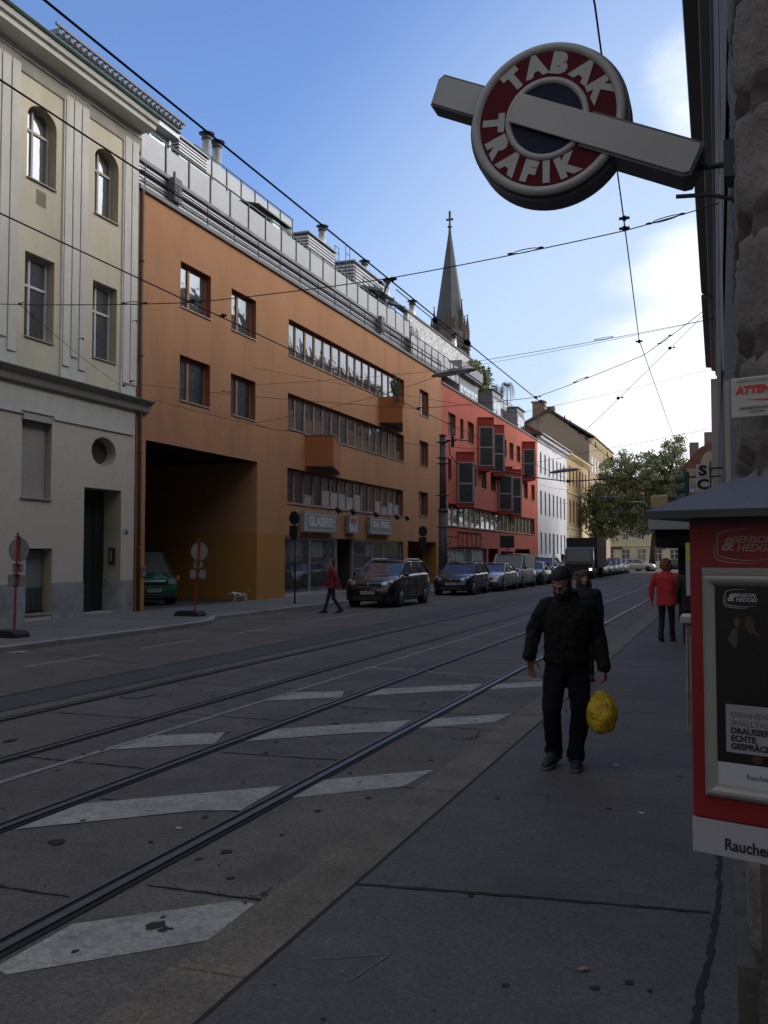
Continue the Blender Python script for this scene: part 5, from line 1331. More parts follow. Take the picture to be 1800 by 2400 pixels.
# two dim figures photographed on the poster (flat, printed)
def blobpoly(b, P, d, F=FK): b.add([F(u, v, d) for u, v in P], [tuple(range(len(P)))])
SK1 = mat('print_skin', (.055, .026, .014), .5); SK2 = mat('print_skin_pale', (.06, .045, .033), .5)
b = MB()
def ellp(b, u, v, a, c, d, rot=0, n=20): b.add([FK(u+a*math.cos(2*PI*i/n)*math.cos(rot)-c*math.sin(2*PI*i/n)*math.sin(rot), v+a*math.cos(2*PI*i/n)*math.sin(rot)+c*math.sin(2*PI*i/n)*math.cos(rot), d) for i in range(n)], [tuple(range(n))])
ellp(b, .176, 1.603, .014, .022, .0040, .1); blobpoly(b, [(.166, 1.60), (.188, 1.592), (.192, 1.575), (.180, 1.572), (.170, 1.582)], .0041); b.build('printed_face', SK1, po)
b = MB(); ellp(b, .141, 1.606, .009, .015, .0040); blobpoly(b, [(.128, 1.585), (.142, 1.592), (.140, 1.535), (.131, 1.53), (.113, 1.555)], .0041); b.build('printed_face', SK2, po)
b = MB(); blobpoly(b, [(.190, 1.585), (.206, 1.572), (.203, 1.566), (.19, 1.578)], .0041); b.build('printed_hand', SK2, po)
b = MB(); ellp(b, .192, 1.213, .016, .012, .0041); b.build('printed_ember', mat('print_ember', (.07, .015, .008), .5), po)
# plaque on the stone wall
FP = frame((CXr, CYr, 0), tuple(U1), tuple(Nc))
t = thing('wall_plaque', 'white enamel plaque with red word ATTENSAM on the rough stone wall', 'sign', tuple(FP(.1, 2.3, .13)))
b = MB(); b.fbox(FP, -.052, .30, 2.297, 2.443, .115, .13); b.build('plate', mat('plaque_white', (.43, .42, .41), .4), t, bevel=.004)
text('ATTENSAM', FP, -.032, 2.395, .132, .038, mat('plaque_red', (.55, .03, .025), .4), t, align='LEFT', bold=.002, ext=.0006, shear=.1)
text("WENN'S EINDEUTIG", FP, -.03, 2.428, .132, .014, mat('plaque_grey', (.25, .25, .26), .5), t, align='LEFT', ext=.0004)
text('HAUSBETREUUNG', FP, -.022, 2.330, .132, .013, mat('plaque_dark', (.1, .1, .1), .5), t, align='LEFT', ext=.0004, bold=.0003)
text('HOTLINE', FP, .012, 2.316, .132, .013, mat('plaque_dark'), t, align='LEFT', ext=.0004)
b = MB(); b.add([FP(-.005, 2.362, .1315), FP(.06, 2.353, .1315), (FP(.20, 2.357, .1315)), FP(.06, 2.359, .1315)], [(0, 1, 2, 3)]); b.build('red_swoosh', mat('plaque_red'), t)
# white strips (cable cover) fixed on the street side
b = MB(); b.box(-.022, .012, 6.9, 7.0, 2.30, 3.02); tag(b.build('cable_duct', mat('duct_white', (.5, .49, .46), .5)), 'narrow pale vertical duct fixed low on the street side of the stone house', 'duct')
b = MB(); b.box(-.035, -.02, 7.2, 7.5, 3.15, 4.6); tag(b.build('glass_sign_edge', mat('pale_glass_edge', (.35, .42, .45), .2)), 'thin pale glass sign seen edge-on on the street side of the stone house', 'sign')
# electric cabinet
t = thing('street_cabinet', 'narrow stained beige metal cabinet standing against the wall behind the red kiosk', 'cabinet', (-.25, 10.2, .02))
b = MB(); b.box(-.44, .0, 10.05, 10.45, .02, 1.12); b.build('body', mat('cabinet_beige', (.34, .31, .25), .6, var=.15, vscale=4, dirt=(.10, .06, .03), dirt_amt=.6, dirt_scale=5), t, bevel=.008)
b = MB(); b.box(-.49, .0, 9.97, 10.5, 1.12, 1.19); b.build('lid', mat('cabinet_lid', (.42, .40, .36), .6, dirt_amt=.3), t, bevel=.01)
b = MB(); b.box(-.42, -.415, 10.045, 10.049, .1, 1.05); b.box(-.444, -.44, 10.1, 10.4, .35, .37); b.build('door_gap', BLACK, t)
# shop canopy, sign boxes, awnings further along
t = thing('shop_canopy', 'pale grey boxy shop canopy over the pavement with darkness beneath it', 'canopy', (-1.2, 26, 2.5))
b = MB(); b.box(-2.05, -.15, 26, 33, 2.50, 2.86); b.build('fascia', mat('canopy_grey', (.34, .35, .36), .6, var=.1, dirt_amt=.3), t, bevel=.02)
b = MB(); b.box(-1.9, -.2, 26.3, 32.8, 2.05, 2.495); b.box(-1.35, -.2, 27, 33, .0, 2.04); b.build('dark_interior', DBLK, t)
b = MB(); b.box(-.75, -.2, 25.7, 25.98, 2.20, 2.42); tag(b.build('awning_box', mat('awning_box', (.26, .27, .28), .6)), 'small pale box hanging at the canopy corner beside the red kiosk', 'box')
t = thing('light_box', 'pale tan boxy lamp sign sitting above the shop canopy', 'light box', (-1.7, 26, 3))
b = MB(); b.hexa([(-1.98, 26.0, 3.08), (-1.52, 26.0, 3.04), (-1.40, 27.2, 3.04), (-1.9, 27.2, 3.06), (-1.98, 26.0, 3.42), (-1.52, 26.0, 3.44), (-1.40, 27.2, 3.42), (-1.9, 27.2, 3.42)]); b.build('box', mat('tan_plastic', (.48, .33, .19), .5), t, bevel=.05, bseg=3)
b = MB(); b.cyl(-1.6, 26.6, 2.85, 3.08, .03); b.cyl(-1.3, 26.6, 2.85, 3.08, .03); b.box(-1.4, -.2, 26.5, 26.6, 3.2, 3.26); b.build('mount', DMET, t)
t = thing('traffic_light', 'dark green traffic signal with three hooded lamps seen from the side above the canopy', 'traffic light', (-1.2, 27, 3.2))
b = MB(); b.box(-1.16, -1.04, 27, 27.3, 3.22, 4.12); b.box(-1.04, -.2, 27.1, 27.16, 3.95, 4.0); b.build('housing', mat('signal_green', (.02, .045, .035), .5), t, bevel=.02)
for z in (3.38, 3.66, 3.94): b = MB(); b.tube([(-1.16, 27.15, z), (-1.40, 27.12, z-.03)], [.12, .125], 12, caps=False); b.tube([(-1.17, 27.15, z), (-1.19, 27.15, z)], .1, 12); b.build('hood', mat('hood_green', (.07, .14, .11), .6), t)
t = thing('letter_sign', 'vertical projecting shop sign of stacked white boxes with letters S C H', 'sign', (-.6, 24, 3.2))
FSC = frame((0, 24, 0), (1, 0, 0), (0, -1, 0))
for k, ch_ in enumerate('SCH'):
    z1 = 4.02-.335*k
    b = MB(); b.fbox(FSC, -.75, -.45, z1-.32, z1, -.12, 0); bo = b.build('letter_box', mat('letter_box_white', (.50, .50, .47), .5), t, bevel=.01); text(ch_, FSC, -.60, z1-.16, .004, .33, BLACK, bo, bold=.016, ext=.003, sx=1.15)
b = MB(); b.box(-.44, -.40, 24.0, 24.1, 2.9, 4.1); b.box(-.42, -.1, 24.02, 24.08, 3.9, 3.95); b.build('mount', DMET, t)
b = MB(); b.box(-.64, -.5, 15.0, 15.04, 1.2, 2.0, 0); b.box(-.64, -.5, 14.995, 15.0, 1.88, 1.99, 1); b.box(-.64, -.5, 14.995, 15.0, 1.72, 1.84, 1)
tag(b.build('price_board', [mat('board_white', (.5, .5, .5), .5), mat('board_yellow', (.6, .62, .05), .5)]), 'narrow white board with yellow bands hanging just left of the red kiosk', 'sign')
b = MB(); b.hexa([(-1.0, 26, 2.0), (-.3, 25.5, 2.25), (-.3, 29, 2.25), (-1.0, 29, 2.0), (-1.0, 26, 2.03), (-.3, 25.5, 2.28), (-.3, 29, 2.28), (-1.0, 29, 2.03)])
for k in range(5): b.box(-1.0, -.9, 36+5*k, 36.2+5*k, 0, 3.0)
b = MB()
# ================================================================ left pavement signs and posts
REDP = mat('red_post', (.33, .03, .03), .5, var=.1); RUB = mat('black_rubber', (.018, .018, .020), .75, bump=.4, bscale=50); BKP = mat('sign_back_grey', (.22, .215, .21), .6, var=.08)
def temp_sign(name, lab, x, y, z0, rz, extra):
    t = thing(name, lab, 'road sign', (0, 0, 0), 'temporary no-parking signs on rubber feet')
    b = MB()
    pr = [(-.42, 0), (.42, 0), (.40, .09), (.30, .16), (-.30, .16), (-.40, .09)]
    b.prism([(a, c) for a, c in pr], -.2, .2, F=lambda a, z, d: V((a, d, z)))
    for k in range(-3, 4): b.box(k*.11-.02, k*.11+.02, -.215, .215, .01, .13)
    b.build('rubber_base', RUB, t, bevel=.012)
    b = MB(); b.tube([(.16, 0, .08), (.16+extra, 0, 2.42)], .035, 4, smooth=False); b.build('post', REDP, t)
    def off(z): return .16+extra*(z-.08)/2.34
    b = MB(); G = frame((off(2.02), .045, 0), (1, 0, 0), (0, -1, 0)); n = 28
    b.tube([(off(2.02), .04, 2.02), (off(2.02), .048, 2.02)], .285, 32, smooth=False); b.build('disc', BKP, t)
    b = MB(); b.hexa([(off(2.02)-.20, .036, 1.92), (off(2.02)-.17, .036, 1.90), (off(2.02)-.08, .036, 2.24), (off(2.02)-.11, .036, 2.25), (off(2.02)-.20, .039, 1.92), (off(2.02)-.17, .039, 1.90), (off(2.02)-.08, .039, 2.24), (off(2.02)-.11, .039, 2.25)]); b.build('yellow_tape', mat('yellow_tape', (.45, .36, .06), .5), t)
    if name:
        b = MB(); b.box(off(1.62)-.16, off(1.62)+.14, .038, .046, 1.50, 1.70); b.build('upper_plate', BKP, t)
        b = MB(); b.box(off(1.35)-.27, off(1.35)+.26, .038, .046, 1.17, 1.44); b.build('lower_plate', BKP, t)
    for z in (1.18, 1.45, 1.68, 2.32): b = MB(); b.box(off(z)-.055, off(z)+.055, -.05, .05, z-.012, z+.012); b.build('clamp', DMET, t)
    t.location = (x, y, z0); t.rotation_euler = (0, 0, rz); t.scale = (1, 1, .905)
    return t
temp_sign('no_parking_sign', 'red-posted round sign seen from behind at the left edge, on black rubber foot', -14.25, 15.85, .10, R(-4), .06)
temp_sign('no_parking_sign', 'red-posted round sign seen from behind before the dark passage, on black rubber foot', -14.42, 23.2, .10, R(-4), .12)
def dark_sign(lab, x, y, z, r=.25, box=(.34, .42), zb=None):
    t = thing('post_sign', lab, 'road sign', (x, y, .1), 'dark round signs on posts along the far pavement')
    b = MB(); b.cyl(x, y, .1, z+.25, .032, n=10); b.build('post', DMET, t)
    b = MB(); a = R(-18); G = frame((x, y, 0), (math.cos(a), math.sin(a), 0), (math.sin(a), -math.cos(a), 0))
    b.tube([G(0, z, .03), G(0, z, .06)], r, 26, smooth=False); b.build('disc', mat('sign_back_black', (.02, .021, .023), .55), t)
    b = MB(); b.fbox(G, -box[0]/2, box[0]/2, z-r-.03-box[1], z-r-.03, .03, .12); b.fbox(G, -box[0]/2+.05, box[0]/2-.05, z-r-.03-box[1]-.12, z-r-.032-box[1], .03, .08); b.build('plate', mat('sign_back_black'), t)
dark_sign('black-backed round sign with square plate on a post before the GLASEREI sign', -14.55, 30.3, 3.15, .24, (.34, .38))
dark_sign('black-backed round sign with square plate on a post behind the dark brown car', -14.6, 45.4, 3.05, .27, (.42, .50))
t = thing('post_sign', 'black scalloped-edged square board on a post before the red house', 'sign', (-14.5, 64, .1))
b = MB(); b.cyl(-14.5, 64.1, .1, 2.4, .05, n=8); b.build('post', DMET, t)
b = MB(); b.box(-14.95, -14.05, 63.95, 64.03, 2.42, 3.16)
for k in range(9):
    for z in (2.40, 3.18): b.tube([(-14.95+.1125*k, 63.95, z), (-14.95+.1125*k, 64.03, z)], .045, 8)
for k in range(7):
    for x in (-14.97, -14.03): b.tube([(x, 63.95, 2.43+.12*k), (x, 64.03, 2.43+.12*k)], .045, 8)
b.build('board', mat('sign_back_black'), t)
# tram pole
t = thing('tram_pole', 'tall dark steel tram pole standing between the orange and red houses', 'pole', (-14.3, 48.6, .1))
PX_, PY_ = -14.35, 48.0
b = MB(); b.cyl(PX_, PY_, .1, 4.2, .24, .22, n=14); b.cyl(PX_, PY_, 4.2, 8.2, .185, .165, n=14); b.cyl(PX_, PY_, 4.15, 4.3, .26, n=14); b.cyl(PX_, PY_, .1, .9, .30, .26, n=14); b.cyl(PX_, PY_, 8.2, 8.28, .2, n=14)
b.build('shaft', mat('pole_paint', (.065, .063, .068), .55, var=.1), t)
for z in (3.3, 5.0, 6.7, 7.0, 7.85): b = MB(); b.cyl(PX_, PY_, z, z+.06, .25, n=12); b.box(PX_-.36, PX_+.36, PY_-.03, PY_+.03, z+.01, z+.05); b.build('clamp', DMET, t)
for z in (1.7, 2.4): b = MB(); b.tube([(PX_+.2, PY_, z), (PX_+.40, PY_, z+.06), (PX_+.42, PY_, z+.22)], .03, 5); b.build('hook', DMET, t)
b = MB(); b.box(PX_+.2, PX_+.75, PY_-.05, PY_+.05, 7.9, 8.0); b.cyl(PX_+.55, PY_, 7.6, 8.6, .09, n=8); b.tube([(PX_+.6, PY_, 8.0), (PX_+1.7, PY_, 7.85)], .03, 5); b.build('arm', DMET, t)

# ================================================================ overhead wires and street lamps
WIRE = mat('wire', (.025, .024, .026), .5, metal=.3)
def wire(lab, pts, r, sag=0, name='overhead_wire', grp=None, cat='wire', clamps=(), eyes=()):
    P = []
    for i in range(len(pts)-1):
        a, c = V(pts[i]), V(pts[i+1]); n = 8 if sag else 1
        for k in range(n):
            f = k/n; p = a.lerp(c, f); p.z -= sag*4*f*(1-f); P.append(p)
    P.append(V(pts[-1]))
    b = MB(); b.tube(P, r, 6)
    for q in clamps:
        q = V(q); b.ell(q, (.03, .035, .035)); b.box(q.x-.06, q.x+.06, q.y-.012, q.y+.012, q.z-.012, q.z+.016)
    o = b.build(name, WIRE, None, fix=False)
    return tag(o, lab, cat, grp)
GW = 'tram contact wires and feeders along the street'; GS_ = 'span wires across the street'
def along(x, z, ys, dz=0): return [(x+bend(y), y, z) for y in ys]
YS = [-4, 5, 11.15, 21, 33, 45, 52, 60, 70, 80, 88, 95]
wire('thick contact wire sweeping from the top left corner down over the orange house roofline', along(-4.0, 5.30, YS), .0095, grp=GW, clamps=[(-4.0, 11.15, 5.33), (-4.0, 21.2, 5.33)])
wire('contact wire crossing the orange facade windows, lowest of the long wires on the left', along(-6.95, 5.30, YS), .0085, grp=GW, clamps=[(-6.95, 11.15, 5.33), (-6.95, 12.0, 5.33), (-6.95, 24, 5.33)])
wire('wire running across the ribbed strips of the yellow house above the lowest long wire', [(-5.05, -2, 5.35), (-5.08, 14, 5.36), (-5.6, 26, 5.9), (-6.9, 40, 6.1)], .008, grp=GW)
wire('steep feeder wire dropping past the right end of the round tobacconist sign', [(-.79, 2.0, 5.74), (-.84, 6.6, 5.71), (-1.10, 11.1, 5.68), (-1.48, 17.3, 5.68), (-1.76, 38.5, 5.65)], .0075, grp=GW, clamps=[(-1.10, 11.1, 5.62), (-1.10, 11.1, 5.74), (-1.48, 17.3, 5.66)])
Y1_ = 11.12
def eye(b, p, q, f, L_=.30):
    a = V(p).lerp(V(q), f); d = (V(q)-V(p)).normalized(); u = d.cross(V((0, 1, 0))).normalized()*.016
    pts = [a+d*(L_/2*math.cos(2*PI*i/16))+u*math.sin(2*PI*i/16)*1.2 for i in range(16)]; b.tube(pts, .006, 5, closed=True)
    b.ell(a-d*(L_*.62), (.04, .014, .014)); b.ell(a+d*(L_*.62), (.04, .014, .014))
def span(lab, pts, r, eyes=(), balls=(), lamp=None):
    b = MB()
    P = [V(p) for p in pts]; Q = []
    for i in range(len(P)-1):
        ln = (P[i+1]-P[i]).length
        for k in range(6): f = k/6; p = P[i].lerp(P[i+1], f); p.z -= ln*.012*4*f*(1-f)*.5; Q.append(p)
    Q.append(P[-1]); b.tube(Q, r, 6)
    for (i, f) in eyes: eye(b, P[i], P[i+1], f)
    for q in balls:
        kq = max(.45, min(1.6, q[1]/30)); b.ell(q, (.06*kq, .04*kq, .05*kq)); b.ell((q[0]+.12*kq, q[1], q[2]+.015), (.04*kq, .03*kq, .028*kq))
    return tag(b.build('span_wire', WIRE, None, fix=False), lab, 'wire', GS_)
span('span wire from the left edge across the spire to the wall below the round sign', [(-17.1, Y1_, 6.3), (-10.25, Y1_, 5.59), (-6.95, Y1_, 5.30), (-4.03, Y1_, 5.34), (-1.10, Y1_, 5.60), (-.0, Y1_, 5.80)], .0065, eyes=((0, .86), (1, .72), (3, .6), (4, .42)), balls=((-9.9, Y1_, 5.56), (-4.15, Y1_, 5.30), (-6.8, Y1_, 5.3)))
Y2_ = 20.2
b = MB(); b.tube([(-4.32, Y1_, 5.22)]+[(-4.19+.11*math.cos(PI+PI*i/8), Y1_, 5.22-.11*math.sin(PI*i/8)) for i in range(9)]+[(-4.02, Y1_, 5.3)], .011, 6); b.tube([(-4.0, 11.3, 5.24), (-3.98, 14.5, 5.22), (-4.0, 15.2, 5.3)], .007, 5); b.ell((-4.0, 13, 5.24), (.04, .08, .04)); b.ell((-4.0, 14.8, 5.3), (.05, .15, .05))
tag(b.build('wire_hanger', WIRE, fix=False), 'black looped hanger and jumper clamped on the thick contact wire', 'wire fitting')
span('second span wire from the yellow house over the orange facade', [(-17.15, 23.98, 7.07), (-6.95, 21.2, 5.32), (-4.0, 20.6, 5.32), (-1.5, 18.6, 5.68), (-.3, 17, 6.09)], .0065, eyes=((0, .4), (2, .45), (3, .35)), balls=((-6.95, 21.2, 5.32), (-4.0, 20.6, 5.32), (-17.0, 23.9, 7.1)))
span('thin span wire high in the sky, ending at the dark cornice above the slanting wire', [(-17.1, 30.5, 6.6), (-9, 24, 6.2), (-5.65, 22, 6.53), (-.25, 22, 7.1)], .006, eyes=((2, .55),))
span('slanting guy wire rising from above the beige house to the dark cornice', [(-5.67, 40, 7.10), (-3.63, 40, 9.0), (-.77, 40, 11.71)], .011, balls=((-4.3, 40, 8.4), (-2.2, 40, 10.35)))
span('faint high span wire crossing the bright cloud low on the right', [(-17.15, 62, 7.6), (-5.45, 40, 6.2), (-.68, 40, 6.94)], .008, eyes=((1, .75),))
span('short wire on the yellow house wall running down to the stone ledge', [(-9.9, 11.1, 5.56), (-17.1, 23.9, 6.85)], .005, balls=((-16.4, 22.7, 6.73),))
span('thin wire low over the orange wall between the two left window columns', [(-17.12, 25.2, 6.75), (-14.5, 28.5, 6.1), (-8, 34, 5.7)], .007, eyes=((0, .9),))
span('thin wire from the wall anchors under the top ribbon window', [(-17.12, 31.9, 9.05), (-7, 33, 6.9), (-.2, 34, 8.3)], .006)
span('lamp cable across the street at the first big street lamp', [(-17.1, 31.5, 8.3), (-8.7, 30.4, 8.12), (-.3, 29.5, 8.9)], .006)
span('heavy drooping cable from the tram pole across the white house to the trees', [(-14.0, 48, 7.95), (-13.95, 48, 7.2), (-13.6, 48, 6.75), (-12.4, 48, 6.5), (-11.6, 48, 6.35), (-9.4, 48, 5.85), (-7.7, 48, 5.6), (-6.2, 48, 5.65), (-5.2, 48, 5.72), (-4.7, 50, 5.85), (-4.4, 52, 5.75)], .028, balls=((-7.7, 48, 5.6), (-9.9, 48, 5.95), (-6.1, 48, 5.66)))
span('far span wire crossing before the upper windows of the white house', [(-17.1, 90, 8.6), (-8.6, 78, 6.6), (-1.2, 74, 8.2)], .012)
span('far span wire crossing the lower part of the white and beige houses', [(-17.1, 96, 7.4), (-9, 100, 6.3), (-1.6, 100, 8.0)], .012)
b = MB()
for k, y in enumerate((24.5, 25.4, 27.0, 28.4, 30.5, 33.6, 35, 37.5)):
    x = -4.0; b.ell((x, y, 5.31), (.03, .16, .03)); b.tube([(x, y-.1, 5.32), (x, y, 5.46)], .015, 4)
tag(b.build('wire_clamps', WIRE, fix=False), 'row of small dark clamps strung along the thick contact wire beside the church', 'wire fitting', kind='stuff')
LAMP = mat('lamp_housing', (.26, .25, .24), .5, var=.08)
def lamp(lab, c, half, tilt_=0.05, th=.10):
    c = V(c); h = V(half)
    t = thing('street_lamp', lab, 'street lamp', tuple(c), 'street lamps hung over the roadway')
    L_ = h.length; d = h.normalized(); w_ = d.cross(V((0, 0, 1))).normalized()*.19
    b = MB()
    secs = [(-1, .25, .02), (-.8, .9, .6), (-.3, 1, 1), (.3, 1, 1), (.85, .85, .6), (1, .3, .1)]
    vs = []; n = 8
    for (f, ww, hh) in secs:
        for j in range(n):
            a = 2*PI*j/n; vs.append(c+d*(f*L_)+w_*ww*math.cos(a)+V((0, 0, th*.6*hh*math.sin(a) if math.sin(a) > 0 else th*.25*math.sin(a))))
    fs = [(i*n+j, (i+1)*n+j, (i+1)*n+(j+1) % n, i*n+(j+1) % n) for i in range(5) for j in range(n)]+[tuple(range(n)), tuple(range(5*n, 6*n))]
    b.add(vs, fs, 0, True); b.build('housing', LAMP, t)
    b = MB(); q = c+V((0, 0, -th*.2)); b.hexa([q-d*L_*.7-w_*.6, q+d*L_*.7-w_*.6, q+d*L_*.7+w_*.6, q-d*L_*.7+w_*.6]+[p+V((0, 0, -.03)) for p in (q-d*L_*.7-w_*.6, q+d*L_*.7-w_*.6, q+d*L_*.7+w_*.6, q-d*L_*.7+w_*.6)]); b.build('lens', mat('lamp_lens', (.42, .42, .40), .3), t)
    b = MB(); b.tube([c, c+V((0, 0, .28))], .02, 5); b.box(c.x-.1, c.x+.1, c.y-.04, c.y+.04, c.z+.05, c.z+.14); b.build('hanger', DMET, t)
    return t
lamp('flat grey street lamp hanging before the join of orange and red houses', (-8.70, 30.4, 8.0), (.80, -.1, .04), th=.2)
lamp('flat grey street lamp hanging before the white house, second along', (-8.55, 52, 6.5), (.85, -.3, .05), th=.2)
lamp('small far street lamp hanging level with the top of the tree, left side', (-9.73, 82, 6.88), (.85, 0, 0))
lamp('small far street lamp hanging in front of the tree crown centre', (-9.88, 110, 7.93), (.85, 0, 0))
lamp('small far street lamp hanging near the left end of the canopy roof', (-10.74, 140, 7.64), (.8, 0, 0))
lamp('small far street lamp hanging low before the tree crown', (-13.94, 153, 7.27), (.85, 0, 0))
lamp('tiny far street lamp hanging lowest before the tree trunks', (-20.5, 160.5, 6.6), (.85, 0, 0))

# ================================================================ trees at the bend
BARK = mat('tree_bark', (.06, .05, .04), .9, bump=.4)
LT1 = mat('plane_leaf_green', (.125, .16, .07), .65, var=.45, vscale=.35); LT2 = mat('plane_leaf_yellow', (.24, .26, .11), .65, var=.4, vscale=.4); LT3 = mat('plane_leaf_brown', (.13, .10, .035), .7, var=.3, vscale=.4)
def big_tree(lab, x, y, h, crown, seed, lean=(0, 0), dens=1.0, lsz=1.0):
    rnd = random.Random(seed)
    t = thing('plane_tree', lab, 'tree', (x, y, 0), 'trees at the bend of the street')
    b = MB(); tips = []
    top = V((x+lean[0], y+lean[1], h*.42))
    b.tube([(x, y, 0), (x+lean[0]*.4, y, h*.2), top], [h*.026, h*.021, h*.017], 9)
    for k in range(11):
        a = 2*PI*k/11+rnd.uniform(-.3, .3); c = crown[k % len(crown)]
        e = V((c[0], c[1], c[2])); s = V((x, y, 0)).lerp(top, rnd.uniform(.55, 1)); m = s.lerp(e, .5)+V((rnd.uniform(-.5, .5), rnd.uniform(-.5, .5), rnd.uniform(.3, 1.0)))
        b.tube([s, m, e], [h*.012, h*.008, h*.003], 6)
        for q in range(4):
            f = rnd.uniform(.3, .95); p = m.lerp(e, f); b.tube([p, p+V((rnd.uniform(-1.8, 1.8), rnd.uniform(-1.8, 1.8), rnd.uniform(-.3, 1.8)))], [h*.004, h*.0015], 4)
    b.build('trunk', BARK, t)
    b = MB()
    for (cx_, cy_, cz_, rx, ry, rz, mix) in crown:
        ncl = int(40*dens*rx*rz/4)
        for k in range(ncl):
            while True:
                p = V((rnd.uniform(-1, 1), rnd.uniform(-1, 1), rnd.uniform(-1, 1)))
                if .35 < p.length < 1: break
            q = V((cx_+p.x*rx, cy_+p.y*ry, cz_+p.z*rz)); rr = rnd.uniform(.45, .95)
            for j in range(40):
                while True:
                    w_ = V((rnd.uniform(-1, 1), rnd.uniform(-1, 1), rnd.uniform(-1, 1)))
                    if w_.length < 1: break
                o = q+V((w_.x*rr, w_.y*rr, w_.z*rr*.7)); s_ = rnd.uniform(.08, .17); e = Euler((rnd.uniform(0, 6.3), rnd.uniform(0, 6.3), rnd.uniform(0, 6.3)))
                P = [V((-s_, 0, 0)), V((0, s_*.7, 0)), V((s_, 0, s_*.3)), V((0, -s_*.7, 0))]
                for v_ in P: v_.rotate(e)
                u = rnd.random(); mi = 1 if u < mix else (2 if u < mix+.12 else 0)
                b.add([o+v_ for v_ in P], [(0, 1, 2, 3)], mi)
    b.build('crown', [LT1, LT2, LT3], t, fix=False)
    return t
big_tree('large leaning tree with dark green crown before the cream house at the bend', -14.8, 118, 15.5,
         [(-14.6, 116, 6.6, 2.8, 3, 2.8, .1), (-12.8, 117, 9.2, 3.6, 3, 3.2, .35), (-9.6, 117, 11.8, 3.2, 3, 2.6, .6), (-12.6, 117, 12.3, 2.6, 3, 2.3, .6), (-15.3, 117, 8.4, 1.8, 2, 1.9, .2), (-10.0, 117, 7.0, 3.0, 3, 2.6, .15), (-13.3, 116, 5.6, 2.6, 2.5, 1.8, .1)], 5, (-1.4, 0), 1.25)
big_tree('second tree forking from the ground with yellow-green top behind the first', -8.8, 116, 16,
         [(-7.2, 116, 11.4, 3.2, 3, 2.7, .65), (-4.6, 116, 10.0, 3.0, 3, 3.0, .6), (-7.0, 116, 8.2, 3.2, 3, 2.6, .3), (-5.8, 116, 14.5, 1.5, 1.8, 1.4, .45), (-6.9, 116, 13.8, 1.2, 1.5, 1.0, .5), (-9.4, 116, 5.6, 2.2, 2.5, 1.6, .1), (-3.6, 115, 7.5, 2.6, 2.5, 2.4, .2)], 8, (.6, 0), 1.25)
# ================================================================ vehicles
TYRE = mat('tyre', (.015, .015, .016), .8); RIM = mat('alloy_rim', (.38, .38, .39), .35, metal=.7); HUBC = mat('dark_wheel_well', (.006, .006, .006), .9)
CGL = glassmat('car_glass', (.010, .012, .014), refl=.0, rough=.02, k=1.0, wob=.3); CTR = mat('black_plastic', (.02, .02, .021), .6)
HLM = mat('headlight_glass', (.42, .45, .48), .12, metal=.4, coat=.5); HLE = mat('lit_headlight', (1, .93, .8), .3, emit=2.5); TLR = mat('tail_lamp_red', (.35, .01, .01), .3); PLT = mat('number_plate_white', (.45, .45, .44), .5); CHR = mat('chrome', (.5, .5, .52), .18, metal=1)
IND = mat('indicator_orange', (.5, .12, .02), .4)
def paint(name, col, metal=.35): return mat(name, col, .32, metal=metal, coat=.7, var=.03)
def interp(P, x):
    if x <= P[0][0]: return P[0][1]
    for (a, b), (c, d) in zip(P, P[1:]):
        if x <= c: return b+(d-b)*(x-a)/(c-a)
    return P[-1][1]
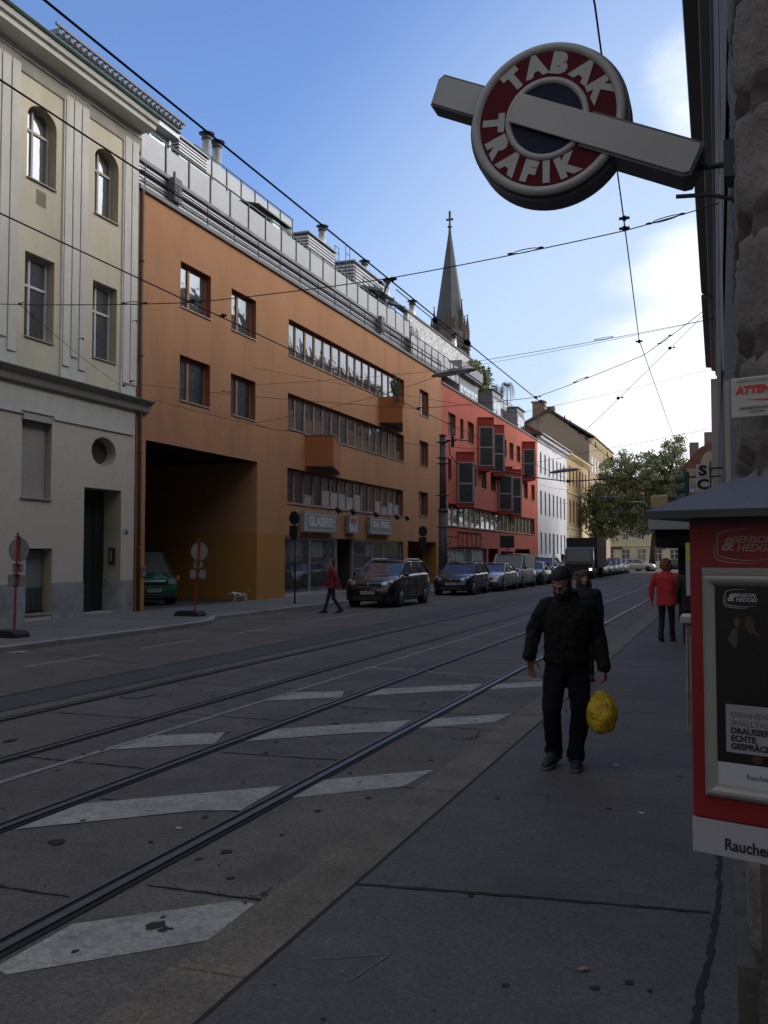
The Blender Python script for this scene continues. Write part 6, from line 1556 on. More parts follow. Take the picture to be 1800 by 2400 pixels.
def vehicle(name, lab, cat, col, L_, Wd, H, style='mpv', grp='cars parked along the left kerb', metal=.35, lit=False, detail=True, plate='W 48521 W', deco=True, group=True):
    """car of length L_, nose at x=0 looking to -x, tail at x=L_; y across; built from an outline of side profiles"""
    t = thing(name, lab, cat, (0, 0, 0), grp)
    P = paint('paint_'+lab.replace(' ', '_')[:28], col, metal)
    wb = {'mpv': (.19, .80), 'hatch': (.19, .80), 'sedan': (.17, .79), 'estate': (.18, .78), 'van': (.14, .80), 'truck': (.10, .76)}[style]
    rw = .33 if H < 2.6 else .42
    g0 = .20 if H < 2.6 else .45
    k = L_
    prof = {  # bonnet/belt height, and roof line as fractions of length and height
        'mpv': dict(belt=[(0, .40), (.03, .52), (.10, .60), (.27, .68), (.6, .70), (.97, .72), (1, .62)], ws=(.20, .42), bl=(.88, .97), roof=.99),
        'hatch': dict(belt=[(0, .40), (.03, .52), (.12, .60), (.28, .67), (.6, .68), (.97, .70), (1, .55)], ws=(.24, .45), bl=(.82, .96), roof=.99),
        'sedan': dict(belt=[(0, .38), (.03, .52), (.12, .60), (.28, .66), (.6, .68), (.88, .70), (.98, .66), (1, .5)], ws=(.25, .44), bl=(.68, .86), roof=.99),
        'estate': dict(belt=[(0, .38), (.03, .50), (.12, .60), (.28, .65), (.6, .66), (.97, .68), (1, .5)], ws=(.25, .42), bl=(.86, .97), roof=.99),
        'van': dict(belt=[(0, .30), (.02, .42), (.06, .50), (.14, .56), (.3, .56), (.98, .56), (1, .5)], ws=(.11, .27), bl=(.965, .985), roof=.99),
    }[style]
    # lower body: loft of cross-sections
    xs = [0, .012, .04, .08, .13, .2, .28, .4, .52, .64, .76, .86, .93, .975, 1]
    b = MB(); secs = []; n = 13
    for fx in xs:
        x = fx*k; hb = interp(prof['belt'], fx)*H
        e = .72 if fx in (0,) else 1
        wf = interp([(0, .80), (.012, .88), (.04, .955), (.1, .99), (.2, 1), (.85, 1), (.95, .975), (.99, .90), (1, .84)], fx)*Wd/2
        zb = g0+interp([(0, .10), (.03, .03), (.08, 0), (.92, 0), (.97, .05), (1, .14)], fx)
        crown = .03*H
        pts = [(0, zb), (wf*.8, zb), (wf*.96, zb+.05), (wf, zb+.18), (wf, zb+(hb-zb)*.55), (wf*.985, hb-.12), (wf*.94, hb-.03), (wf*.80, hb+crown*.5), (0, hb+crown)]
        ring_ = [(y, z) for y, z in pts]+[(-y, z) for y, z in pts[-2:0:-1]]
        secs.append([(x, y, z) for y, z in ring_])
    m = len(secs[0]); vs = [p for s_ in secs for p in s_]; fs = []
    for i in range(len(secs)-1):
        for j in range(m): fs.append((i*m+j, (i+1)*m+j, (i+1)*m+(j+1) % m, i*m+(j+1) % m))
    fs += [tuple(range(m)), tuple(range((len(secs)-1)*m, len(secs)*m))[::-1]]
    b.add(vs, fs, 0, True)
    wr = H*prof['roof']
    body = b.build('body', P, t, bevel=.0)
    # greenhouse
    ws, bl = prof['ws'], prof['bl']
    zb1 = interp(prof['belt'], ws[0])*H-.03; zb2 = interp(prof['belt'], min(.97, bl[1]))*H-.03
    wl, wu = Wd/2*.90, Wd/2*(.73 if style != 'van' else .84)
    zr = wr-.03
    def gh(ins, dz, x0o=0): 
        return [(ws[0]*k+x0o, -(wl-ins), zb1), (ws[0]*k+x0o, wl-ins, zb1), (bl[1]*k-x0o, wl-ins, zb2), (bl[1]*k-x0o, -(wl-ins), zb2),
                (ws[1]*k+x0o*.6, -(wu-ins), zr-dz-.03), (ws[1]*k+x0o*.6, wu-ins, zr-dz-.03), (bl[0]*k-x0o, wu-ins, zr-dz-.04), (bl[0]*k-x0o, -(wu-ins), zr-dz-.04)]
    Gp = gh(.0, .0)
    b = MB(); b.hexa([Gp[0], Gp[1], Gp[2], Gp[3], Gp[4], Gp[5], Gp[6], Gp[7]]); b.build('glass', CGL, t)
    A_ = [V(p) for p in Gp]
    b = MB()
    pr = .035
    for s_ in (0, 1):
        lo0, up0 = (A_[0], A_[4]) if s_ == 0 else (A_[1], A_[5]); lo1, up1 = (A_[3], A_[7]) if s_ == 0 else (A_[2], A_[6])
        b.tube([lo0+V((-.06, 0, -.04)), lo0, up0, up1, lo1], [pr, pr, pr*1.0, pr*1.0, pr*1.6], 6)
        for f in ((.36, .70) if style in ('mpv', 'hatch', 'estate') else (.40,) if style == 'sedan' else (.22,)):
            p, q = lo0.lerp(lo1, f), up0.lerp(up1, f); b.tube([p, q], pr*.8, 6)
    # roof skin
    R0 = []; nx, ny = 7, 6
    vs = []; fs = []
    for i in range(nx+1):
        f = i/nx; xx = A_[4].x+(A_[6].x-A_[4].x)*f
        zz = (A_[4].z+(A_[6].z-A_[4].z)*f)+.035*math.sin(PI*f)**.6
        for j in range(ny+1):
            g_ = -1+2*j/ny; vs.append((xx-.03+.06*f, g_*(wu+.015), zz+.045*(1-g_*g_)))
    for i in range(nx):
        for j in range(ny): fs.append((i*(ny+1)+j, i*(ny+1)+j+1, (i+1)*(ny+1)+j+1, (i+1)*(ny+1)+j))
    b.add(vs, fs, 0, True)
    if style == 'van':
        for sg in (-1, 1):
            b.hexa([(bl[1]*k, sg*wl, zb2), (ws[0]*k+1.15, sg*wl, zb1), (ws[1]*k+.55, sg*wu, zr-.02), (bl[0]*k, sg*wu, zr-.02), (bl[1]*k, sg*(wl+.02), zb2), (ws[0]*k+1.15, sg*(wl+.02), zb1), (ws[1]*k+.55, sg*(wu+.02), zr-.02), (bl[0]*k, sg*(wu+.02), zr-.02)])
    b.build('roof', P, t)
    if style in ('mpv', 'estate'):
        b = MB()
        for sg in (-1, 1): b.tube([(A_[4].x+.15, sg*(wu-.02), zr+.02), (A_[4].x+.3, sg*(wu-.02), zr+.075), (A_[6].x-.3, sg*(wu-.02), zr+.065), (A_[6].x-.1, sg*(wu-.02), zr+.01)], .018, 5)
        b.build('roof_rail', CHR if style == 'mpv' else CTR, t)
    # wheels
    for fx in wb:
        for sg in (-1, 1):
            x, y = fx*k, sg*(Wd/2-.02)
            b = MB(); b.tube([(x, y-sg*.16, rw), (x, y+sg*.012, rw)], rw+.055, 22); b.build('wheel_arch', HUBC, body) if detail else None
            w_ = MB(); w_.tube([(x, y-sg*.21, rw), (x, y-sg*.19, rw), (x, y+sg*.0, rw), (x, y+sg*.03, rw)], [rw*.93, rw, rw, rw*.93], 24); wo_ = w_.build('wheel', TYRE, t)
            if detail:
                r_ = MB(); r_.tube([(x, y+sg*.028, rw), (x, y+sg*.036, rw)], rw*.64, 20)
                rmo = r_.build('rim', RIM, wo_)
                s_ = MB()
                for q in range(5):
                    a = 2*PI*q/5+.3; c_, sn = math.cos(a)*rw*.42, math.sin(a)*rw*.42
                    s_.tube([(x+c_, y+sg*.036, rw+sn), (x+c_, y+sg*.040, rw+sn)], rw*.15, 8)
                s_.build('rim_openings', HUBC, wo_)
    # face: lamps, grille, plate, bumper
    hz = interp(prof['belt'], .03)*H
    for sg in (-1, 1):
        b = MB()
        y0, y1 = sg*Wd*.27, sg*Wd*.455
        if style == 'van': P4 = [(.0, y0, hz-.13), (.07, y1, hz-.12), (.075, y1, hz+.08), (.012, y0, hz+.05)]
        else: P4 = [(.015, y0, hz-.08), (.20, y1, hz-.04), (.34, y1*1.0, hz+.12), (.09, y0, hz+.03)]
        b.add([(x-.015, y, z) for x, y, z in P4]+[(x+.2, y*.97, z) for x, y, z in P4], [(0, 1, 2, 3), (4, 5, 6, 7), (0, 1, 5, 4), (1, 2, 6, 5), (2, 3, 7, 6), (3, 0, 4, 7)])
        b.build('headlight', HLE if lit else HLM, t, bevel=.01)
        if style == 'van' or not detail: pass
        b = MB(); b.box(L_-.06, L_-.0, sg*Wd*.33 if sg > 0 else -Wd*.45, sg*Wd*.45 if sg > 0 else -Wd*.33, hz, hz+.3); b.build('tail_light', TLR, t)
        b = MB(); mx_ = ws[0]*k+.42; b.ell((mx_, sg*(Wd/2+.05), zb1+.10), (.07, .10, .075)); b.tube([(mx_+.02, sg*(Wd/2-.1), zb1+.05), (mx_, sg*(Wd/2+.03), zb1+.09)], .025, 5); b.build('mirror', P if detail and style != 'van' else CTR, t)
    b = MB(); b.box(-.012, .05, -Wd*.26, Wd*.26, hz-.12, hz-.03); b.build('grille', CTR, t, bevel=.01)
    if deco:
        b = MB(); b.box(-.020, .02, -Wd*.25, Wd*.25, hz-.145, hz-.125); b.ell((-.02, 0, hz-.06), (.012, .05, .05)); b.build('grille_chrome', CHR, t)
    b = MB(); b.box(-.022, .08, -Wd*.30, Wd*.30, g0+.05, g0+.20); b.box(-.0, .1, -Wd*.43, -Wd*.33, g0+.06, g0+.2); b.box(-.0, .1, Wd*.33, Wd*.43, g0+.06, g0+.2); b.build('lower_intake', CTR, t, bevel=.015)
    b = MB(); zp = g0+.27; b.box(-.035, -.022, -.26, .26, zp, zp+.11); po_ = b.build('number_plate', PLT, t)
    if detail:
        G = frame((-.036, 0, 0), (0, -1, 0), (-1, 0, 0)); text(plate, G, 0, zp+.055, .0015, .105, BLACK, po_, ext=.0004, bold=.001)
        b = MB()
        for sg in (-1, 1):
            y = sg*(Wd/2+.002)
            for fx in ((.36, .57, .78) if style != 'van' else (.30, .62)): b.box(fx*k-.005, fx*k+.005, y-.006, y+.003, g0+.12, zb1)
            b.box(.2*k, .76*k, y-.006, y+.012, g0+.10, g0+.14)
        b.build('door_line', CTR, t)
        b = MB()
        for sg in (-1, 1):
            for fx in (.52, .72): b.box(fx*k-.08, fx*k+.06, sg*(Wd/2)-.01, sg*(Wd/2)+.022, zb1-.13, zb1-.105)
        b.build('door_handle', P, t)
    b = MB(); b.box(L_-.02, L_+.03, -Wd*.4, Wd*.4, g0+.15, g0+.35); b.build('rear_bumper', CTR, t)
    return t
def park(t, x, y, rz=PI/2):
    """nose of the car at (x,y), looking down the street towards the viewer"""
    t.location = (x, y, 0); t.rotation_euler = (0, 0, rz); return t
park(vehicle('parked_car', 'dark brown glossy family car parked before the glazier shop', 'car', (.022, .012, .014), 4.55, 1.86, 1.66, 'mpv', plate='W·44523W'), -11.85, 30.5)
park(vehicle('parked_car', 'dark blue hatchback parked beside the tram pole', 'car', (.008, .009, .045), 4.2, 1.78, 1.52, 'estate', plate='W·38146K'), -12.0, 41.3)
park(vehicle('parked_car', 'silver sedan with round headlights parked between blue car and white van', 'car', (.36, .37, .39), 4.7, 1.80, 1.46, 'sedan', plate='W·20917R'), -11.75, 46.4)
vn = park(vehicle('parked_van', 'white delivery van parked behind the silver car', 'van', (.50, .50, .50), 4.8, 1.84, 1.95, 'van', metal=0, plate='W·71530A', deco=False), -11.85, 51.6)
b = MB(); b.box(.9, 1.5, -.35, .35, 1.98, 2.06); b.build('roof_ladder_rack', CTR, vn)
park(vehicle('parked_car', 'dark grey car parked just behind the white van', 'car', (.03, .035, .04), 4.0, 1.74, 1.46, 'hatch', detail=False), -11.75, 57.2)
park(vehicle('parked_car', 'dark greenish tall car parked before the truck', 'car', (.025, .03, .03), 4.4, 1.82, 1.75, 'mpv', detail=False), -12.0, 61.8)
for i, (y, c_, st, h_, lab) in enumerate(((82.6, (.34, .37, .42), 'hatch', 1.5, 'pale blue-grey car parked just beyond the truck'), (87.1, (.12, .13, .14), 'sedan', 1.42, 'dark grey car parked second beyond the truck'), (91.4, (.06, .16, .16), 'hatch', 1.5, 'teal green car parked third beyond the truck'),
                                 (95.8, (.36, .38, .40), 'mpv', 1.62, 'light silver car parked fourth beyond the truck'), (100.2, (.28, .30, .32), 'estate', 1.5, 'grey car parked last in the row before the crossing cars'), (84.6, (.42, .43, .44), 'van', 1.95, 'pale van roof showing behind the first cars beyond the truck'))):
    park(vehicle('parked_van' if st == 'van' else 'parked_car', lab, 'van' if st == 'van' else 'car', c_, 4.1, 1.76, h_, st, detail=False, deco=False), (-11.1 if i < 5 else -13.6)-.0*i, y)
park(vehicle('parked_car', 'white estate car standing sideways at the end of the street', 'car', (.42, .42, .42), 4.5, 1.78, 1.48, 'estate', detail=False, deco=False), -8.1, 113.2, R(176))
park(vehicle('parked_car', 'grey estate car standing sideways half hidden behind the white one', 'car', (.28, .29, .31), 4.4, 1.78, 1.5, 'estate', detail=False, deco=False), -9.6, 116.5, R(176))
park(vehicle('parked_car', 'dark car standing sideways beneath the trees, right of the white estate', 'car', (.03, .03, .035), 4.4, 1.78, 1.45, 'hatch', detail=False, deco=False), -3.4, 115.5, R(176))
gv = vehicle('parked_van', 'bright green van with GLAS lettering parked inside the dark passage', 'van', (.0, .085, .04), 4.8, 1.90, 1.95, 'van', grp=None, metal=0, plate='W·53810D', deco=False)
G = frame((.17, 0, 0), (0, -1, 0), (-1, 0, 0))
b = MB(); 
for s_, z, size in (('VOGL', 1.13, .10), ('GLAS', 1.03, .17)):
    me = text_mesh(s_, size, bold=.004, ext=.002); sl_a = math.atan2(.13, .42)
    # lettering lies on the sloping bonnet
    Uv = V((0, -1, 0)); Sv = V((.40, 0, .13)).normalized(); Nv = Uv.cross(Sv)
    if Nv.z < 0: Nv = -Nv
    x_at = .33 if size < .15 else .20
    O = V((x_at, -.28, interp([(0, .30), (.02, .42), (.06, .50), (.14, .56)], x_at/4.8)*1.95+.062))
    M = Matrix(((Uv.x, Sv.x, Nv.x, O.x), (Uv.y, Sv.y, Nv.y, O.y), (Uv.z, Sv.z, Nv.z, O.z), (0, 0, 0, 1)))
    me.transform(M); me.materials.clear(); me.materials.append(PLT); link(me, 'bonnet_lettering', gv)
b = MB(); b.box(-.005, .05, -.93, -.80, .88, 1.03); b.box(.0, .05, .82, .93, .88, 1.03); b.build('indicator', IND, gv)
gv.location = (-18.65, 27.7, .085); gv.rotation_euler = (0, 0, PI-.6)
# box truck driving towards the viewer
t = thing('box_truck', 'dark box truck with lit headlights driving up the street', 'truck', (0, 0, 0))
TRP = mat('truck_dark', (.018, .02, .028), .4, coat=.3); TRB = mat('truck_box', (.022, .020, .020), .6)
b = MB(); b.prism([(0, .45), (0, 1.25), (.10, 1.3), (.38, 2.35), (.75, 2.5), (1.9, 2.5), (1.9, .45)], -1.08, 1.08, F=lambda a, z, c: (a, c, z)); b.build('cab', TRP, t, bevel=.05)
b = MB(); b.box(1.75, 7.6, -1.22, 1.22, .85, 3.25); b.build('cargo_box', TRB, t, bevel=.02)
b = MB(); b.hexa([(.06, -.92, 1.36), (.06, .92, 1.36), (.12, .92, 1.36), (.12, -.92, 1.36), (.335, -.88, 2.28), (.335, .88, 2.28), (.4, .88, 2.28), (.4, -.88, 2.28)]); b.build('windscreen', glassmat('truck_glass', (.012, .016, .03), refl=-.02), t)
b = MB()
for sg in (-1, 1): b.add([(.35, sg*1.085, 1.4), (1.2, sg*1.085, 1.4), (1.2, sg*1.085, 2.2), (.6, sg*1.085, 2.2)], [(0, 1, 2, 3)])
b.build('side_window', CGL, t)
b = MB(); b.box(-.02, .02, -.7, .7, .95, 1.15); b.box(-.06, .1, -1.1, 1.1, .4, .62); b.build('bumper', CTR, t, bevel=.02)
for sg in (-1, 1):
    b = MB(); b.box(-.03, .03, sg*.92-.1, sg*.92+.1, .68, .84); b.build('headlight', HLE, t, bevel=.01)
    b = MB(); b.box(.15, .25, sg*1.3-.1, sg*1.3+.1, 1.5, 1.95); b.tube([(.2, sg*1.08, 1.9), (.2, sg*1.25, 1.9)], .02, 5); b.build('mirror', CTR, t)
    for x in (.95, 5.9): b = MB(); b.tube([(x, sg*.82, .43), (x, sg*1.08, .43)], .43, 20); b.build('wheel', TYRE, t)
b = MB(); b.box(.3, 7.4, -.9, .9, .5, .84); b.build('chassis', CTR, t)
b = MB(); b.box(-.07, -.06, -.26, .26, .46, .57); b.build('number_plate', PLT, t)
t.location = (-11.15, 74.2, 0); t.rotation_euler = (0, 0, PI/2)
# ================================================================ people and the dog
def organic(parts, name, m, parent, voxel=.012, smooth=4, label=None, disp=0.0, dscale=.2, mats=None):
    """closed shapes fused into one continuous surface"""
    me = bpy.data.meshes.new(name); me.from_pydata(parts.v, [], parts.f)
    bm = bmesh.new(); bm.from_mesh(me); bmesh.ops.recalc_face_normals(bm, faces=bm.faces); bm.to_mesh(me); bm.free()
    o = bpy.data.objects.new(name, me); COL.objects.link(o)
    r_ = o.modifiers.new('r', 'REMESH'); r_.mode = 'VOXEL'; r_.voxel_size = voxel; r_.use_smooth_shade = True
    if smooth: s_ = o.modifiers.new('s', 'SMOOTH'); s_.factor = .5; s_.iterations = smooth
    dg = bpy.context.evaluated_depsgraph_get(); dg.update()
    m2 = bpy.data.meshes.new_from_object(o.evaluated_get(dg))
    bpy.data.objects.remove(o)
    if disp:
        for v_ in m2.vertices:
            n_ = noise.noise(V(v_.co)/dscale)+.5*noise.noise(V(v_.co)*2.3/dscale); v_.co += v_.normal*disp*n_
    m2.name = name; m2.materials.clear(); m2.materials.append(m)
    for p in m2.polygons: p.use_smooth = True
    return link(m2, name, parent, label)
def limb(b, pts, rr, n=14):
    P = []; RR = []
    pts = [V(p) for p in pts]
    # rounded ends
    d0 = (pts[0]-pts[1]).normalized(); d1 = (pts[-1]-pts[-2]).normalized()
    def rv(r, k): return (r[0]*k, r[1]*k) if isinstance(r, tuple) else r*k
    def mn(r): return min(r) if isinstance(r, tuple) else r
    for k, f in ((.95, .25), (.6, .75)): P.append(pts[0]+d0*mn(rr[0])*k); RR.append(rv(rr[0], f))
    P += pts; RR += list(rr)
    for k, f in ((.6, .75), (.95, .25)): P.append(pts[-1]+d1*mn(rr[-1])*k); RR.append(rv(rr[-1], f))
    b.tube(P, RR, n)
def torso(b, secs, n=24, p=2.4):
    """stack of superelliptic sections (cx, cy, z, rx, ry)"""
    vs = []; fs = []
    for (cx, cy, z, rx, ry) in secs:
        for j in range(n):
            a = 2*PI*j/n; c, s_ = math.cos(a), math.sin(a)
            vs.append((cx+rx*math.copysign(abs(c)**(2/p), c), cy+ry*math.copysign(abs(s_)**(2/p), s_), z))
    k = len(secs)
    for i in range(k-1):
        for j in range(n): fs.append((i*n+j, i*n+(j+1) % n, (i+1)*n+(j+1) % n, (i+1)*n+j))
    fs += [tuple(range(n))[::-1], tuple(range((k-1)*n, k*n))]
    b.add(vs, fs)
def head(b, c, s=1.0, pitch=0, yaw=0, roll=0):
    """head volume with brow, nose, lips, chin, ears; c = centre of the skull; faces -Y"""
    q = Euler((pitch, roll, yaw)).to_matrix(); c = V(c)
    def E_(p, r): 
        m3 = q; b.ell(c+q @ V(p)*s, tuple(x*s for x in r), rot=m3, n=18, m=12)
    E_((0, .012, .03), (.076, .096, .092)); E_((0, -.012, -.035), (.062, .076, .078)); E_((0, -.05, -.085), (.036, .034, .030))
    E_((0, -.082, .016), (.052, .018, .014))
    b.tube([c+q @ V((0, -.088, .012))*s, c+q @ V((0, -.106, -.014))*s, c+q @ V((0, -.112, -.030))*s, c+q @ V((0, -.098, -.038))*s], [.009*s, .012*s, .016*s, .012*s], 8)
    E_((.018, -.086, -.055), (.018, .012, .007)); E_((-.018, -.086, -.055), (.018, .012, .007)); E_((0, -.084, -.066), (.024, .012, .008))
    for g in (-1, 1): E_((g*.078, .012, -.012), (.010, .022, .032)); E_((g*.042, -.066, -.022), (.022, .02, .02))
def face_bits(par, c, s, pitch, yaw, roll, skin_dark, brow, beard=None):
    q = Euler((pitch, roll, yaw)).to_matrix(); c = V(c)
    b = MB()
    for g in (-1, 1): b.ell(c+q @ V((g*.031, -.083, .000))*s, (.013*s, .008*s, .0065*s), rot=q, n=12, m=8)
    e = b.build('eye', mat('eye_dark', (.02, .015, .012), .3), par)
    b = MB()
    for g in (-1, 1): b.tube([c+q @ V((g*.014, -.101, .022))*s, c+q @ V((g*.033, -.098, .027))*s, c+q @ V((g*.052, -.084, .020))*s], [.004*s, .0055*s, .003*s], 6)
    b.build('eyebrow', brow, par)
    b = MB(); b.tube([c+q @ V((-.024, -.0945, -.060))*s, c+q @ V((0, -.0985, -.061))*s, c+q @ V((.024, -.0945, -.060))*s], [.002*s, .0045*s, .002*s], 6); b.build('lips', mat('lip', (.17, .06, .05), .5), par)
def hand(b, w, d, side, curl=.5, s=1.0, palm=None, thumb_dir=None):
    """palm and five fingers; w wrist, d direction of the hand, palm = normal of the palm side, curl bends towards it"""
    w = V(w); d = V(d).normalized(); pn = V(palm or (0, 1, 0)); pn = (pn-d*pn.dot(d)).normalized(); x = d.cross(pn).normalized()*side
    pc = w+d*.048*s
    limb(b, [w-d*.03*s, w+d*.012*s], [(.026*s, .020*s), (.027*s, .020*s)], 12)
    vs_ = []
    for i, f in enumerate((-.030, -.010, .010, .030)):
        limb(b, [w+x*f*.55*s+d*.012*s, w+x*f*s+d*.088*s], [.0125*s, .0115*s], 10)
    for f, L_, r in ((-.032, .060, .0075), (-.011, .075, .0085), (.011, .082, .0088), (.032, .074, .0085)):
        o = w+x*f*s+d*.088*s; a1 = curl*.8; a2 = curl*1.7; a3 = curl*2.3
        d1 = d*math.cos(a1)+pn*math.sin(a1)+x*(f*.9); d2 = d*math.cos(a2)+pn*math.sin(a2); d3 = d*math.cos(a3)+pn*math.sin(a3)
        p1 = o+d1*L_*.45*s; p2 = p1+d2*L_*.32*s; p3 = p2+d3*L_*.23*s
        limb(b, [o, p1, p2, p3], [r*s*1.1, r*s, r*s*.92, r*s*.78], 10)
    td = (d*.55+x*.75+pn*.35).normalized()
    o = w+x*.022*s+d*.022*s; p1 = o+td*.042*s; p2 = p1+(d*.85+x*.25+pn*.35).normalized()*.032*s; p3 = p2+(d*.9+pn*.4).normalized()*.022*s
    limb(b, [o, p1, p2, p3], [.0145*s, .0125*s, .0105*s, .0085*s], 10)
def shoe(b, heel, toe, w=.045, h=.07):
    heel, toe = V(heel), V(toe); d = (toe-heel); 
    limb(b, [heel+V((0, 0, h*.55)), heel.lerp(toe, .35)+V((0, 0, h*.62)), heel.lerp(toe, .7)+V((0, 0, h*.45)), toe+V((0, 0, h*.36))], [(w*.85, h*.55), (w*.9, h*.62), (w*1.05, h*.45), (w*.8, h*.36)], 14)
def sole(heel, toe, w=.047):
    heel, toe = V(heel), V(toe); d = (toe-heel).normalized(); x = d.cross(V((0, 0, 1))).normalized(); n_ = x.cross(d); L_ = (toe-heel).length
    P = [(-.045, .7), (-.02, .95), (.05, .9), (L_*.45, .85), (L_*.75, 1.1), (L_+.02, .9), (L_+.055, .45)]
    P = [(a, c) for a, c in P]+[(a, -c) for a, c in P[::-1]]
    b = MB(); b.prism(P, -.004, .022, F=lambda a, c, z: heel+d*a+x*c*w+n_*z); return b
SKIN = mat('skin', (.33, .165, .12), .6, var=.05); SKINP = mat('skin_light', (.42, .25, .18), .55)
JKT = mat('black_jacket', (.0058, .006, .0066), .85, spec=.35, var=.2, vscale=6, bump=.3, bscale=120); JEAN = mat('dark_jeans', (.0042, .005, .010), .9, spec=.25, var=.2, vscale=8, bump=.3, bscale=200)
HAIRB = mat('dark_hair', (.012, .010, .009), .6, bump=.6, bscale=120); HAIRBR = mat('brown_curly_hair', (.075, .04, .022), .7, bump=.8, bscale=60, bdist=.02)
SHOE = mat('dark_shoe', (.02, .022, .03), .6); SOLEM = mat('shoe_sole', (.10, .095, .09), .7)

# ---- man with the yellow bag, walking towards the viewer; built in place, around his feet
MX, MY = -1.27, 8.04
t = thing('person', 'bearded man in black jacket and dark jeans walking with head bowed, holding a yellow bag', 'person', (0, 0, 0))
k = 7.66*1.0/2200*1.03         # metres of one photo pixel at his distance
def mp_(px, py, dy=0.0):
    """joint positions read off the photo, at the man's own distance"""
    d_ = V((-math.sin(YAW)*math.cos(PITCH), math.cos(YAW)*math.cos(PITCH), math.sin(PITCH))); r_ = V((math.cos(YAW), math.sin(YAW), 0)); u_ = r_.cross(d_)
    w_ = d_+r_*(px-900)/2200+u_*(1200-py)/2200; tt = (MY+dy)/w_.y
    return V((0, 0, EYE))+w_*tt
hc = mp_(1316, 1364, -.10)
pit = R(38)
neck0 = mp_(1329, 1402, .02)
shR, shL = mp_(1281, 1415, .0), mp_(1380, 1415, .03)
elR, elL = mp_(1252, 1478, .02), mp_(1402, 1492, .08)
wrR, wrL = mp_(1240, 1541, -.10), mp_(1416, 1566, -.02)
hipc = mp_(1328, 1556, .03)
hpR, hpL = mp_(1303, 1560, .02), mp_(1353, 1560, .03)
knR, knL = mp_(1293, 1664, -.12), mp_(1360, 1668, -.02)
anR, anL = mp_(1298, 1758, .03), mp_(1350, 1770, -.03)
b = MB()
head(b, hc, .98, pit, R(-14), R(4))
limb(b, [neck0+V((0, .02, -.06)), neck0+V((0, -.0, .03)), hc+V((0, .03, -.05))], [.062, .058, .06])
torso(b, [(hipc.x, hipc.y, hipc.z-.04, .13, .09), (hipc.x, hipc.y, hipc.z+.15, .13, .09), (neck0.x, neck0.y, neck0.z-.16, .16, .10), (neck0.x, neck0.y, neck0.z-.05, .10, .07)])
for a, c, d in ((shR, elR, wrR), (shL, elL, wrL)): limb(b, [a, c, d], [.05, .04, .026])
for a, c, d in ((hpR, knR, anR), (hpL, knL, anL)): limb(b, [a, c, d], [.075, .055, .036])
hand(b, wrR, (.10, .0, -1), -1, .28, 1.05, palm=(.7, -.6, 0))
hand(b, wrL, (.06, -.05, -1), 1, 1.05, 1.05, palm=(-.9, .2, 0))
body = organic(b, 'body', SKIN, t, voxel=.0062, smooth=2)
face_bits(t, hc, .98, pit, R(-14), R(4), SKIN, HAIRB)
# hair and beard
q = Euler((pit, R(4), R(-14))).to_matrix()
b = MB(); b.ell(hc+q @ V((0, .022, .060)), (.078, .096, .072), rot=q, n=18, m=12); b.ell(hc+q @ V((0, .065, -.0)), (.070, .052, .072), rot=q, n=18, m=12)
for g in (-1, 1): b.ell(hc+q @ V((g*.074, -.006, -.01)), (.010, .022, .045), rot=q)
organic(b, 'hair', HAIRB, t, voxel=.009, smooth=3, disp=.004, dscale=.02)
b = MB(); b.ell(hc+q @ V((0, -.052, -.104)), (.054, .044, .036), rot=q)
for g in (-1, 1): b.ell(hc+q @ V((g*.050, -.036, -.080)), (.024, .042, .034), rot=q); b.ell(hc+q @ V((g*.070, -.008, -.058)), (.010, .024, .04), rot=q)
b.tube([hc+q @ V((-.034, -.090, -.062)), hc+q @ V((-.018, -.105, -.046)), hc+q @ V((.018, -.105, -.046)), hc+q @ V((.034, -.090, -.062))], .0075, 6)
organic(b, 'beard', HAIRB, t, voxel=.007, smooth=2, disp=.003, dscale=.015)
# jacket
hem = mp_(1328, 1552, .03)
b = MB()
cx, cy = (shR.x+shL.x)/2, (shR.y+shL.y)/2
torso(b, [(hem.x, hem.y-.01, hem.z, .182, .135), (hem.x, hem.y-.01, hem.z+.05, .190, .14), (hem.x, hem.y-.01, hem.z+.14, .186, .138), (cx, cy-.01, shL.z-.22, .198, .142), (cx, cy-.01, shL.z-.10, .210, .145), (cx, cy, shL.z-.02, .185, .12), (cx, cy, shL.z+.035, .125, .095), (neck0.x-.005, neck0.y-.01, shL.z+.085, .080, .078)], p=2.5)
limb(b, [shR+V((.02, 0, -.02)), shR.lerp(elR, .5), elR, elR.lerp(wrR, .55), wrR+V((0, 0, .012))], [.090, .078, .068, .061, .053])
limb(b, [shL+V((-.02, 0, -.02)), shL.lerp(elL, .5), elL, elL.lerp(wrL, .55), wrL+V((0, 0, .010))], [.092, .080, .070, .063, .055])
jk = organic(b, 'jacket', JKT, t, voxel=.0095, smooth=3, disp=.013, dscale=.06)
b = MB(); b.tube([neck0+V((.075*math.cos(a_), .072*math.sin(a_)-.01, .045+.012*math.sin(a_))) for a_ in [2*PI*i/18 for i in range(18)]], .024, 8, closed=True); b.build('collar', JKT, jk)
b = MB(); b.tube([V((hem.x-.005, hem.y-.148, hem.z+.0)), V((cx-.0, cy-.152, shL.z-.2)), V((neck0.x, neck0.y-.095, shL.z+.05))], .005, 5); b.build('zip', mat('zip_dark', (.05, .05, .05), .4, metal=.5), jk)
b = MB()
for w_, el in ((wrR, elR), (wrL, elL)): d = (w_-el).normalized(); b.tube([w_-d*.035, w_+d*.008], [.058, .057], 14)
b.build('cuff', JKT, jk)
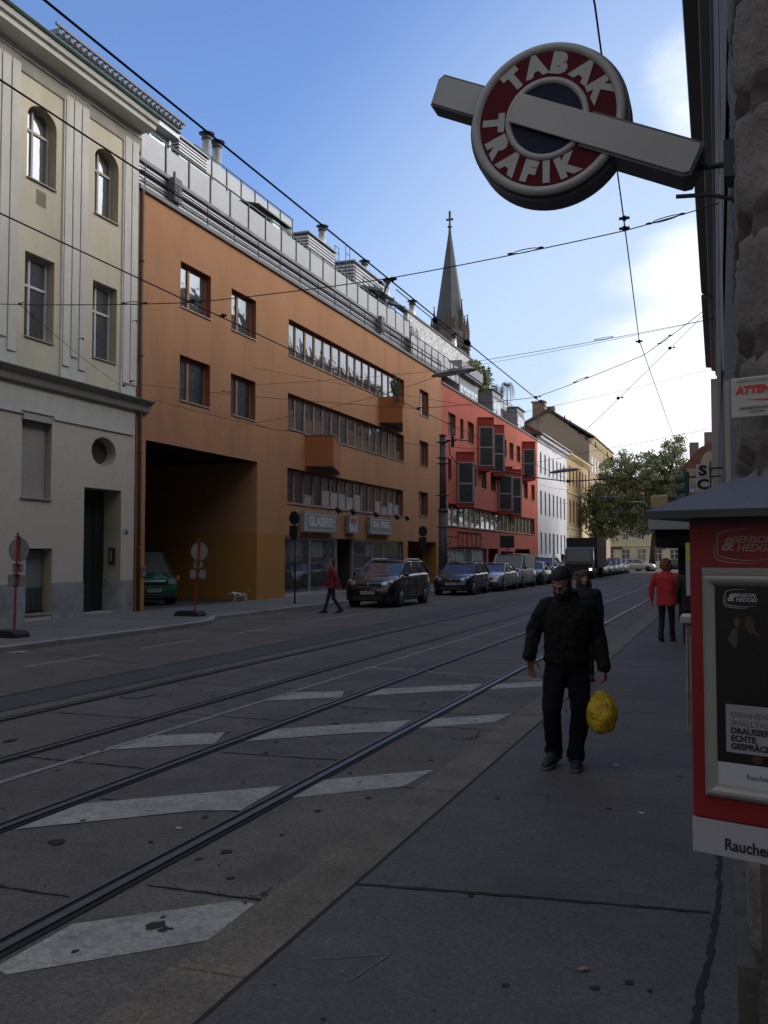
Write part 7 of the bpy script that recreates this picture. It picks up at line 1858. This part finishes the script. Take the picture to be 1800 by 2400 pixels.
# trousers
b = MB()
torso(b, [(hipc.x, hipc.y, hipc.z-.10, .10, .10), (hipc.x, hipc.y, hipc.z-.05, .172, .13), (hipc.x, hipc.y, hipc.z+.06, .172, .125)])
limb(b, [hpR+V((.008, 0, -.01)), hpR.lerp(knR, .5), knR, knR.lerp(anR, .5), anR+V((0, 0, .05)), anR+V((0, 0, -.005))], [.108, .096, .080, .074, .072, .080])
limb(b, [hpL+V((-.008, 0, -.01)), hpL.lerp(knL, .5), knL, knL.lerp(anL, .5), anL+V((0, 0, .05)), anL+V((0, 0, -.01))], [.108, .096, .080, .074, .072, .078])
organic(b, 'trousers', JEAN, t, voxel=.0095, smooth=3, disp=.010, dscale=.07)
gz = .024
hlR, toR = V((anR.x+.015, anR.y+.05, gz+.055)), V((anR.x-.035, anR.y-.19, gz+.006)); hlL, toL = V((anL.x, anL.y+.07, gz+.006)), V((anL.x+.015, anL.y-.14, gz+.008))
for h_, o_ in ((hlR, toR), (hlL, toL)):
    b = MB(); shoe(b, h_, o_, .050, .085); b.tube([h_+V((0, -.02, .05)), h_+V((0, -.02, .12))], [.048, .046], 14); so = organic(b, 'shoe', SHOE, t, voxel=.008, smooth=2); sole(h_, o_, .050).build('sole', SOLEM, so, bevel=.004)
# the yellow bag
bc = mp_(1411, 1672, -.04); tp = mp_(1418, 1614, -.04); hd = wrL+V((.004, -.03, -.10))
t = thing('plastic_bag', 'bulging yellow translucent plastic bag hanging from the walking man\'s hand', 'bag', (0, 0, 0))
b = MB(); n, m = 40, 26; vs = []; fs = []
rw_, rh_ = .128, .186
for i in range(m+1):
    th = PI*i/m; z = math.cos(th)
    for j in range(n):
        a = 2*PI*j/n; r_ = max(0, math.sin(th))**.8; top_ = max(0, z)
        r_ *= (1-.45*top_**1.6)*(1+.06*math.sin(9*a+1)*top_*1.8+.05*math.sin(15*a)*top_*1.5)
        p = V((rw_*r_*math.cos(a)*1.02, .105*r_*math.sin(a), rh_*(z if z > 0 else z*.92)))
        nn = noise.noise(p*14)*.016+noise.noise(p*33)*.007; p += p.normalized()*nn
        vs.append(bc+p)
for i in range(m):
    for j in range(n): fs.append((i*n+j, (i+1)*n+j, (i+1)*n+(j+1) % n, i*n+(j+1) % n))
b.add(vs, fs, 0, False)
BAG = mat('yellow_plastic', (.62, .40, .012), .35, var=.3, vscale=9, bump=.7, bscale=26, bdist=.03, dirt=(.22, .22, .03), dirt_amt=.9, dirt_scale=6)
bb = b.build('bag_body', BAG, t, fix=False)
b = MB(); tz = bc+V((.006, 0, rh_*.93))
b.tube([tz+V((0, 0, -.05)), tz+V((0, 0, .0)), tz+V((0, 0, .012))], [.05, .018, .022], 12); b.build('neck', BAG, t)
b = MB()
for g in (-1, 1): b.tube([tz+V((g*.008, 0, 0)), tz.lerp(hd, .5)+V((g*.004, 0, 0)), hd], .0035, 5)
b.tube([hd+V((-.012, 0, 0)), hd+V((0, 0, .008)), hd+V((.012, 0, 0))], .004, 5)
b.build('handle', mat('clear_plastic', (.42, .42, .38), .3), t)

# ---- generic standing / walking figure built around its own base, facing -Y
def figure(lab, H, skin, coat, coatm, legm, hairm, hair='short', pose=None, facing=0, loc=(0, 0, 0), yawh=0, pitchh=0, stride=.12, arms=None, coat_len=.5, wide=1.0, voxel=.012, shoem=None, face=True):
    t = thing('person', lab, 'person', (0, 0, 0)); s = H/1.75
    S = lambda x, y, z: V((x*s*wide if False else x*s, y*s, z*s))
    hipz, shz, nz_ = .90, 1.42, 1.50
    hR, hL = S(-.09, 0, hipz), S(.09, 0, hipz)
    kR, kL = S(-.095, -stride*.55, .50), S(.095, stride*.15, .49)
    aR, aL = S(-.09, -stride, .10), S(.095, stride*1.15, .13)
    ar = arms or {}
    sR, sL = S(-.19*wide, 0, shz), S(.19*wide, 0, shz)
    eR, eL = ar.get('eR', S(-.25*wide, .04, 1.13)), ar.get('eL', S(.25*wide, .04, 1.13)); wR, wL = ar.get('wR', S(-.25*wide, -.05, .88)), ar.get('wL', S(.25*wide, -.05, .88))
    hc = S(0, -.02, 1.63)
    b = MB(); head(b, hc, s, pitchh, yawh, 0)
    limb(b, [S(0, .02, 1.40), S(0, .01, 1.50), hc+V((0, .02, -.05))], [.055*s, .052*s, .055*s])
    torso(b, [(0, 0, .9*s, .13*s, .09*s), (0, 0, 1.1*s, .12*s, .085*s), (0, 0, 1.35*s, .15*s, .09*s), (0, 0, 1.44*s, .08*s, .06*s)])
    for a, c, d in ((sR, eR, wR), (sL, eL, wL)): limb(b, [a, c, d], [.045*s, .036*s, .024*s])
    for a, c, d in ((hR, kR, aR), (hL, kL, aL)): limb(b, [a, c, d], [.07*s, .05*s, .034*s])
    hand(b, wR, (wR-eR)+V((0, 0, -.1)), -1, .35, s, palm=(.8, .2, 0)); hand(b, wL, (wL-eL)+V((0, 0, -.1)), 1, .35, s, palm=(-.8, .2, 0))
    organic(b, 'body', skin, t, voxel=.0085, smooth=2)
    if face: face_bits(t, hc, s, pitchh, yawh, 0, skin, hairm)
    q = Euler((pitchh, 0, yawh)).to_matrix(); b = MB()
    if hair == 'short': b.ell(hc+q @ S(0, .028, .045), (.086*s, .092*s, .082*s), rot=q); b.ell(hc+q @ S(0, .05, -.01), (.082*s, .065*s, .08*s), rot=q)
    elif hair == 'curly':
        rnd = random.Random(4)
        for i in range(70):
            a = rnd.uniform(0, 6.28); z = rnd.uniform(-.09, .12); r_ = .098*math.sqrt(max(.15, 1-(z/.14)**2)); p = V((r_*math.cos(a), .03+r_*math.sin(a)*.95, z+.01))
            if p.y < -.045 and p.z < .055: continue
            b.ell(hc+q @ (p*s), (.034*s,)*3, n=8, m=6)
        b.ell(hc+q @ S(0, .03, .03), (.09*s, .09*s, .09*s), rot=q)
    elif hair == 'long':
        rnd = random.Random(14); b.ell(hc+q @ S(0, .02, .05), (.096*s, .112*s, .085*s), rot=q)
        for i in range(90):
            a = rnd.uniform(-.6, PI+.6); z = rnd.uniform(-.20, .10); r_ = .10 if z < 0 else .09; p = V((r_*math.cos(a)*1.05, .02+r_*math.sin(a)*.9, z))
            b.ell(hc+q @ (p*s), (.028*s,)*3, n=8, m=6)
    organic(b, 'hair', hairm, t, voxel=.011, smooth=2, disp=.004, dscale=.03)
    b = MB(); hz = 1.42-coat_len
    torso(b, [(0, 0, hz*s, .19*wide*s, .135*s), (0, 0, (hz+.06)*s, .19*wide*s, .14*s), (0, 0, (hz+.22)*s, .175*wide*s, .13*s), (0, 0, 1.22*s, .185*wide*s, .135*s), (0, 0, 1.36*s, .205*wide*s, .13*s), (0, 0, 1.43*s, .17*wide*s, .105*s), (0, .0, 1.49*s, .085*s, .08*s), (0, .0, 1.53*s, .075*s, .072*s)], p=2.5)
    for a, c, d in ((sR, eR, wR), (sL, eL, wL)): limb(b, [a+(V((0, 0, -.02))), a.lerp(c, .5), c, c.lerp(d, .6), d], [.078*s, .070*s, .062*s, .054*s, .050*s])
    organic(b, coat, coatm, t, voxel=voxel, smooth=3, disp=.008, dscale=.09)
    b = MB(); torso(b, [(0, 0, .82*s, .11*s, .10*s), (0, 0, .87*s, .155*s, .12*s), (0, 0, 1.0*s, .15*s, .115*s)])
    for a, c, d in ((hR, kR, aR), (hL, kL, aL)): limb(b, [a, a.lerp(c, .5), c, c.lerp(d, .6), d+V((0, 0, -.02))], [.094*s, .080*s, .064*s, .056*s, .062*s])
    organic(b, 'trousers', legm, t, voxel=voxel, smooth=3, disp=.008, dscale=.08)
    for a_, up in ((aR, .0), (aL, .04)):
        h_, o_ = V((a_.x, a_.y+.05*s, .008+up)), V((a_.x, a_.y-.15*s, .008)); b = MB(); shoe(b, h_, o_, .045*s, .075*s); b.tube([h_+V((0, -.02, .04)), h_+V((0, -.02, .11))], [.042, .042], 10); so = organic(b, 'shoe', shoem or SHOE, t, voxel=.01, smooth=2); sole(h_, o_, .045).build('sole', BLACK, so)
    t.location = loc; t.rotation_euler = (0, 0, facing)
    return t
RCOAT = mat('red_coat', (.50, .030, .040), .8, var=.12, vscale=5, bump=.3, bscale=150); REDJ = mat('dark_red_jacket', (.20, .008, .018), .7, var=.12, vscale=5)
NAVY = mat('navy_trousers', (.010, .011, .022), .85); HAIRR = mat('auburn_curls', (.20, .085, .045), .7, bump=.9, bscale=70, bdist=.02)
NAVC = mat('dark_navy_coat', (.012, .013, .022), .8, var=.15)
# woman in the red coat, walking away
figure('woman in bright red coat with auburn curls walking away past the kiosk', 1.70, SKINP, 'coat', RCOAT, NAVY, HAIRR, 'curly', facing=PI+R(-8), loc=(-1.27, 20.5, .024), stride=.13, coat_len=.66, wide=1.12, face=True,
       arms={'eR': V((-.31, .06, 1.06)), 'wR': V((-.22, .0, .86)), 'eL': V((.31, .02, 1.08)), 'wL': V((.30, .02, .86))})
# woman seen over the man's shoulder
figure('woman with long curly brown hair and dark scarf coming behind the bearded man', 1.57, SKINP, 'coat', NAVC, NAVY, HAIRBR, 'long', facing=R(10), loc=(-1.97, 13.6, .024), yawh=R(14), stride=.1, coat_len=.62)
b = MB(); 
# dark-clothed person beside the red coat
figure('person in dark clothes walking ahead beside the red-coated woman, mostly behind the kiosk', 1.66, SKINP, 'coat', mat('black_coat', (.012, .012, .013), .8), NAVY, HAIRB, 'short', facing=PI, loc=(-.78, 20.1, .024), stride=.12, coat_len=.75, face=True)
# dark umbrella / bag in the red-coated woman's hand
t = thing('handbag', 'black soft bag swinging at the right side of the red-coated woman', 'bag', (0, 0, 0))
b = MB(); b.hexa([(-.92, 19.28, .66), (-.80, 19.28, .58), (-.80, 19.36, .58), (-.92, 19.36, .66), (-.95, 19.27, .84), (-.72, 19.27, .80), (-.72, 19.38, .80), (-.95, 19.38, .84)]); b.build('pouch', JKT, t, bevel=.02); b = MB(); b.tube([(-.93, 19.32, .82), (-.90, 19.32, .93), (-.80, 19.32, .80)], .008, 5); b.tube([(-.86, 19.32, .62), (-.85, 19.32, .45), (-.84, 19.32, .40)], [.03, .025, .015], 6); b.build('strap', JKT, t); t.location = (-.05, 1.08, .03)
# man in the red jacket crossing to the left
CAPM = mat('grey_cap', (.24, .22, .17), .8)
mn = figure('man in dark red jacket, blue jeans and flat grey cap crossing the street', 1.66, SKINP, 'jacket', REDJ, mat('blue_jeans', (.018, .024, .055), .85), HAIRB, 'short', facing=R(-62), loc=(-11.85, 27.4, .0), stride=.24, coat_len=.60, wide=1.15, pitchh=R(12),
       arms={'eR': V((-.30, -.02, 1.05)), 'wR': V((-.30, -.22, .86)), 'eL': V((.30, .14, 1.06)), 'wL': V((.34, .20, .84))})
b = MB(); b.ell((0, .01, 1.60), (.098, .118, .055)); b.ell((0, -.10, 1.585), (.06, .06, .012)); organic(b, 'cap', CAPM, mn, voxel=.01, smooth=2)
# ---- the dog: white with brown patches, trotting left
t = thing('dog', 'small white terrier with brown patches trotting along the ochre wall, tail up', 'dog', (0, 0, 0))
DW = mat('white_fur', (.50, .47, .43), .9, bump=.5, bscale=90); DB = mat('brown_fur', (.10, .045, .03), .9, bump=.5, bscale=90)
b = MB()
# local: nose towards -X, length .62 m
limb(b, [(-.17, 0, .335), (-.05, 0, .315), (.10, 0, .325), (.20, 0, .335)], [(.072, .088), (.070, .085), (.058, .064), (.062, .070)], 16)
limb(b, [(-.20, 0, .355), (-.27, 0, .385), (-.31, 0, .385)], [.058, .048, .044], 12)
b.ell((-.335, 0, .375), (.052, .045, .045)); limb(b, [(-.36, 0, .36), (-.41, 0, .338), (-.435, 0, .332)], [.032, .024, .018], 10)
limb(b, [(.24, 0, .37), (.285, 0, .42), (.30, 0, .48), (.275, 0, .525), (.24, 0, .535)], [.022, .017, .013, .011, .009], 8)
for y, dx in ((-.045, -.05), (.045, .05)):
    limb(b, [(-.17, y, .30), (-.165+dx*.4, y, .20), (-.185+dx, y, .12), (-.18+dx*1.4, y, .03), (-.205+dx*1.4, y, .016)], [.040, .027, .018, .015, .017], 10)
    limb(b, [(.19, y, .31), (.165-dx*.5, y, .215), (.225-dx, y, .125), (.205-dx*1.3, y, .035), (.18-dx*1.3, y, .016)], [.052, .036, .020, .015, .017], 10)
organic(b, 'body', DW, t, voxel=.0085, smooth=2)
def patch(c, r, nm='fur_patch'):
    b = MB(); b.ell(c, r, n=14, m=10); organic(b, nm, DB, t, voxel=.007, smooth=1, disp=.004, dscale=.03)
patch((-.09, -.055, .33), (.048, .026, .050)); patch((.20, -.045, .36), (.055, .034, .040)); patch((-.335, -.01, .392), (.046, .043, .035)); patch((.265, 0, .40), (.026, .024, .03)); patch((.06, -.02, .385), (.05, .04, .016))
b = MB()
for y in (-.04, .04): b.add([(-.315, y, .412), (-.345, y*1.5, .405), (-.34, y*1.55, .355), (-.325, y*1.3, .36)], [(0, 1, 2, 3)]); 
b.ell((-.452, 0, .335), (.011, .011, .009)); b.build('ear', DB, t)
t.location = (-16.35, 29.6, .10); t.rotation_euler = (0, 0, R(28))
